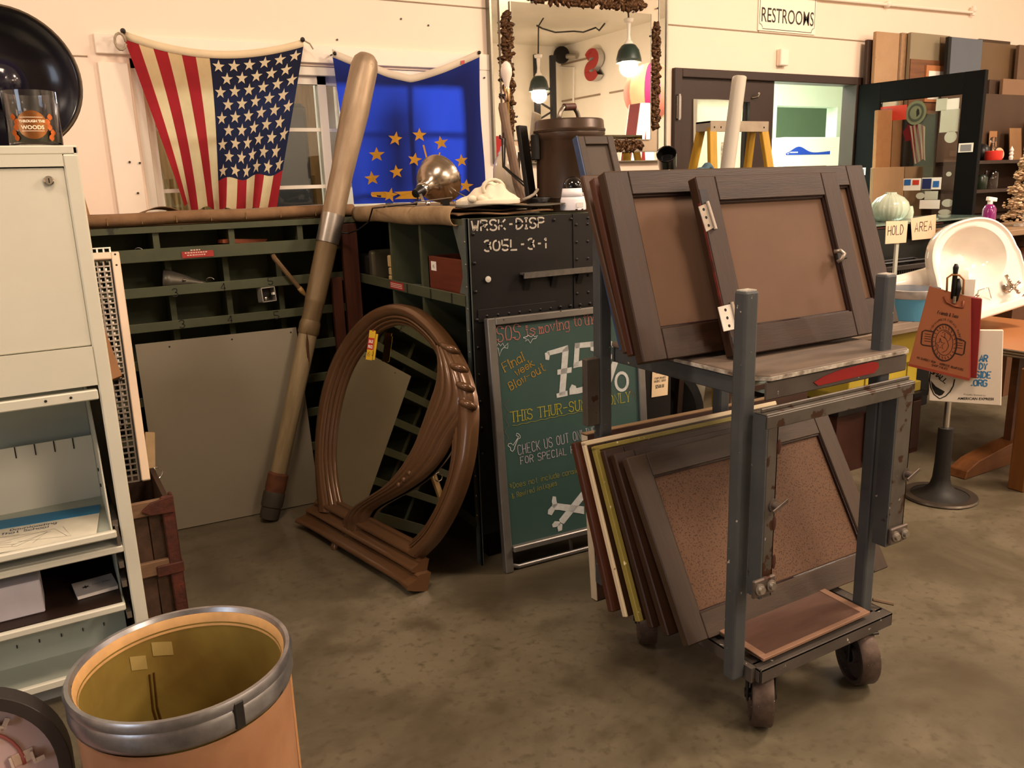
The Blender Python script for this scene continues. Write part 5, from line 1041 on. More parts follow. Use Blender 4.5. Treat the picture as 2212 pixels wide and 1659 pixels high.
tag(MB().tube([Wf(0, 700, 3.1), Wf(100, 600, 3.2), Wf(200, 575, 3.25), Wf(260, 610, 3.3)], .0035, 6).build('black_cable', mBlack, smooth=True), 'short black cable looping up beside the ceramic lamp', 'cable')
tag(MB().tube([Wf(470, 800, 2.72), Wf(540, 770, 2.72), Wf(600, 735, 2.74), Wf(640, 680, 2.76)], .006, 6).build('grey_cable', mat('grey_pvc', '#8f8577', .5), smooth=True), 'grey cable curling up beside the brown urn', 'cable')
cb = MB()
for k in range(4): cb.tube([V((tc_.x-.20+.045*math.cos(a)*(1+.1*k), 2.76+.035*math.sin(a), RZ+.045+.004*k)) for a in (2*math.pi*j/16 for j in range(17))], .004, 5)
tag(cb.build('coiled_cable', mBlack, smooth=True), 'coil of thin black cable lying at the foot of the brown urn', 'cable')

# ------------------------------------------------------------------ the wall mirror with its mirrored, carved border
my = WY-.035; g = lambda px, py, y=my: PY(px, py, y)
ox0 = g(1066, 200).x; ox1 = g(1438, 200).x; oz0 = g(1400, 346).z; ix0 = g(1108, 200, my-.02).x; ix1 = g(1405, 200, my-.02).x; iz0 = g(1300, 301, my-.02).z; iz1 = g(1108, 3, my-.02).z; oz1 = iz1+(iz0-oz0)*1.15
bz0 = g(1400, 326, my-.01).z; bx1_ = g(1421, 200, my-.01).x; bx0_ = g(1084, 200, my-.01).x
t = thing('wall_mirror', 'large mirror with mirrored border strips and carved bronze ornament on the white wall', 'mirror', (ox0, my, oz0))
MB().bx(ox0, ox1, my+.004, WY-.001, oz0, oz1).build('backboard', mPost, t)
MB().bx(ix0, ix1, my-.022, my-.018, iz0, iz1).build('mirror_glass', mMirror, t)
mEdge = mat('mirror_edge', '#8e8a7c', .3, metal=.6, var=.2)
MB().bx(ix0-.006, ix0, my-.024, my, iz0-.004, iz1).bx(ix1, ix1+.003, my-.024, my, iz0-.004, iz1).bx(ix0, ix1, my-.024, my, iz0-.006, iz0).build('glass_edge', mEdge, t)
MB().bx(ox0, bx0_, my-.002, my+.002, oz0, oz1).build('border_strip', mMirror, t); MB().bx(bx1_, ox1, my-.002, my+.002, oz0, oz1).build('border_strip', mMirror, t); MB().bx(bx0_, bx1_, my-.002, my+.002, oz0, bz0).build('border_strip', mMirror, t)
mFro = mat('grey_mirror_frame', '#b5a48e', .25, metal=.35, var=.08)
MB().bx(bx0_, ix0-.006, my-.014, my+.001, bz0, oz1).bx(ix1+.003, bx1_, my-.014, my+.001, bz0, oz1).bx(ix0-.006, ix1+.003, my-.014, my+.001, bz0, iz0-.006).bx(ix0-.006, ix1+.003, my-.014, my+.001, iz1, oz1).build('inner_border', mFro, t)
MB().bx(bx0_, bx1_, my-.018, my-.002, bz0-.006, bz0).bx(bx1_-.004, bx1_+.004, my-.018, my-.002, bz0, oz1).bx(ox1-.006, ox1+.004, my-.01, WY-.001, oz0, oz1).bx(ox0-.012, ox0, my-.01, WY-.001, oz0, oz1).bx(ox0, ox1, my-.008, WY-.001, oz0-.006, oz0).build('edge_trim', mEdge, t)
mCarve = mat('carved_bronze', '#5b3f25', .42, metal=.5, col2='#3a2616', scale=30, bump=.2)
def carve(xa, xb, za, zb, name='carved_strip'):
    mb = MB(); L = max(xb-xa, zb-za); hor = xb-xa > zb-za; wid = min(xb-xa, zb-za); n = int(L/.013)
    for i in range(n):
        for j in range(3):
            s = (i+rnd.uniform(.1, .9))/n; tp = min(1, 9*min(s, 1-s)+.25); o_ = rnd.uniform(-.5, .5)*wid*.92*tp
            c_ = (xa+(xb-xa)*s, za+wid/2+o_) if hor else (xa+wid/2+o_, za+(zb-za)*s)
            r = rnd.uniform(.012, .021); a = rnd.uniform(0, 6.3)
            mb.M = fr((c_[0], my-.018, c_[1]), (math.cos(a), 0, math.sin(a)), (0, rnd.uniform(-.4, .4), 1) if abs(math.cos(a)) > .3 else (1, 0, 0)); mb.ball((0, 0, 0), r, 6, 4, (1.5, .75, .75))
    mb.M = I4; mb.build(name, mCarve, t, smooth=True)
carve(g(1086, 200).x, g(1107, 200).x, iz0+.03, g(1096, 28).z); carve(g(1405, 200).x, g(1420, 200).x, g(1410, 278).z, g(1412, 55).z)
carve(g(1130, 312).x, g(1384, 312).x, g(1340, 324).z, g(1340, 303).z); carve(g(1134, 5).x, g(1388, 10).x, iz1+.008, iz1+.075)
for px, py in ((1150, 5), (1368, 26), (1405, 78), (1110, 53), (1116, 252), (1368, 301), (1420, 18)): p = g(px, py, my-.022); MB().cyl(p, p+V((0, -.006, 0)), .006, 8).build('clip', mSteelDk, t)

# ------------------------------------------------------------------ steel cart loaded with window sashes
mCart = mat('blue_grey_steel', '#4d5152', .48, metal=.25, col2='#43464a', scale=8, chips='#b9b6ac', chip_at=.69, chip_scale=48, bump=.06, speck='#3a3129', speck_at=.70, speck_scale=16)
mCartB = mat('brown_grey_steel', '#57504a', .5, metal=.25, col2='#47413c', scale=9, chips='#c2bdb2', chip_at=.69, chip_scale=50, speck='#3f3026', speck_at=.68, speck_scale=15)
mRustG = mat('rusty_gate_paint', '#5b564f', .5, metal=.25, col2='#4a443d', scale=9, chips='#38200f', chip_at=.60, chip_scale=24, speck='#a9a59c', speck_at=.70, speck_scale=40)
cart = thing('rack_cart', 'grey steel two-deck cart on iron casters loaded with old window sashes', 'cart', (1.385, 1.33, 0))
DKZ = .952
for k, (x0, x1, y0, y1, zt) in enumerate(((1.364, 1.406, 1.312, 1.348, 1.152), (1.862, 1.904, 1.316, 1.352, 1.148), (1.392, 1.434, 1.897, 1.935, 1.30), (1.872, 1.914, 1.897, 1.935, 1.15))):
    o = MB().bx(x0, x1, y0, y1, .17, zt).build('post', mCart, cart, bevel=.006, seg=2)
    MB().bx(x0+.004, x1-.004, y0+.004, y1-.004, zt-.001, zt+.002).build('cap_weld', mat('bare_chipped', '#c5c2b8', .4, var=.5, scale=60), o)
# upper deck: worn plate over an angle apron
dx0, dx1, dy0, dy1 = 1.412, 1.966, 1.300, 1.872
mDeck = mat('worn_deck', '#6d5f52', .5, col2='#554b44', scale=5, stretch=(1, 5, 1), chips='#a8a297', chip_at=.76, chip_scale=20)
cc = .03; MB().prism([(dx0+cc, dy0), (dx1-cc*.6, dy0), (dx1, dy0+cc*.6), (dx1, dy1), (dx0, dy1), (dx0, dy0+cc)], DKZ-.016, DKZ).build('deck_plate', mDeck, cart, bevel=.005, seg=2)
MB().prism([(dx0+cc, dy0-.002), (dx1-cc*.6, dy0-.002), (dx1+.002, dy0+cc*.6), (dx1+.002, dy0+.2), (dx1-.004, dy0+.2), (dx1-.004, dy0+cc), (dx0+cc+.004, dy0+.006), (dx0+.005, dy0+cc+.004), (dx0+.005, dy0+.3), (dx0-.002, dy0+.3), (dx0-.002, dy0+cc)], DKZ-.013, DKZ-.004).build('chipped_edge', mat('chipped_edge', '#5a4d42', .5, col2='#d0cabc', scale=30, var=.5), cart)
MB().bx(dx0+.02, dx1-.01, dy0+.006, dy0+.012, DKZ-.062, DKZ-.016).build('front_apron', mCartB, cart, bevel=.003)
MB().bx(dx0+.006, dx0+.012, dy0+.03, dy1, DKZ-.058, DKZ-.016).bx(dx0+.006, dx0+.035, dy0+.03, dy1, DKZ-.060, DKZ-.055).build('side_apron', mCart, cart, bevel=.002)
MB().bx(dx1-.012, dx1-.006, dy0+.02, dy1, DKZ-.058, DKZ-.016).build('side_apron', mCart, cart); MB().bx(dx0, dx1, dy1-.012, dy1-.004, DKZ-.058, DKZ-.016).build('back_apron', mCart, cart)
a, b = PY(1762, 820, dy0+.004), PY(1895, 790, dy0+.004); h_ = .017
MB(fr((0, dy0+.005, 0), (1, 0, 0), (0, 0, 1))).prism([(a.x-.006, a.z-.006), (a.x+.01, a.z-h_), (b.x-.01, a.z-h_+.002), (b.x+.006, a.z-.004), (b.x+.004, a.z+.010), (b.x-.02, a.z+.016), (a.x+.09, a.z+.012), (a.x+.03, a.z+.004)], 0, .0012).build('red_paint_stripe', mat('red_stripe', '#8e2323', .3, var=.15), cart)
# lower frame
for x0, x1, y0, y1 in ((1.42, 1.935, 1.272, 1.278), (1.42, 1.426, 1.272, 1.88), (1.929, 1.935, 1.272, 1.88), (1.42, 1.935, 1.874, 1.88)): MB().bx(x0, x1, y0, y1, .165, .205).build('frame_angle', mCartB, cart, bevel=.002)
for x0, x1, y0, y1 in ((1.42, 1.935, 1.272, 1.308), (1.42, 1.935, 1.845, 1.88), (1.42, 1.456, 1.30, 1.85), (1.90, 1.935, 1.30, 1.85), (1.42, 1.93, 1.545, 1.585)): MB().bx(x0, x1, y0, y1, .198, .204).build('frame_flange', mCartB, cart, bevel=.001)
MB().bx(1.405, 1.425, 1.29, 1.345, .165, .205).build('post_lug', mCartB, cart)
def caster(x, y, yaw):
    r = .082; M = Matrix.Translation((x, y, r)) @ Matrix.Rotation(yaw, 4, 'Z') @ Matrix.Rotation(math.pi/2, 4, 'Y')
    w_ = MB().lathe([(.020, -.024), (.024, -.022), (.024, -.010), (r-.016, -.010), (r-.013, -.026), (r-.004, -.027), (r, -.022), (r, .022), (r-.004, .027), (r-.013, .026), (r-.016, .010), (.024, .010), (.024, .022), (.020, .024)], 36).build('caster_wheel', mat('worn_iron', '#5c4c42', .55, metal=.35, col2='#43372f', scale=26, speck='#a49384', speck_at=.70, speck_scale=120, bump=.2), cart, M, smooth=40)
    MB().lathe([(0, -.040), (.012, -.040), (.012, .040), (0, .040)], 12).build('axle', mSteelDk, w_, M, smooth=40)
    F_ = Matrix.Translation((x, y, 0)) @ Matrix.Rotation(yaw, 4, 'Z')
    k = MB()
    for s in (-1, 1): k.bx(s*.034-.003, s*.034+.003, -.018, .022, r-.015, .160)
    k.bx(-.040, .040, -.035, .040, .158, .166); k.build('caster_fork', mSteelDk, cart, F_, bevel=.002)
caster(1.487, 1.331, -.72); caster(1.852, 1.314, -.42); caster(1.490, 1.80, -.6); caster(1.850, 1.80, -.3)
# swing gate of chipped angle iron
for xa, xb, zb in ((1.392, 1.432, .412), (1.862, 1.932, .424)):
    gx = MB().bx(xa, xa+.006, 1.262, 1.304, zb, .872).build('gate_leg', mCart, cart, bevel=.001)
    MB().bx(xa+.006, xb, 1.262, 1.268, zb, .872).bx(xb-.005, xb, 1.262, 1.285, zb, .872).build('gate_face', mRustG, cart, bevel=.001)
MB().bx(1.392, 1.932, 1.2605, 1.2665, .838, .870).bx(1.392, 1.932, 1.262, 1.300, .868, .874).bx(1.392, 1.932, 1.278, 1.284, .874, .884).build('gate_bar', mRustG, cart, bevel=.002)
for xa, zz in ((1.362, .445), (1.868, .452)):
    br = MB().bx(xa, xa+.072, 1.252, 1.262, zz-.020, zz+.026).build('gate_bracket', mat('bracket_iron', '#6a5f58', .4, metal=.5, var=.4, scale=26, chips='#3f2318', chip_at=.62, chip_scale=30), cart, bevel=.003)
    for dx in (.018, .055): MB(axis_frame((xa+dx, 1.252, zz+.003), (0, -1, 0))).lathe([(.014, 0), (.014, .004), (.010, .005), (.009, .012), (0, .012)], 14).build('bolt', mat('zinc_bolt', '#a39c92', .35, metal=.8, var=.3, scale=40), br, smooth=40)
for xa, zz in ((1.425, .648), (1.925, .62)):
    MB(axis_frame((xa, 1.263, zz), (0, -1, .0))).lathe([(.016, 0), (.016, .004), (.009, .005), (.008, .020), (0, .021)], 12).build('wing_bolt', MATS['bracket_iron'], cart, smooth=40); MB().bar((xa-.02, 1.243, zz-.008), (xa+.024, 1.240, zz+.014), .010, .004, (0, 1, 0)).build('wing_lever', MATS['bracket_iron'], cart, bevel=.001)
for xa, zz in ((1.440, .79), (1.435, .60), (1.440, .50)):
    MB().ball((xa-.004, 1.262, zz), .009, 6, 5, (.8, .3, 2.2)).build('rust_flake', mat('rust_dark', '#3f2013', .8, var=.3), cart)
q = PZ(1600, 1435, .19)
# rear angle stub at the left back
MB().bx(1.345, 1.392, 1.900, 1.925, .70, .902).build('rear_gate_leg', mRustG, cart, bevel=.002)
a, b = PZ(1885, 1295, .225), PZ(1930, 1305, .215); MB().tube([a, a.lerp(b, .6), b], .005, 6).build('loose_pin', mat('brown_wire', '#6f5a44', .5), cart)
# board lying on the lower frame
BL_, BR_ = V((1.440, 1.288, .217)), V((1.858, 1.291, .218)); LFm = fr(BL_, BR_-BL_, (0, 1, .03))
t = thing('tile_board', 'thin pinkish brown board with paler borders lying on the lower front of the cart', 'board', BL_)
MB().bx(0, .416, .004, .150, 0, .006).build('panel', mat('pink_brown_board', '#5c4238', .4, col2='#4a352d', scale=5, stretch=(1, 6, 1)), t, LFm)
for x0, x1, y0, y1 in ((0, .416, -.004, .010), (0, .022, .010, .150), (.392, .416, .010, .150)): MB().bx(x0, x1, y0, y1, -.001, .0075).build('border', mat('pale_board_edge', '#8a6a56', .45, var=.15, scale=14), t, LFm, bevel=.001)

# ------------------------------------------------------------------ window sashes
mW1 = mat('dark_stained_wood', '#342013', .46, col2='#23140b', scale=5, stretch=(.7, 9, 9), bump=.12, bscale=40, chips='#7d6652', chip_at=.82, chip_scale=26)
mW2 = mat('grey_brown_wood', '#3d2d20', .5, col2='#2b1f15', scale=5, stretch=(.7, 9, 9), bump=.12, bscale=40, chips='#8d7a66', chip_at=.82, chip_scale=26)
mW3 = mat('red_brown_sash', '#4c2818', .45, col2='#34190f', scale=5, stretch=(.7, 9, 9), chips='#a58a70', chip_at=.83, chip_scale=26)
mBead = mat('glossy_bead', '#2a1b1a', .22, var=.2, coat=.3)
mBoard = mat('hardboard', '#664d3b', .75, col2='#5d4534', scale=3)
mCork = mat('cork_panel', '#654a38', .8, col2='#573f2e', scale=3, speck='#432f20', speck_at=.56, speck_scale=200)
def sash(label, bl, u, lean, W, H, st=.07, tr=.07, br=.085, th=.032, wood=mW1, panel=mBoard, group='old window sashes', bead=True, edge=None, name='window_sash', ew=.012):
    u = V(u).normalized(); s = math.radians(lean); bk = V((-u.y, u.x, 0)); v = V((0, 0, 1))*math.cos(s)+bk*math.sin(s)
    F_ = fr(bl, u, v); t = thing(name, label, 'window', bl, group)
    vert = Matrix.Rotation(math.pi/2, 4, 'Z')                          # stiles get their own frame so the grain runs along them
    for xa in (0, W-st):
        MB().bx(0, H, -st, 0, -th/2, th/2).build('stile', wood, t, F_ @ Matrix.Translation((xa, 0, 0)) @ vert, bevel=.003)
    MB().bx(st, W-st, 0, br, -th/2, th/2).build('bottom_rail', wood, t, F_, bevel=.002); MB().bx(st, W-st, H-tr, H, -th/2, th/2).build('top_rail', wood, t, F_, bevel=.002)
    MB().bx(st-.004, W-st+.004, br-.004, H-tr+.004, -.004, .001).build('panel', panel, t, F_)
    if bead:
        b_ = .010
        MB().prism([(0, 0), (b_, 0), (0, .012)], br, H-tr)
        for (p, q) in (((st, br), (st, H-tr)), ((W-st, br), (W-st, H-tr)), ((st, br), (W-st, br)), ((st, H-tr), (W-st, H-tr))):
            MB().bar((p[0], p[1], .004), (q[0], q[1], .004), .012, .010).build('glazing_bead', mBead, t, F_, bevel=.002)
    if edge:
        for x0, x1, y0, y1 in ((-.004, ew, 0, H), (-.004, W, H-.010, H+.004)):
            MB().bx(x0, x1, y0, y1, -th/2-.001, th/2+.002).build('painted_edge', edge, t, F_, bevel=.002)
    return t, F_
def screws(t, F_, pts, z, par):
    for x, y in pts: MB().lathe([(.0042, 0), (.003, .0012), (0, .0008)], 8).build('screw', mInk, par, F_ @ Matrix.Translation((x, y, z)))
ux = (1, -.03, 0)
# upper deck, front to back
b1 = PZ(1577, 772, DKZ+.008)
t, F_ = sash('front sash on the upper deck, with two steel hinges and a latch', b1, ux, 20, .520, .470, st=.066, tr=.066, br=.070, wood=mW1)
iF = F_.inverted(); nF = F_.to_3x3() @ V((0, 0, 1))
def sl(px, py, z=.016): q = iF @ PL(px, py, F_ @ V((0, 0, z)), nF); return (q.x, q.y)
mHin = mat('dull_zinc', '#a69c90', .38, metal=.7, var=.25, scale=20)
for pts, knx in ((((1507, 447), (1524, 440), (1541, 493), (1524, 502)), 0), (((1549, 664), (1577, 657), (1590, 711), (1562, 717)), 1)):
    p = [sl(*q) for q in pts]; hg = MB().prism(p, .0165, .019).build('hinge', mHin if knx == 0 else mat('white_zinc', '#c9c2b8', .38, metal=.5, var=.2, scale=24), t, F_, bevel=.001)
    MB().cyl((p[1][0]+.003, p[1][1]+.004, .020), (p[2][0]+.003, p[2][1]-.004, .020), .005, 8).build('hinge_knuckle', mHin, hg, F_, smooth=40)
    for s in (.18, .5, .82): a = V(p[0]).lerp(V(p[3]), s); b = V(p[1]).lerp(V(p[2]), s); m_ = a.lerp(b, .5); screws(t, F_, [(m_.x, m_.y)], .019, hg)
x, y = sl(1808, 553); lt_ = MB().box((x+.012, y, .020), (.040, .022, .008)).build('latch', mSteelDk, t, F_, bevel=.002); MB().tube([(x-.012, y+.012, .02), (x-.004, y+.010, .034), (x+.006, y, .036), (x-.004, y-.012, .034), (x-.010, y-.018, .022)], .006, 8).build('latch_handle', mHin, lt_, F_, smooth=True)
for y0_, h_ in ((.385, .05), (.0, .05)): MB().bx(.004, .030, y0_+.005, y0_+h_, .0155, .0168).build('dark_stain', mat('navy_stain', '#1c1720', .5, var=.3), t, F_)
MB().bx(-.001, .0005, .12, .40, .006, .014).build('red_paint_edge', mat('red_edge', '#6e2620', .6, col2='#2f1a14', scale=30), t, F_)
b2 = PZ(1383, 787, DKZ+.008); b2.y = b1.y+.078; b2.x = PY(1383, 787, b2.y).x
t, F_ = sash('wide sash directly behind the hinged front sash on the upper deck', b2, ux, 20, .95, .490, st=.075, tr=.062, br=.080, wood=mW1, bead=True)
t, F_ = sash('narrow dark sash second from the back of the upper deck', V((1.322, b2.y+.052, DKZ+.008)), ux, 20, .80, .488, wood=mW1, th=.028, edge=mat('white_putty_edge', '#43352a', .5, chips='#cdbfa8', chip_at=.66, chip_scale=40))
t, F_ = sash('thin brown sash with pale flaking edges, third from the front of the upper deck', V((1.300, b2.y+.090, DKZ+.008)), ux, 21, .78, .480, wood=mW3, th=.024, bead=False)
p = PY(1262, 396, 1.97); s_ = V((1.312, b2.y+.128, DKZ+.008))
t, F_ = sash('rearmost brown sash leaning furthest back on the upper deck', s_, (1, -.05, 0), 24, .62, .50, wood=mat('plain_walnut', '#4a3323', .5, col2='#38261a', scale=5, stretch=(.7, 9, 9)), th=.020, bead=False)
# dark framed panel with a blue edge standing behind them on the bench
PFm_ = fr((1.345, b2.y+.176, DKZ+.008), (1, -.05, 0), (.0, math.sin(math.radians(22)), math.cos(math.radians(22)))); hh = (PY(1256, 303, b2.y+.39).z-DKZ)/math.cos(math.radians(22))
t = thing('narrow_sash', 'narrow dark framed sash with a worn blue edge, rearmost on the upper deck', 'window', PFm_.translation)
MB().bx(0, .022, 0, hh, -.010, .010).build('stile', mW2, t, PFm_, bevel=.002); MB().bx(.098, .12, 0, hh, -.010, .010).build('stile', mW2, t, PFm_, bevel=.002); MB().bx(.022, .098, hh-.025, hh, -.010, .010).build('top_rail', mW2, t, PFm_, bevel=.002); MB().bx(.02, .10, 0, hh-.02, -.004, .003).build('panel', mat('dull_brown_panel', '#463a30', .6), t, PFm_); MB().bx(-.004, .0, 0, hh, -.012, .011).build('blue_edge', mat('worn_blue', '#33476a', .5, var=.3, scale=30, chips='#a9b4c4', chip_at=.76, chip_scale=40), t, PFm_)
# lower frame, front to back
zl = .214; ux2 = (1, -.02, 0)
t, F_ = sash('front sash on the lower rack, cork panel in a grey-brown frame', V((1.329, 1.444, zl)), (1, .0, 0), 30.5, .81, .515, st=.068, tr=.066, br=.068, th=.028, wood=mW2, panel=mCork)
t, F_ = sash('long dark sash directly behind the cork panelled front sash on the lower rack', V((1.318, 1.512, zl)), ux2, 28.5, .80, .505, st=.07, th=.026, wood=mW1, panel=mCork, bead=False)
t, F_ = sash('brown sash just ahead of the yellow edged one on the lower rack', V((1.310, 1.566, zl)), ux2, 26.5, .78, .50, wood=mW1, th=.024, bead=False)
t, F_ = sash('sash with peeling yellow painted edges on the lower rack', V((1.306, 1.612, zl)), ux2, 24.8, .77, .495, wood=mW1, th=.018, bead=False, edge=mat('peeling_yellow', '#8c7f3c', .6, var=.2, scale=14, chips='#d8cca0', chip_at=.66, chip_scale=30))
t, F_ = sash('sash with chipped cream painted edges on the lower rack', V((1.292, 1.652, zl)), ux2, 23.4, .76, .500, wood=mW1, th=.016, bead=False, edge=mat('chipped_cream', '#d3c3a4', .55, var=.1, chips='#4a3527', chip_at=.70, chip_scale=36), ew=.004)
t, F_ = sash('rearmost red-brown sash on the lower rack', V((1.272, 1.696, zl)), ux2, 21.8, .70, .490, wood=mW3, th=.024, bead=False)
wp = V((1.520, 2.10, .003)); p = PY(1243, 937, 2.18); hW = (p.z)/math.cos(.08)
WF_ = fr((p.x+.012, 2.10, .003), (1, -.04, 0), (-.02, .09, 1))
t = thing('long_board', 'long dark board with a white end standing on the floor behind the cart', 'board', WF_.translation)
MB().bx(.004, 1.02, 0, hW, -.016, .016).build('plank', mat('dark_plank', '#3a241b', .5, col2='#2b1a13', scale=5, stretch=(.7, 9, 9)), t, WF_); MB().bx(0, .004, 0, hW-.004, -.016, .016).build('white_end', mat('flaked_white', '#c7bda8', .6, var=.15, scale=20), t, WF_); MB().bx(0, 1.02, hW, hW+.003, -.016, .016).build('pale_edge', mat('pale_edge', '#7f6547', .6, var=.25, scale=20), t, WF_)

# ------------------------------------------------------------------ yellow step ladder, plastic roll and small lamp before the double door
LY = 3.62; a, b = PY(1529, 268, LY), PY(1655, 268, LY); lz = PY(1590, 262, LY).z; lw_ = b.x-a.x
t = thing('step_ladder', 'yellow fibreglass step ladder with a metal cap standing in front of the double door', 'ladder', (a.x, LY, 0))
mYel = mat('yellow_fibreglass', '#b88f22', .5, var=.25, scale=6, stretch=(6, 6, .6)); mCapL = mat('grey_ladder_cap', '#9c8f7c', .4, metal=.4, var=.2, scale=14)
cap = MB().bx(a.x, b.x, LY-.02, LY+.10, lz-.012, lz).bx(a.x, b.x, LY-.022, LY-.018, lz-.06, lz).bx(a.x, a.x+.004, LY-.02, LY+.1, lz-.055, lz).bx(b.x-.004, b.x, LY-.02, LY+.1, lz-.055, lz).build('cap', mCapL, t, bevel=.003)
for x in (a.x+.03, a.x+.08, b.x-.04): MB(axis_frame((x, LY-.0225, lz-.035), (0, -1, 0))).lathe([(.006, 0), (0, .0006)], 8).build('hole', mInk, cap)
for s, xx in ((-1, a.x+.03), (1, b.x-.03)):
    MB().bar((xx, LY, lz-.012), (xx+s*.17, LY-.28, .0), .055, .028, (0, 1, 0)).build('front_rail', mYel, t, bevel=.003); MB().bar((xx, LY+.08, lz-.02), (xx+s*.15, LY+.42, .0), .05, .026, (0, 1, 0)).build('rear_rail', mYel, t, bevel=.003)
    MB().bx(xx+s*.17-.03, xx+s*.17+.03, LY-.31, LY-.26, 0, .03).build('foot', mBlack, t)
for k in range(1, 6):
    s = k/6; y = LY-.28*s; z = lz*(1-s); hw = lw_/2-.03+.17*s; xm = (a.x+b.x)/2
    MB().bx(xm-hw, xm+hw, y-.04, y+.05, z-.012, z+.012).build('step', mCapL, t, bevel=.003)
q = PY(1562, 335, LY-.045); MB(axis_frame(q, (0, -1, 0))).bx(-.018, .018, -.07, .07, 0, .001).build('warning_label', mat('label_dark', '#4a4436', .6, col2='#c9c4ae', scale=40), t)
p0, p1 = PY(1596, 175, LY-.36), PY(1570, 372, LY-.36); dr_ = (p1-p0); k0 = p0+dr_*((.0-p0.z)/dr_.z); RFm = axis_frame(k0, p0-k0)
L_ = (p0-k0).length
t = thing('plastic_roll', 'tall roll of milky white plastic film leaning on the yellow ladder', 'roll', k0)
mb = MB(); n = 40; mb.grid(lambda u, v: ((.034+.003*u)*math.cos(u*4.3*math.pi), (.034+.003*u)*math.sin(u*4.3*math.pi), .01+(L_-.012*math.sin(u*12)*v)*v), 60, 6); mb.build('film', mat('milky_film', '#dcd6c8', .25, var=.06, scale=4, stretch=(4, 4, .5), translucent=.35), t, RFm, smooth=True)
p = PY(1441, 348, 3.2); t = thing('gooseneck_lamp', 'black can-shaped lamp head showing above the sashes before the dark door', 'lamp', (p.x, 3.25, 0))
HFm = axis_frame(p, V((-.55, -.55, .62)))
MB().lathe([(.024, -.055), (.042, -.04), (.046, .045), (.048, .055)], 22).build('shade', mat('black_plastic', '#0d0c0c', .18, var=.1, coat=.4), t, HFm, smooth=40, solid=.003); MB().lathe([(0, .0), (.043, .0)], 20).build('reflector', mBlack, t, HFm)
e = HFm @ V((0, 0, -.05)); MB().tube([e, e+V((.06, .03, -.06)), (p.x+.08, 3.27, 1.1), (p.x+.06, 3.27, .02)], .008, 8).build('stem', mBlack, t, smooth=True); MB(Matrix.Translation((p.x+.06, 3.27, 0))).lathe([(0, 0), (.12, 0), (.12, .015), (.02, .03), (0, .03)], 24).build('base', mBlack, t, smooth=40)
p = PY(1520, 366, LY-.12); t = tag(MB().grid(lambda u, v: (p.x-.07+.15*u, LY-.16+.08*v, p.z-.03+.05*math.sin(math.pi*u)*math.sin(math.pi*min(1, v+.2))+.01*math.sin(u*14)), 14, 8).build('blue_rag', mat('blue_rag', '#4f6b7c', .9, var=.3, scale=20), smooth=True, solid=.02), 'crumpled grey-blue rag draped on the yellow ladder', 'rag')

# ------------------------------------------------------------------ boards, cabinets and panels stacked along the wall beyond the open door
WB = 4.16
def wallboard(label, px0, px1, top, m, cat='board', y=WB, th=.03, name='leaning_board', zb=0.0, lean=.05, extra=None):
    a, b = PY(px0, top, y), PY(px1, top, y); F_ = fr((a.x, y-lean, zb), (1, 0, 0), (0, lean/(a.z-zb), 1)); H_ = a.z-zb
    t = thing(name, label, cat, (a.x, y-lean, zb)); MB().bx(0, b.x-a.x, 0, H_, -th/2, th/2).build('panel', m, t, F_, bevel=.003)
    return t, F_, b.x-a.x, H_
wallboard('narrow dark brown board just right of the door casing', 1872, 1890, 86, mDoorBr, y=4.24, lean=.03)
t, F_, W_, H_ = wallboard('tall plywood door covered in dark knots and stains', 1890, 1944, 68, mat('knotty_plywood', '#b08f6c', .65, col2='#a07f5d', scale=3, chips='#5d4630', chip_at=.66, chip_scale=11), cat='door', y=4.20)
MB().bx(W_-.02, W_-.0, 0, H_, .015, .02).build('edge_strip', mat('edge_strip', '#7d6248', .6), t, F_)
wallboard('slim pale plank beside the stained plywood door', 1945, 1963, 71, mat('pale_brown_plank', '#a3815f', .65, var=.25, scale=5, stretch=(6, 6, .7)), y=4.19)
t, F_, W_, H_ = wallboard('greenish grey cabinet door over a wooden panel, beyond the open door', 1965, 2050, 70, mat('grey_green_panel', '#8c7f66', .55, var=.06), cat='cabinet door', y=4.15)
hz_ = PY(2000, 131, 4.15).z; MB().bx(0, W_, 0, hz_, .0155, .024).build('wood_panel', mat('orange_wood', '#7b5032', .5, col2='#5f3c26', scale=4, stretch=(.7, 8, 8)), t, F_); q = PY(2042, 105, 4.13); MB().bx(q.x-F_.translation.x-.07, q.x-F_.translation.x+.005, q.z-.10, q.z+.08, .0155, .019).build('pull_plate', mat('pull_brown', '#6b543b', .6), t, F_)
qa, qb = PY(2003, 160, 4.1), PY(2046, 143, 4.1); ox = F_.translation.x
MB().bx(qa.x-ox, qb.x-ox, qa.z-.2, qb.z, .024, .036).build('small_frame', mat('orange_frame', '#b5764a', .4, var=.1), t, F_); MB().bx(qa.x-ox+.03, qb.x-ox-.02, qa.z-.18, qb.z-.04, .036, .038).build('small_frame_paper', mPaper, t, F_)
t, F_, W_, H_ = wallboard('flat slate blue door leaning among brown boards', 2053, 2120, 80, mat('slate_blue_paint', '#5a616b', .5, var=.05), cat='door', y=4.05); MB().bx(-.035, 0, 0, H_, -.015, .012).build('dark_edge', mBlackMatte, t, F_)
wallboard('large brown painted board right of the slate blue door', 2119, 2194, 91, mat('brown_board_paint', '#6a5238', .5, var=.1), y=4.12)
wallboard('thin dark board standing proud above the large brown board', 2113, 2180, 84, mat('dark_brown_edge', '#45331f', .5), y=4.17)
wallboard('pale brown panel standing in front of the large brown board', 2164, 2240, 170, mat('light_brown_panel', '#86664c', .55, var=.06), y=3.98)
wallboard('darker brown panel half hidden behind the pale brown panel', 2135, 2166, 172, mat('deep_brown_panel', '#463427', .55, var=.1), y=4.035)
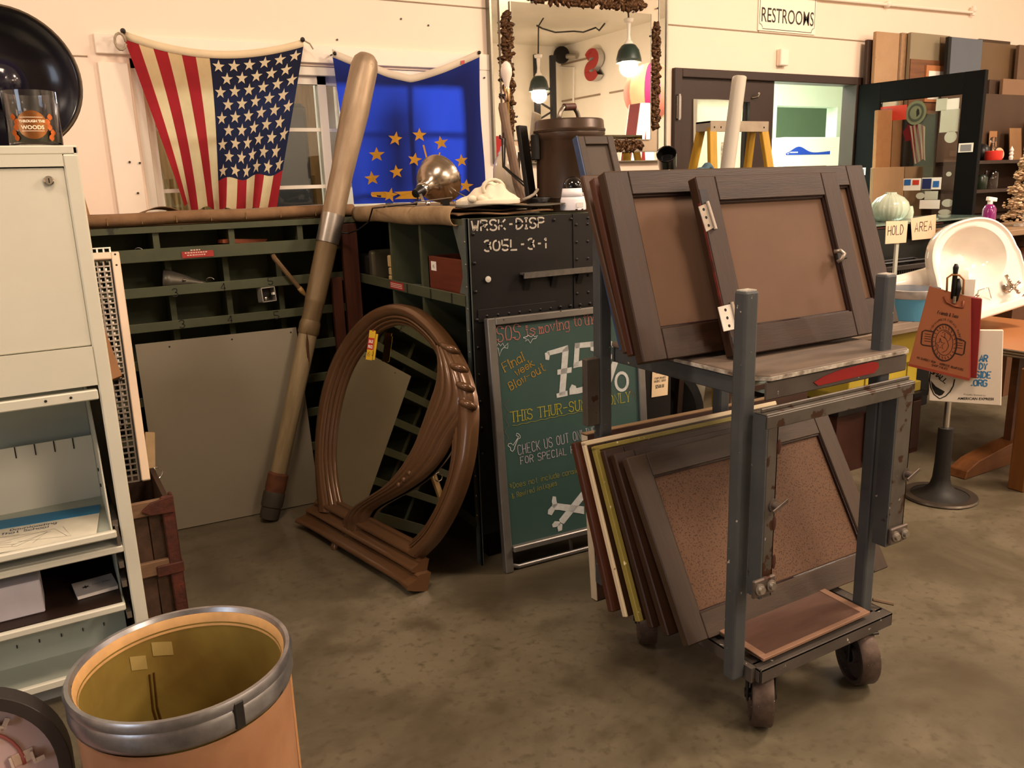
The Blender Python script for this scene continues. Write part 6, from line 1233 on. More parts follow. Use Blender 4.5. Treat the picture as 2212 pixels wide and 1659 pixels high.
wallboard('brown plank at the far right edge of the stacked boards', 2199, 2260, 97, mat('umber_plank', '#6b533e', .55, var=.15, scale=5), y=4.05)
wallboard('tan pinboard leaning behind the glass of the open door', 1893, 1950, 238, mat('tan_pinboard', '#9c7048', .8, var=.12, scale=20), y=4.02, zb=0)
wallboard('dark painted panel behind the small hanging flag', 1952, 2040, 245, mat('dark_canvas_panel', '#3a342a', .6, col2='#2c2a26', scale=3), y=4.0, zb=0, cat='panel')
wallboard('wide brown kraft board behind the lower part of the door glass', 1884, 2062, 362, mat('kraft_board', '#9a7a58', .7, var=.12, scale=3), y=3.90)

# ------------------------------------------------------------------ black glass-topped counter with the hold signs
CYf = 3.16; a, b = PY(1853, 497, CYf), PY(2140, 448, CYf); a.x += .3; CZ = 1.105
t = thing('display_counter', 'black counter with a greenish glass top in front of the open black door', 'counter', (a.x-.3, CYf, 0))
MB().bx(a.x-.3, b.x, CYf, CYf+.36, 0, CZ-.03).build('body', mat('black_counter', '#151917', .4, var=.2), t, bevel=.004)
MB().bx(a.x-.32, b.x+.02, CYf-.02, CYf+.37, CZ-.010, CZ).build('glass_top', mat('green_glass', '#9fb9ab', .05, glass=.6, var=.05), t); MB().bx(a.x-.3, a.x+.55, CYf+.02, CYf+.24, CZ-.029, CZ-.022).build('pink_sheet', mat('dusty_pink', '#a5645c', .6), t)
def paper_sign(txt, quad, label, y, m=mat('peach_paper', '#e3bfa0', .8, var=.04)):
    P = [PY(px, py, y) for px, py in quad]; F_ = fr(P[3], P[2]-P[3], P[0]-P[3]); i_ = F_.inverted(); q = [(i_ @ p).xy for p in P]
    t = thing('paper_sign', label, 'sign', P[3]); MB().prism([tuple(k) for k in (q[3], q[2], q[1], q[0])], -.001, .001).build('sheet', m, t, F_)
    W_ = q[2].x; H_ = q[0].y; mb = MB(); fit_strokes(mb, txt, (W_*.08, H_*.36), (W_*.86, H_*.40), H_*.42, lw=.095, z=.0016, jit=.012); mb.build('lettering', mInk, t, F_); return t, F_, W_, H_
t, F_, W_, H_ = paper_sign('HOLD', [(1914, 478), (1961, 477), (1957, 524), (1912, 527)], 'peach paper sign lettered HOLD clipped to a thin post', 2.89)
q = F_ @ V((W_*.65, 0, -.012)); MB().bx(q.x-.012, q.x+.012, q.y-.006, q.y+.006, .0, q.z+.10).build('post', mat('acrylic_post', '#b9bdb0', .3), t); MB(Matrix.Translation((q.x, q.y, 0))).lathe([(0, 0), (.035, 0), (.035, .012), (0, .016)], 20).build('foot', mSteelDk, t)
paper_sign('AREA', [(1967, 472), (2022, 463), (2020, 514), (1970, 519)], 'peach paper sign lettered AREA taped to the black counter behind the sink', CYf-.027)
p = PY(2128, 468, 3.15); t = tag(MB(fr((p.x-.05, CYf-.024, CZ-.06), (1, 0, 0), (0, .1, 1))).bx(0, .11, 0, .07, 0, .001).build('blank_note', MATS['peach_paper']), 'small blank peach note at the right end of the black counter', 'note')
# ribbed glass lamp shade on the counter
p = PY(1921, 470, CYf+.12); GM = Matrix.Translation((p.x, CYf+.12, CZ+.001))
t = thing('glass_globe', 'ribbed pale green glass lamp shade sitting on the counter', 'lamp shade', (p.x, CYf+.12, CZ))
mFG = mat('pressed_green_glass', '#cfdcc8', .15, glass=.35, var=.08)
n = 64; mb = MB(); pr = [(.060, 0), (.075, .012), (.098, .035), (.112, .075), (.100, .115), (.072, .145), (.045, .158), (.030, .166), (.028, .176)]; vs = []
for r, z in pr: vs += [((r+.0035*math.cos(24*2*math.pi*k/n)*min(1, r*12)+.003*math.cos(8*2*math.pi*k/n))*math.cos(2*math.pi*k/n), (r+.0035*math.cos(24*2*math.pi*k/n))*math.sin(2*math.pi*k/n), z) for k in range(n)]
mb.add(vs, [(i*n+k, i*n+(k+1) % n, (i+1)*n+(k+1) % n, (i+1)*n+k) for i in range(len(pr)-1) for k in range(n)]); mb.build('shade', mFG, t, GM, smooth=True)
for k, (px, py, r, h) in enumerate(((1896, 470, .035, .05), (1962, 462, .045, .08))):
    p = PY(px, py, CYf+.2); o = MB(Matrix.Translation((p.x, CYf+.22, CZ+.001))).lathe([(0, 0), (r, 0), (r*1.1, h*.5), (r*.9, h)], 20).build('glass_dish', mFG, smooth=40); tag(o, ('small glass dish partly behind the left of the ribbed shade', 'glass dish behind the right of the ribbed shade')[k], 'dish')

# ------------------------------------------------------------------ low table with the pedestal sink
TX, TY0, TY1, TZt = 3.86, 1.45, 2.84, .585
mTab = mat('orange_brown_top', '#9a663e', .42, var=.1, scale=3); mTabW = mat('table_side_wood', '#5a3520', .5, col2='#47291a', scale=4, stretch=(.7, 7, 7))
t = thing('low_table', 'low orange-brown table with a ribbed metal edge carrying the white sink', 'table', (4.5, 2.2, 0))
MB().bx(TX, 4.68, TY0, TY1, TZt-.03, TZt).build('top', mTab, t)
for k in range(3): MB().bx(TX-.006, TX+.0, TY0, TY1, TZt-.036+.013*k, TZt-.027+.013*k).build('edge_band', mAlu, t, bevel=.002)
MB().bx(4.0, 4.6, 2.09, 2.125, .05, TZt-.03).build('end_panel', mTabW, t)
fp = MB(fr((0, 2.06, 0), (1, 0, 0), (0, 0, 1))); a = PY(2085, 1035, 2.06); fp.prism([(a.x, 0), (4.6, 0), (4.6, .13), (a.x+.35, .105), (a.x+.10, .072), (a.x+.015, .040)], -.09, 0); fp.build('runner_foot', mat('orange_oak', '#69401f', .45, col2='#523016', scale=4, stretch=(.7, 7, 7)), t, bevel=.004)
p = PZ(2200, 1062, 0); MB().bx(p.x, p.x+.12, p.y-.02, p.y+.05, 0, TZt-.03).build('leg', mat('orange_oak_leg', '#70451f', .45, var=.2, scale=6, stretch=(7, 7, .7)), t, bevel=.004)
# sink: rounded slab with a bowl, standing on its straight back edge
SC = PY(2108, 572, 2.50); sn = V((-.40, -.88, .26)).normalized(); su = V((0, 0, 1)).cross(sn).normalized()
su = (su*math.cos(.24)+sn.cross(su)*math.sin(.24)).normalized()
SK = fr(SC, su, sn.cross(su)); mPor = mat('white_porcelain', '#e9e4da', .10, var=.03, coat=.6)
t = thing('pedestal_sink', 'white porcelain pedestal sink tipped on its back edge on the low table', 'sink', (SC.x, SC.y, TZt))
def rim(s, k=0):                                                     # outline of the basin, s = 1 outer edge
    pts = []; W2, Hh = .245*s, .245*s
    for i in range(64):
        a = 2*math.pi*i/64; c_, s2 = math.cos(a), math.sin(a); e = 2.4 if s2 > 0 else 4.5
        x = math.copysign(abs(c_)**(2/e), c_)*W2*(1.0 if s2 > 0 else 1.04); y = math.copysign(abs(s2)**(2/e), s2)*Hh
        pts.append((x, y))
    return pts
bow = lambda s, dy: [(x*s, y*s+dy) for x, y in [(.178*math.cos(2*math.pi*i/64), .160*math.sin(2*math.pi*i/64)) for i in range(64)]]
rings = [(rim(.60), -.15), (rim(.93), -.07), (rim(1.0), -.045), (rim(1.0), .0), (rim(.985), .014), (rim(.95), .016), (rim(.915), .006), (rim(.89), .004)]
blend = lambda A_, B_, s: [(a[0]*(1-s)+b[0]*s, a[1]*(1-s)+b[1]*s) for a, b in zip(A_, B_)]
rings += [(blend(rim(.86), bow(1.08, .035), .6), .003), (bow(1.04, .035), .0), (bow(1.0, .035), -.010), (bow(.92, .033), -.05), (bow(.72, .03), -.10), (bow(.4, .025), -.125), (bow(.1, .02), -.13)]
vs = [(x, y, z) for R_, z in rings for x, y in R_]; n = 64
mb = MB().add(vs, [(i*n+k, i*n+(k+1) % n, (i+1)*n+(k+1) % n, (i+1)*n+k) for i in range(len(rings)-1) for k in range(n)]+[tuple(range(n))[::-1]]); mb.build('basin', mPor, t, SK, smooth=40)
MB().bx(-.225, .225, -.275, -.228, -.06, .075).build('back_ledge', mPor, t, SK, bevel=.012, seg=3)
MB().lathe([(.018, -.128), (.014, -.120), (0, -.122)], 16).build('drain', mChrome, t, SK @ Matrix.Translation((0, .05, 0)), smooth=True)
mTap = mat('old_chrome', '#bcae9f', .2, metal=.9, var=.2, scale=20)
for sx_ in (-.12, .12):
    T_ = SK @ Matrix.Translation((sx_, -.165, .004)); tp = MB().lathe([(.024, 0), (.024, .006), (.014, .012), (.012, .045), (.016, .055), (.010, .065), (0, .067)], 16).build('tap', mTap, t, T_, smooth=40)
    for a in (.4, 1.97, 3.54, 5.11): MB().tube([(0, 0, .055), (.036*math.cos(a), .036*math.sin(a), .058)], [.006, .008], 8).ball((.037*math.cos(a), .037*math.sin(a), .058), .010, 8, 6).build('tap_handle', mTap, tp, T_, smooth=True)
    MB().tube([(0, .0, .03), (0, .035, .036), (0, .068, .028)], .009, 10).build('spout', mTap, tp, T_, smooth=True)
MB().tube([(.02, -.19, .01), (.0, -.13, .04), (-.05, -.13, .03), (-.06, -.17, .012)], .0025, 6).build('plug_chain', mTap, t, SK, smooth=True)
pd0 = SK @ V((-.05, -.02, -.10)); pd1 = PY(1893, 622, SC.y+.34); pdv = pd1-pd0; PD = axis_frame(pd0, pdv); L_ = pdv.length
MB().lathe([(.0, -.02), (.105, -.02), (.100, .04), (.080, .09), (.062, .16), (.052, .26), (.048, L_*.8), (.060, L_+.02), (.062, L_+.06), (0, L_+.06)], 28).build('pedestal', mPor, t, PD, smooth=40)

# ------------------------------------------------------------------ plank table with yellow chest, blue tub and shopping basket
a = PY(1845, 990, 2.42)
t = thing('dark_cabinet', 'dark reddish brown cabinet standing on the floor under the yellow chest', 'cabinet', (3.3, 2.42, 0))
MB().bx(3.16, 3.80, 2.44, 2.95, 0, .30).build('body', mat('dark_red_wood', '#3c2018', .45, col2='#2b1610', scale=4), t); MB().bx(3.36, 3.78, 2.425, 2.44, .03, .28).build('door', mat('dark_brown_door', '#2e1d16', .45), t, bevel=.003); MB().bx(3.14, 3.82, 2.42, 2.97, .30, .322).build('top', mBlackPaint, t)
t = thing('yellow_chest', 'faded yellow panelled chest under the grey plank top', 'chest', (3.3, 2.44, .322))
mYC = mat('faded_yellow', '#b8a237', .55, var=.1, scale=4); x0_, x1_ = PY(1842, 820, 2.45).x, 3.79; zt_ = .655
MB().bx(x0_, x1_, 2.47, 2.92, .322, zt_).build('body', mYC, t, bevel=.004); MB().bx(x0_-.01, x1_+.01, 2.45, 2.94, .322, .372).build('plinth', mat('olive_yellow', '#8a7a2c', .55, var=.1), t, bevel=.003); MB().bx(x0_-.005, x1_, 2.455, 2.47, .48, zt_).build('shaded_upper_band', mat('shaded_yellow', '#a08a2c', .55, var=.1), t, bevel=.003)  # upper yellow darkened: shade of the plank overhang put into its colour
for x in (3.38, 3.54, 3.70): MB().bx(x, x+.006, 2.466, 2.471, .38, .47).build('groove', MATS['olive_yellow'], t)
t = thing('plank_top', 'grey weathered plank table top across the yellow chest', 'table top', (3.2, 2.38, zt_))
for k in range(6): MB().bx(3.14, 3.83, 2.38+k*.10, 2.38+k*.10+.095, zt_, zt_+.022).build('plank', mat('grey_planks', '#7a6a5c', .7, col2='#655749', scale=4, stretch=(.7, 8, 8)), t, bevel=.002)
PT = zt_+.023; p = PY(1972, 700, 2.54); Rb = .135
t = thing('blue_tub', 'sky blue tub with a silver rim standing on the plank top', 'tub', (p.x, 2.56, PT)); TB = Matrix.Translation((p.x, 2.56, PT)); h_ = PY(1972, 650, 2.45).z-PT
MB().lathe([(0, 0), (Rb*.92, 0), (Rb, h_), (Rb-.006, h_), (Rb*.9, .01)], 36).build('tub_wall', mat('sky_blue', '#4b87a6', .4, var=.05), t, TB, smooth=40); MB().lathe([(Rb+.001, h_-.002), (Rb+.006, h_+.004), (Rb+.006, h_+.038), (Rb-.004, h_+.040), (Rb-.006, h_)], 36).build('rim', mat('silver_rim', '#c3c2c4', .25, metal=.7, var=.05), t, TB, smooth=40)
p = PY(1940, 600, 3.05); bx_, by_ = p.x-.02, 3.05; bw_, bd_, bh_ = .24, .09, PY(1940, 585, 2.80).z-PT
q = thing('black_chest', 'black chest standing behind the yellow chest and holding up the shopping basket', 'chest', (bx_, by_, 0)); MB().bx(bx_-.26, bx_+.26, by_-.10, by_+.10, 0, PT-.03).build('body', mBlackMatte, q, bevel=.006); MB().bx(bx_-.265, bx_+.265, by_-.105, by_+.105, PT-.029, PT-.001).build('lid', mBlackMatte, q, bevel=.004)
t = thing('shopping_basket', 'black plastic shopping basket with slatted sides standing on the black chest', 'basket', (bx_, by_, PT)); mBk = mat('black_basket', '#2a2623', .5, var=.15)
for s in (-1, 1):
    MB().bx(bx_-bw_-.012, bx_+bw_+.012, by_+s*bd_-.010, by_+s*bd_+.010, PT+bh_-.03, PT+bh_).build('rim', mBk, t, bevel=.004); MB().bx(bx_+s*bw_-.010, bx_+s*bw_+.010, by_-bd_, by_+bd_, PT+bh_-.03, PT+bh_).build('rim', mBk, t, bevel=.004)
mb = MB()
for k in range(26): x = bx_-bw_+k*2*bw_/25; [mb.bar((x*.9+bx_*.1, by_+s*bd_*.88, PT), (x, by_+s*bd_, PT+bh_-.03), .007, .005) for s in (-1, 1)]
for k in range(15): y = by_-bd_+k*2*bd_/14; [mb.bar((bx_+s*bw_*.9, y*.9+by_*.1, PT), (bx_+s*bw_, y, PT+bh_-.03), .007, .005) for s in (-1, 1)]
o = mb.build('slats', mBk, t); o['kind'] = 'stuff'
MB().bx(bx_-bw_*.9, bx_+bw_*.9, by_-bd_*.88, by_+bd_*.88, PT, PT+.006).build('bottom', mBk, t)
for s in (-1, 1): MB().tube([(bx_-bw_, by_+s*.02, PT+bh_), (bx_-bw_+.02, by_+s*.05, PT+bh_+.012), (bx_+bw_-.02, by_+s*.05, PT+bh_+.012), (bx_+bw_, by_+s*.02, PT+bh_)], .008, 6).build('handle', mBlack, t)

# ------------------------------------------------------------------ bag stand with the printed bags
sx, sy = 3.315, 2.005
t = thing('bag_stand', 'chrome rod stand on a round black pedestal with a metal rim', 'stand', (sx, sy, 0)); SM_ = Matrix.Translation((sx, sy, 0))
MB().lathe([(.118, .012), (.10, .018), (.07, .030), (.045, .055), (.036, .09), (.032, .16), (.030, .318), (0, .320)], 36).build('pedestal', mat('black_rubber', '#1d1b19', .55, var=.1), t, SM_, smooth=40); MB().lathe([(0, 0), (.150, 0), (.154, .006), (.150, .014), (.118, .014)], 44).build('rim', mat('dull_steel_rim', '#6b6259', .35, metal=.8, var=.15), t, SM_, smooth=40)
MB().cyl((sx, sy, .31), (sx, sy, .93), .013, 14).build('rod', mChrome, t, smooth=40)
# facing direction of the bags: towards the shop floor
def panel_frame(P): F_ = fr(P[3], P[2]-P[3], P[0]-P[3]); i_ = F_.inverted(); return F_, [(i_ @ p).xy for p in P]
vd = V((-.80, -.60, 0)); sb = V((.60, -.80, 0))                       # normal and right-hand direction of the hanging bags
def HB(px, py, d=0): return PL(px, py, V((sx, sy, 0))+vd*(.05+d), vd)
mKraft = mat('terracotta_kraft', '#9c5f40', .7, col2='#8d5438', scale=4); mKr = mat('dark_red_bag', '#7a1d1c', .6, var=.12, scale=5)
P = [HB(2008, 618, .07), HB(2097, 642, .07), HB(2093, 822, .07), HB(1962, 790, .07)]
F_, q = panel_frame(P); t = thing('kraft_bag', 'terracotta paper gift bag with a round printed seal hanging from a black clip', 'bag', P[3])
MB().prism([tuple(k) for k in (q[3], q[2], q[1], q[0])], -.001, .001).build('front', mKraft, t, F_)
for aa, bb_, nm in ((q[1], q[2], 'side'), (q[0], q[3], 'side')):
    MB().add([(aa.x, aa.y, 0), (bb_.x, bb_.y, 0), (bb_.x+.01, bb_.y+.004, -.05), (aa.x+.006, aa.y, -.045)], [(0, 1, 2, 3)]).build(nm, mKraft if nm == 'side' and aa is q[0] else mKr, t, F_, solid=.001)
MB().prism([(q[3].x-.001, q[3].y-.001), (q[2].x+.001, q[2].y-.001), (q[2].x+.001, q[2].y+.010), (q[3].x, q[3].y+.010)], .001, .0018).build('bottom_fold', mat('brick_red_fold', '#8e3d2a', .6), t, F_)
nB = F_.to_3x3() @ V((0, 0, 1)); iB = F_.inverted()
def bl(px, py): k = iB @ PL(px, py, F_ @ V((0, 0, .0016)), nB); return (k.x, k.y)
Zg = lambda x, y: (1900+x/7.09, 640+y/7.09)
mb = MB(); c0 = bl(*Zg(990, 710)); ex = bl(*Zg(1180, 735)); ey = bl(*Zg(1000, 430))
ux_, uy_ = V(ex)-V(c0), V(ey)-V(c0)
def el(a, s=1): p = V(c0)+ux_*math.cos(a)*s+uy_*math.sin(a)*s; return (p.x, p.y, .0022)
for s, w_ in ((1, .006), (.70, .002)): mb.ribbon([el(2*math.pi*k/40, s) for k in range(41)], w_)
for pts in ([(830, 545), (700, 520), (655, 540), (635, 720), (660, 745), (790, 765)], [(1170, 640), (1290, 680), (1315, 700), (1290, 880), (1260, 900), (1150, 870)]): mb.ribbon([bl(*Zg(*p))+(.0022,) for p in pts], .005)
for k in range(22): a = 2*math.pi*k/22; mb.ribbon([el(a-.02, .78), el(a+.05, .92)], .0022)
st_ = [(930, 640), (945, 705), (1000, 715), (955, 750), (975, 810), (930, 775), (885, 810), (900, 750), (860, 715), (915, 705), (930, 640)]; mb.ribbon([bl(*Zg(*p))+(.0022,) for p in st_], .002)
for pts in ([(960, 560), (1000, 530), (1040, 560), (1090, 600), (1080, 660), (1040, 690), (1010, 640), (980, 620)], [(1040, 690), (1060, 760), (1020, 830), (960, 860)], [(1000, 560), (1000, 640), (940, 600)]): mb.ribbon([bl(*Zg(*p))+(.0022,) for p in pts], .002)
for k, (x, y) in enumerate(((740, 578), (740, 615), (735, 650), (735, 688), (1225, 715), (1225, 750), (1220, 790))): mb.ribbon([bl(*Zg(x-48, y-6))+(.0022,), bl(*Zg(x+48, y+8))+(.0022,)], .0022)
mb.build('seal_print', mat('bag_ink', '#33201a', .8), t, F_)
mb = MB(); bb = lambda x, y: bl(*Zg(x, y))
fit_strokes(mb, 'Friends & Twos', bb(885, 268), bb(1205, 338), .014, lw=.13, z=.0022); fit_strokes(mb, '411 GARDEN ROW - WORKING QUARTERS', bb(565, 950), bb(1280, 1145), .009, lw=.15, z=.0022); fit_strokes(mb, 'SHOP FOLKS', bb(795, 1065), bb(1040, 1130), .009, lw=.15, z=.0022)
arc = 'INDIANAPOLIS INDIANA MARKET'
for k, ch in enumerate(arc):
    a = 2.65-2.45*k/(len(arc)-1); p = el(a, 1.22); M0 = fr((p[0], p[1], .0022), (math.cos(a-math.pi/2), math.sin(a-math.pi/2), 0), (math.cos(a), math.sin(a), 0)); mb.M = M0; strokes(mb, ch, .008, lw=.15); mb.M = I4
mb.build('lettering', MATS['bag_ink'], t, F_)
hd = [bl(2045, 628), bl(2046, 600), bl(2056, 593), bl(2072, 594), bl(2082, 604), bl(2080, 636)]
MB().tube([(x, y, .006) for x, y in hd], .004, 8).build('handle', mat('tan_cord', '#a3703e', .5), t, F_, smooth=True); hd2 = [bl(2040, 640), bl(2044, 652), bl(2062, 661), bl(2080, 664), bl(2081, 650)]
MB().tube([(x, y, .004) for x, y in hd2], .004, 8).build('front_handle', mat('copper_cord', '#8a4a30', .5), t, F_, smooth=True)
P = [HB(2058, 636, .016), HB(2122, 645, .016), HB(2110, 818, .016), HB(2040, 806, .016)]; F_, q = panel_frame(P); t = thing('red_bag', 'dark red gift bag hanging behind the terracotta one', 'bag', P[3])
MB().prism([tuple(k) for k in (q[3], q[2], q[1], q[0])], -.02, .0).build('bag_body', mKr, t, F_, bevel=.003)
P = [HB(2008, 712, -.01), HB(2168, 713, -.01), HB(2163, 877, -.01), HB(2007, 866, -.01)]; F_, q = panel_frame(P); t = thing('white_bag', 'white tote bag printed with a black shield and blue block letters behind the other bags', 'bag', P[3])
MB().prism([tuple(k) for k in (q[3], q[2], q[1], q[0])], -.015, .0).build('bag_body', mat('white_bag_cloth', '#d9cfc0', .8, var=.05), t, F_, bevel=.003)
nB = F_.to_3x3() @ V((0, 0, 1)); iB = F_.inverted(); PB = F_.copy()
def wb_l(x, y): px, py = Zg(x, y); k = iB @ PL(px, py, PB @ V((0, 0, .001)), nB); return V((k.x, k.y))
mBl = mat('print_mid_blue', '#3a78a8', .7, var=.05); mb = MB()
for txt, a, b, h in (('AR', (1530, 1000), (1660, 1005), 100), ('DY', (1525, 1118), (1655, 1125), 95), ('SIDE', (1470, 1245), (1715, 1255), 95), ('.ORG', (1400, 1372), (1655, 1380), 95)):
    A_, B_ = wb_l(*a), wb_l(*b); hh_ = (wb_l(a[0], a[1]-h)-A_).length; fit_strokes(mb, txt, A_, B_, hh_, lw=.20, z=.0012, track=1.0)
mb.build('blue_lettering', mBl, t, PB)
mb = MB(); A_, B_ = wb_l(1195, 1582), wb_l(1750, 1592); vs, fs = text_mesh('AMERICAN EXPRESS', .02, bold=.0004); xm = max(v[0] for v in vs); d_ = B_-A_
mb.add([(A_.x+d_.x*x/xm-d_.y*0, A_.y+d_.y*x/xm+y*1.0*(d_.length/xm), .0012) for x, y, z in vs], fs)
A_, B_ = wb_l(1290, 1512), wb_l(1630, 1530); fit_strokes(mb, 'Proudly Backed by', A_, B_, .006, lw=.1, z=.0012)
A_, B_ = wb_l(830, 1235), wb_l(1010, 1335); fit_strokes(mb, 'SMALL', wb_l(770, 1165), wb_l(1015, 1345), .020, lw=.22, z=.0012, track=1.0)
sh = [wb_l(*p) for p in ((775, 1180), (765, 1290), (785, 1400), (830, 1500), (920, 1570), (1010, 1530), (1080, 1460), (1130, 1370), (1150, 1270))]; mb.ribbon([(p.x, p.y, .0012) for p in sh], .0045)
mb.poly([(p.x, p.y, .0012) for p in [wb_l(*k) for k in ((785, 1290), (860, 1380), (1000, 1460), (960, 1510), (915, 1525), (850, 1490), (805, 1410))]]); mb.build('black_print', mInk, t, PB)
for k, (px, py) in enumerate(((2061, 590), (2086, 572))):
    b_ = HB(px, py+28 if k == 0 else py+14, .07 if k == 0 else .0); t_ = b_+V((0, 0, .085 if k == 0 else .05)); t = thing('spring_clip', ('black spring clip holding the terracotta bag', 'shorter black spring clip behind, against the sink')[k], 'clip', b_)
    MB().tube([b_+V((0, 0, -.05 if k == 0 else 0)), b_, t_+V((0, 0, -.03)), t_+V((0, 0, -.01)), t_+V((0, 0, .004))], [.009, .010, .009, .011, .006], 10).build('arm', mat('black_rubber_clip', '#12100f', .4), t, smooth=True)
    if k == 0: MB().tube([b_+V((.006, -.008, -.06)), b_+V((.012, -.012, -.01)), b_+V((.010, -.010, .03))], [.008, .011, .006], 10).build('jaw', MATS['black_rubber_clip'], t, smooth=True); MB().cyl(b_+V((.0, -.006, -.068)), b_+V((0, -.006, -.040)), .008, 10).build('metal_tip', mChrome, t, smooth=40)
o = tag(MB(fr(HB(2064, 690, -.09), sb, (0, 0, 1))).bx(0, .060, 0, .17, -.002, .002).build('white_card', mPaper), 'blank white card standing between the two black clips', 'card')

# ------------------------------------------------------------------ shelf table, frosted tree and small goods at the right edge
tt = PY(2150, 500, 2.72); SZ = tt.z
t = thing('side_table', 'pale wooden side table edge with a white bracket at the far right', 'table', (tt.x, 2.72, 0)); x0_ = tt.x+.08
MB().bx(x0_, x0_+1.3, 2.70, 3.15, SZ-.035, SZ).build('top', mat('pale_table_wood', '#8f7357', .55, var=.2, scale=5), t, bevel=.004)
p = PY(2176, 515, 2.74); MB().bar((p.x+.02, 2.76, SZ-.03), (p.x-.01, 2.80, SZ-.42), .03, .05).build('bracket', mat('peach_white', '#cdb59c', .6), t); MB().bx(x0_+.30, x0_+1.25, 2.78, 3.12, .0, SZ-.3).build('cupboard', mat('brown_cupboard', '#5b3a24', .55, var=.3, scale=4), t)
MB().bx(x0_+.05, x0_+.12, 3.0, 3.06, 0, SZ-.03).build('leg', mTabW, t)
rb_ = PY(2190, 530, 2.77); tag(MB(Matrix.Translation((x0_+.36, 2.90, SZ-.299))).lathe([(0, 0), (.08, 0), (.10, .09), (.095, .09), (.07, .01)], 24).build('red_bowl', mRed, smooth=40), 'red bowl on the cupboard below the side table top', 'bowl')
tag(MB(Matrix.Translation((x0_+.58, 2.92, SZ-.299))).lathe([(0, 0), (.06, 0), (.07, .05), (.05, .14), (.03, .16)], 20).build('brown_jug', mat('brown_glaze', '#6b4128', .3), smooth=40), 'brown glazed jug on the cupboard below the side table top', 'jug')
p = PY(2212, 465, 2.85); TM_ = Matrix.Translation((p.x+.0, 2.85, SZ))
t = thing('frosted_tree', 'small flocked white and tan ornamental tree on the side table at the right edge', 'tree', (p.x, 2.85, SZ)); MB().lathe([(0, 0), (.05, 0), (.05, .012), (.008, .02), (.007, .42), (0, .43)], 14).build('stem', mat('white_stem', '#e2d6c6', .5), t, TM_, smooth=40)
mb = MB(); r2 = random.Random(3)
for k in range(1500):
    q = (k/1500)**.85; h = .05+.50*q; R_ = .135*(1-q)**.8+.012; a = r2.uniform(0, 6.283); s = math.sqrt(r2.uniform(.2, 1)); s *= .82+.18*math.cos(h*75)
    mb.ball((R_*s*math.cos(a), R_*s*math.sin(a), h+r2.uniform(-.012, .012)-.035*s), r2.uniform(.004, .009), 5, 4, (1.6, 1.6, .8))
mb.build('flocked_branches', mat('flock', '#d6bd9c', .95, col2='#a98a68', scale=18), t, TM_, smooth=True)['kind'] = 'stuff'
p = PY(2134, 485, 2.88); BMx = Matrix.Translation((p.x, 2.88, SZ)); t = thing('purple_bottle', 'glossy purple bottle with a white spray head on the side table', 'bottle', (p.x, 2.88, SZ))
MB().lathe([(0, 0), (.036, 0), (.038, .01), (.038, .115), (.028, .135), (.018, .145)], 24).build('body', mat('purple_glass', '#7d1f66', .12, var=.15, coat=.4), t, BMx, smooth=40); MB().cyl((0, 0, .14), (0, 0, .165), .014, 12).bar((-.03, 0, .178), (.055, 0, .168), .022, .024).build('spray_head', mWhiteMatte, t, BMx, bevel=.003)
# dark shelf unit with jars behind the table
SY = 3.46; t = thing('dark_shelves', 'dark brown open shelf unit with jars beyond the open black door', 'shelf', (5.65, SY, 0)); xa, xb = PY(2100, 345, SY).x+.08, PY(2100, 345, SY).x+1.2
mShD = mat('dark_shelf_wood', '#2e1d14', .5, var=.2); zs_ = [PY(2150, 346, SY).z, PY(2150, 408, SY).z]
for z in zs_+[SZ+.02, .3]: MB().bx(xa, xb, SY, SY+.32, z-.025, z).build('shelf', mShD, t, bevel=.002)
MB().bx(xb-.02, xb, SY, SY+.32, 0, 1.75).bx(xa, xb, SY+.32, SY+.335, 0, 1.95).build('back_and_side', mat('shelf_back', '#4a3525', .6, var=.25, scale=4), t)
def goods(name, label, cat, px, y, z, prof, m, n=18, **k):
    p = PY(px, 300, y); o = MB(Matrix.Translation((p.x, y, z+.001))).lathe(prof, n, **k).build(name, m, smooth=40); return tag(o, label, cat)
goods('red_candle', 'squat bright red jar candle on the upper dark shelf', 'candle', 2150, SY+.07, zs_[0], [(0, 0), (.055, 0), (.058, .01), (.058, .062), (.05, .066), (0, .066)], mat('bright_red', '#d4382c', .3, var=.1))
goods('glass_cruet', 'small clear glass cruet with a white stopper behind the red candle', 'bottle', 2146, SY+.19, zs_[0], [(0, 0), (.04, 0), (.042, .07), (.018, .10), (.015, .13), (.026, .145), (.024, .165), (0, .17)], mTum)
goods('black_vase', 'black vase at the left end of the upper dark shelf', 'vase', 2124, SY+.20, zs_[0], [(0, 0), (.04, 0), (.06, .05), (.045, .10), (.02, .12)], mBlack)
goods('glass_jar', 'tall clear glass jar on the lower dark shelf', 'jar', 2150, SY+.1, zs_[1], [(0, 0), (.045, 0), (.047, .01), (.047, .11), (.035, .125), (.03, .135)], mTum)
goods('dark_green_jar', 'dark green jar left of the tall clear glass jar', 'jar', 2127, SY+.1, zs_[1], [(0, 0), (.04, 0), (.046, .03), (.046, .08), (.03, .10)], mat('dark_green_glaze', '#1f2a1c', .3))
pl = PY(2172, 330, SY+.1); t = tag(MB(fr((pl.x, SY+.14, zs_[0]), (1, -.2, 0), (0, .15, 1))).prism([(.045*math.cos(2*math.pi*k/24), .047+.045*math.sin(2*math.pi*k/24)) for k in range(24)], -.004, .004).build('peach_plate', mat('peach_plate', '#d8b08f', .35)), 'small peach plate propped beside the red candle', 'plate')
goods('white_spiral_candle', 'white twisted candle at the right of the upper dark shelf', 'candle', 2188, SY+.1, zs_[0], [(0, 0), (.012, 0), (.016, .02), (.010, .03), (.016, .045), (.010, .055), (.015, .07), (0, .10)], mWhiteMatte)
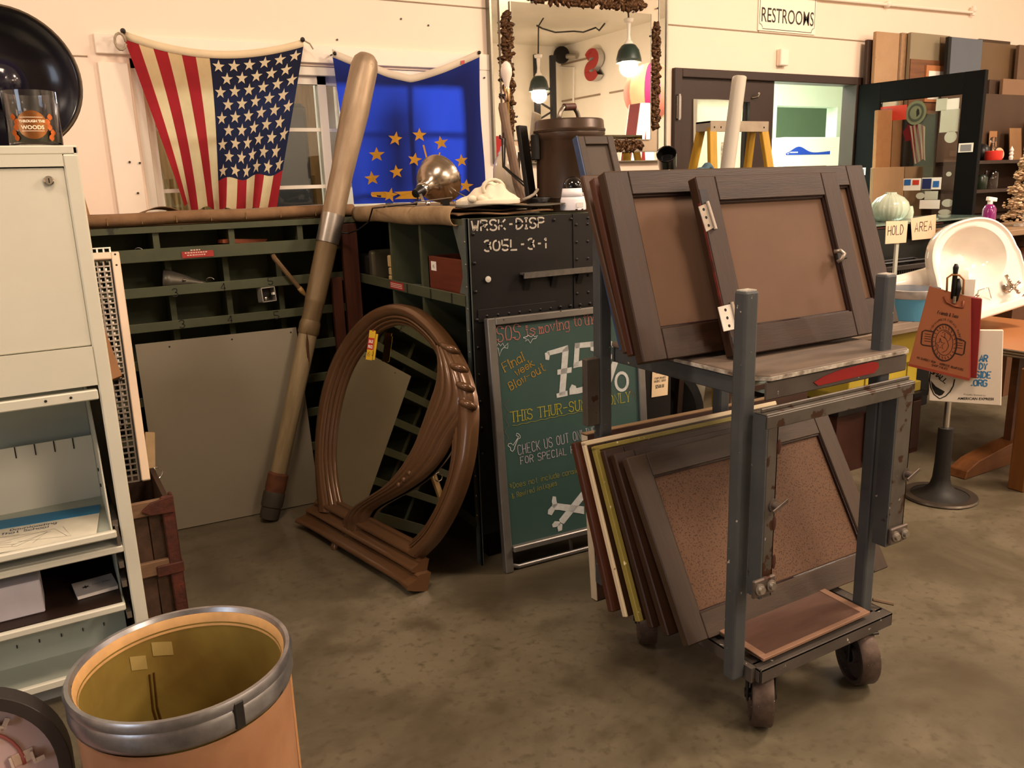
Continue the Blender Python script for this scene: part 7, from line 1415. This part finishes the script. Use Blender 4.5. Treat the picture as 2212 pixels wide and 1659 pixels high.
pa = PY(2150, 268, SY+.26); tag(MB(fr((pa.x, SY+.29, zs_[0]+.0), (1, 0, 0), (0, .05, 1))).bx(0, .10, .10, .22, 0, .004).bx(.0, .06, 0, .10, -.004, .0).build('paper_packet', MATS['tan_pinboard']), 'tan paper packet pinned up at the back of the upper dark shelf', 'packet')
tag(MB(fr((pa.x+.20, SY+.24, zs_[0]+.001), (1, 0, 0), (0, .12, 1))).bx(0, .16, 0, .24, 0, .006).build('brown_booklet', mat('tan_booklet', '#8d6844', .6)), 'tall tan booklet leaning at the back of the upper dark shelf', 'booklet')
# dim furniture seen under the cart deck, against the lit floor of the hall
t = thing('dark_stool', 'dark framed stool standing behind the cart, seen under its upper deck', 'stool', (2.75, 2.75, 0))
for dx in (-.17, .17):
    for dy in (-.17, .17): MB().bar((2.75+dx, 2.75+dy, 0), (2.75+dx*.85, 2.75+dy*.85, .70), .03, .03).build('leg', mDoorBr, t)
MB().bx(2.56, 2.94, 2.56, 2.94, .70, .74).build('seat', mDoorBr, t, bevel=.01)
for z in (.25, .45): MB().bx(2.59, 2.91, 2.585, 2.605, z, z+.025).build('rung', mDoorBr, t)
t = thing('spare_tyre', 'dark tyre standing in the gloom beyond the riveted bench', 'tyre', (2.55, 3.1, 0)); RT = axis_frame((2.55, 3.1, .28), V((-.5, -.8, 0)))
MB(RT).lathe([(.17, -.06), (.24, -.085), (.28, -.06), (.28, .06), (.24, .085), (.17, .06), (.17, -.06)], 40).build('tread', mat('tyre_black', '#191817', .8, var=.2), t, smooth=40); MB(RT).lathe([(0, -.01), (.17, -.03), (.17, .03), (0, .01)], 30).build('hub', mSteelDk, t, smooth=40)
t = thing('grey_locker', 'grey-green locker standing beyond the tyre, under the cart deck', 'locker', (3.05, 3.45, 0)); MB().bx(2.62, 3.05, 3.42, 3.8, 0, .85).build('body', mat('grey_green_locker', '#4d564c', .5), t, bevel=.004); MB().bx(2.64, 3.03, 3.405, 3.42, .05, .82).build('door', mat('grey_green_locker', '#4d564c'), t, bevel=.003)

# ------------------------------------------------------------------ the rest of the shop, seen in the wall mirror
MY = my-.022
def RM(px, py, plane, val):                                           # sight line folded at the mirror, met with x, y or z = val
    d = sight(px, py); k = MY/d.y; hit = OC+d*k; e = V((d.x, -d.y, d.z)); i = 'xyz'.index(plane); s = (val-hit[i])/e[i]; return hit+e*s
Zm = lambda x, y: (1040+x/5.267, y/5.267)
def pendant(loc, R_, label, cord):
    t = thing('pendant_lamp', label, 'lamp', loc, 'pendant lamps in the shop'); M = Matrix.Translation(loc)
    MB().lathe([(R_, 0), (R_*.97, .05), (R_*.80, .16), (R_*.55, .22), (R_*.40, .235)], 36).build('shade', mat('pendant_dark_green', '#20302a', .4, var=.1), t, M, smooth=True, solid=.005)
    MB().lathe([(R_*.40, .236), (R_*.30, .27), (.03, .29), (.02, .36), (.03, .50), (.012, .52)], 24).build('cap', mWhite, t, M, smooth=40); MB().lathe([(0, .045), (R_*.94, .045)], 32).build('diffuser', mat('lamp_diffuser', '#fff0d0', .5, emit=7, var=0), t, M)
    MB().tube(cord, .012, 6).build('cord', mSteelDk, t, smooth=True); MB().lathe([(0, .50), (.06, .52), (.07, .56), (0, .58)], 18).build('canopy', mWhite, t, M, smooth=40)
    lamp('pendant_light', 'POINT', (loc[0], loc[1], loc[2]-.06), 190, WARM, .12)
A_ = RM(*Zm(655, 1040), 'z', 2.88); B_ = RM(*Zm(1675, 715), 'z', 2.98)
pendant(A_, .165, 'dark pendant lamp reflected left in the wall mirror', [A_+V((0, 0, .55)), A_+V((.02, 0, 1.0)), A_+V((.3, .1, 1.42)), A_+V((.7, .1, 1.44))])
pendant(B_, .175, 'dark pendant lamp reflected right in the wall mirror', [B_+V((0, 0, .55)), B_+V((-.02, 0, .8)), B_+V((.04, .03, 1.36))])
xw = XR-.02
# big block letter on the far wall
p = RM(*Zm(1320, 740), 'x', xw); a, b = RM(*Zm(1200, 880), 'x', xw), RM(*Zm(1440, 600), 'x', xw)
LFx = fr((xw-.02, p.y, p.z), (0, -1, 0), (0, 0, 1)); hS = abs(b.z-a.z)*1.2; k = hS/6
t = thing('block_letter', 'big red and grey block letter S hung on the far wall, seen in the mirror', 'sign letter', (xw-.02, p.y, p.z))
pts = [(x*k*1.1-2*k*1.1, y*k-3*k) for x, y in glyph('S')[0]]
mb = MB(LFx); vs = []
wS = k*1.15
for side in (-1, 1):
    m2 = MB(LFx); m2.ribbon([(x, y, .12*(side > 0)) for x, y in pts], wS*2); m2.build('face', mRed if side > 0 else mAlu, t)
m2 = MB(LFx)
for sgn in (-1, 1):
    q = [V((x, y, 0)) for x, y in pts]; e = []
    for i, c_ in enumerate(q):
        d = (q[min(i+1, len(q)-1)]-q[max(i-1, 0)]).normalized(); e.append(c_+V((-d.y, d.x, 0))*sgn*wS)
    m2.add([tuple(c_) for c_ in e]+[(c_.x, c_.y, .12) for c_ in e], [(i, i+1, len(e)+i+1, len(e)+i) for i in range(len(e)-1)])
m2.build('return', mat('letter_grey', '#b9b6ae', .5, var=.1), t)
# conduits, seams and wall lamp on that wall
t = thing('wall_conduit', 'thin white conduit stepping down the far wall, seen in the mirror', 'pipe', (xw, 0, 0)); W3 = lambda x, y: RM(*Zm(x, y), 'x', xw-.03)
MB().tube([W3(760, 530), W3(775, 765), W3(1050, 770), W3(1045, 1260)], .022, 6).build('pipe', mWhiteMatte, t)
t = thing('wall_spotlight', 'dark round spotlight on a bracket on the far wall, seen in the mirror', 'spotlight', W3(985, 640)); c_ = W3(985, 630)
MB().ball(c_+V((-.15, 0, 0)), .16, 14, 10).build('head', mBlackMatte, t, smooth=True); MB().cyl(c_+V((-.15, 0, -.02)), W3(1110, 640)+V((-.05, 0, 0)), .05, 10).build('arm', mAlu, t)
for k, (p0, p1) in enumerate((((780, 750), (1180, 680)), ((790, 1165), (1330, 1080)), ((1440, 1060), (1800, 985)))):
    a, b = W3(*p0), W3(*p1); struct(MB().bar((xw+.01, a.y, (a.z+b.z)/2), (xw+.01, b.y, (a.z+b.z)/2), .03, .03).build('trim_%d' % (10+k), mSeam))
# lattice tower
bt, tp = RM(*Zm(735, 1370), 'y', -4.5), RM(*Zm(715, 625), 'y', -4.5); xm = tp.x
t = thing('lattice_mast', 'black steel lattice mast standing in the shop, seen in the mirror', 'mast', (xm, -4.5, 0))
for s in (-1, 1): MB().bx(xm+s*.17-.045, xm+s*.17+.045, -4.54, -4.46, 0, tp.z).build('rail', mBlackMatte, t)
for k in range(9): z = .2+k*.33; MB().bar((xm-.17, -4.5, z), (xm+.17, -4.5, z+.17), .03, .03).bar((xm+.17, -4.5, z+.17), (xm-.17, -4.5, z+.33), .03, .03).build('brace', mBlackMatte, t)
# illuminated letter A and the striped lantern
F3 = lambda x, y, Y=-.4: RM(*Zm(x, y), 'y', Y)
t = thing('marquee_letter', 'tall white marquee letter A with red sides, seen at the right of the mirror', 'sign letter', F3(1720, 1600)); a0 = F3(1600, 1590); a1 = F3(1900, 1590); at_ = F3(1735, 1170)
AF = fr((a0.x, -.4, 0), (1, 0, 0), (0, 0, 1)); w_ = a1.x-a0.x; hA = at_.z; wx = w_*1.7
AFp = [(0, .6), (wx*.40, hA), (wx*.60, hA), (wx, .6), (wx*.78, .6), (wx*.68, 1.0), (wx*.32, 1.0), (wx*.22, .6)]
MB(AF).prism(AFp, 0, .22).build('can', mRed, t); MB(AF).prism([(x, y) for x, y in AFp], .221, .235).prism([(x, y) for x, y in AFp], -.015, -.001).build('lit_face', mat('lit_white_face', '#fff6e2', .5, emit=1.2, var=0), t)
MB(AF).prism([(wx*.40, 1.2), (wx*.60, 1.2), (wx*.5, hA-.35)], -.02, .24).build('eye', mRed, t)
t = thing('striped_lantern', 'round pink, peach and cream lantern hanging at the right of the mirror', 'lantern', F3(1900, 1050)); c_ = F3(1935, 1050, -.9); Rl = (F3(1935, 800, -.9)-c_).length*1.35
for k in range(10):
    a0_, a1_ = 2*math.pi*k/10, 2*math.pi*(k+1)/10
    MB().grid(lambda u, v: (c_.x+Rl*math.sin(math.pi*v)*math.cos(a0_+(a1_-a0_)*u), c_.y+Rl*math.sin(math.pi*v)*math.sin(a0_+(a1_-a0_)*u), c_.z+Rl*math.cos(math.pi*v)), 5, 14).build('gore', mat(('gore_pink', 'gore_cream', 'gore_peach')[k % 3], ('#d24a86', '#f3d9a0', '#eb8f77')[k % 3], .5, var=.05, emit=.55), t, smooth=True)
MB().cyl(c_+V((0, 0, Rl)), (c_.x, c_.y, HC), .008, 6).build('cord', mSteelDk, t)
tag(MB().bx(c_.x-2.2, c_.x-1.9, -1.7, -1.5, 1.2, 2.05).bx(c_.x-2.2, c_.x-1.9, -1.7, -1.5, 0, 1.2).build('red_white_banner_box', mat('banner_red', '#b8262a', .5)), 'narrow red upright box beside the marquee letter in the mirror', 'box')
for x, y, w_, h_, m in ((7.2, -4.6, .9, 1.6, mOlive), (6.0, -5.0, .8, 1.5, mWhiteMatte)):
    q = thing('storage_cupboard', 'olive cupboard at the back of the shop' if m == mOlive else 'white cupboard at the back of the shop', 'cupboard', (x, y, 0)); MB().bx(x, x+w_, y, y+.5, 0, h_).build('body', m, q, bevel=.01); MB().bx(x+.03, x+w_-.03, y+.5, y+.52, .06, h_-.04).build('door', m, q, bevel=.005)
# overhead cable in the mirror
pts = [RM(*Zm(*q), 'z', HC-.06) for q in ((630, 290), (690, 300), (840, 350), (1050, 355), (1160, 340), (1300, 300), (1340, 345), (1400, 240))]
tag(MB().tube([p+V((0, 0, -.04*math.sin(i*1.1)**2)) for i, p in enumerate(pts)], .014, 6).build('ceiling_cable', mSteelDk, smooth=True), 'dark cable strung along the ceiling, seen in the mirror', 'cable')
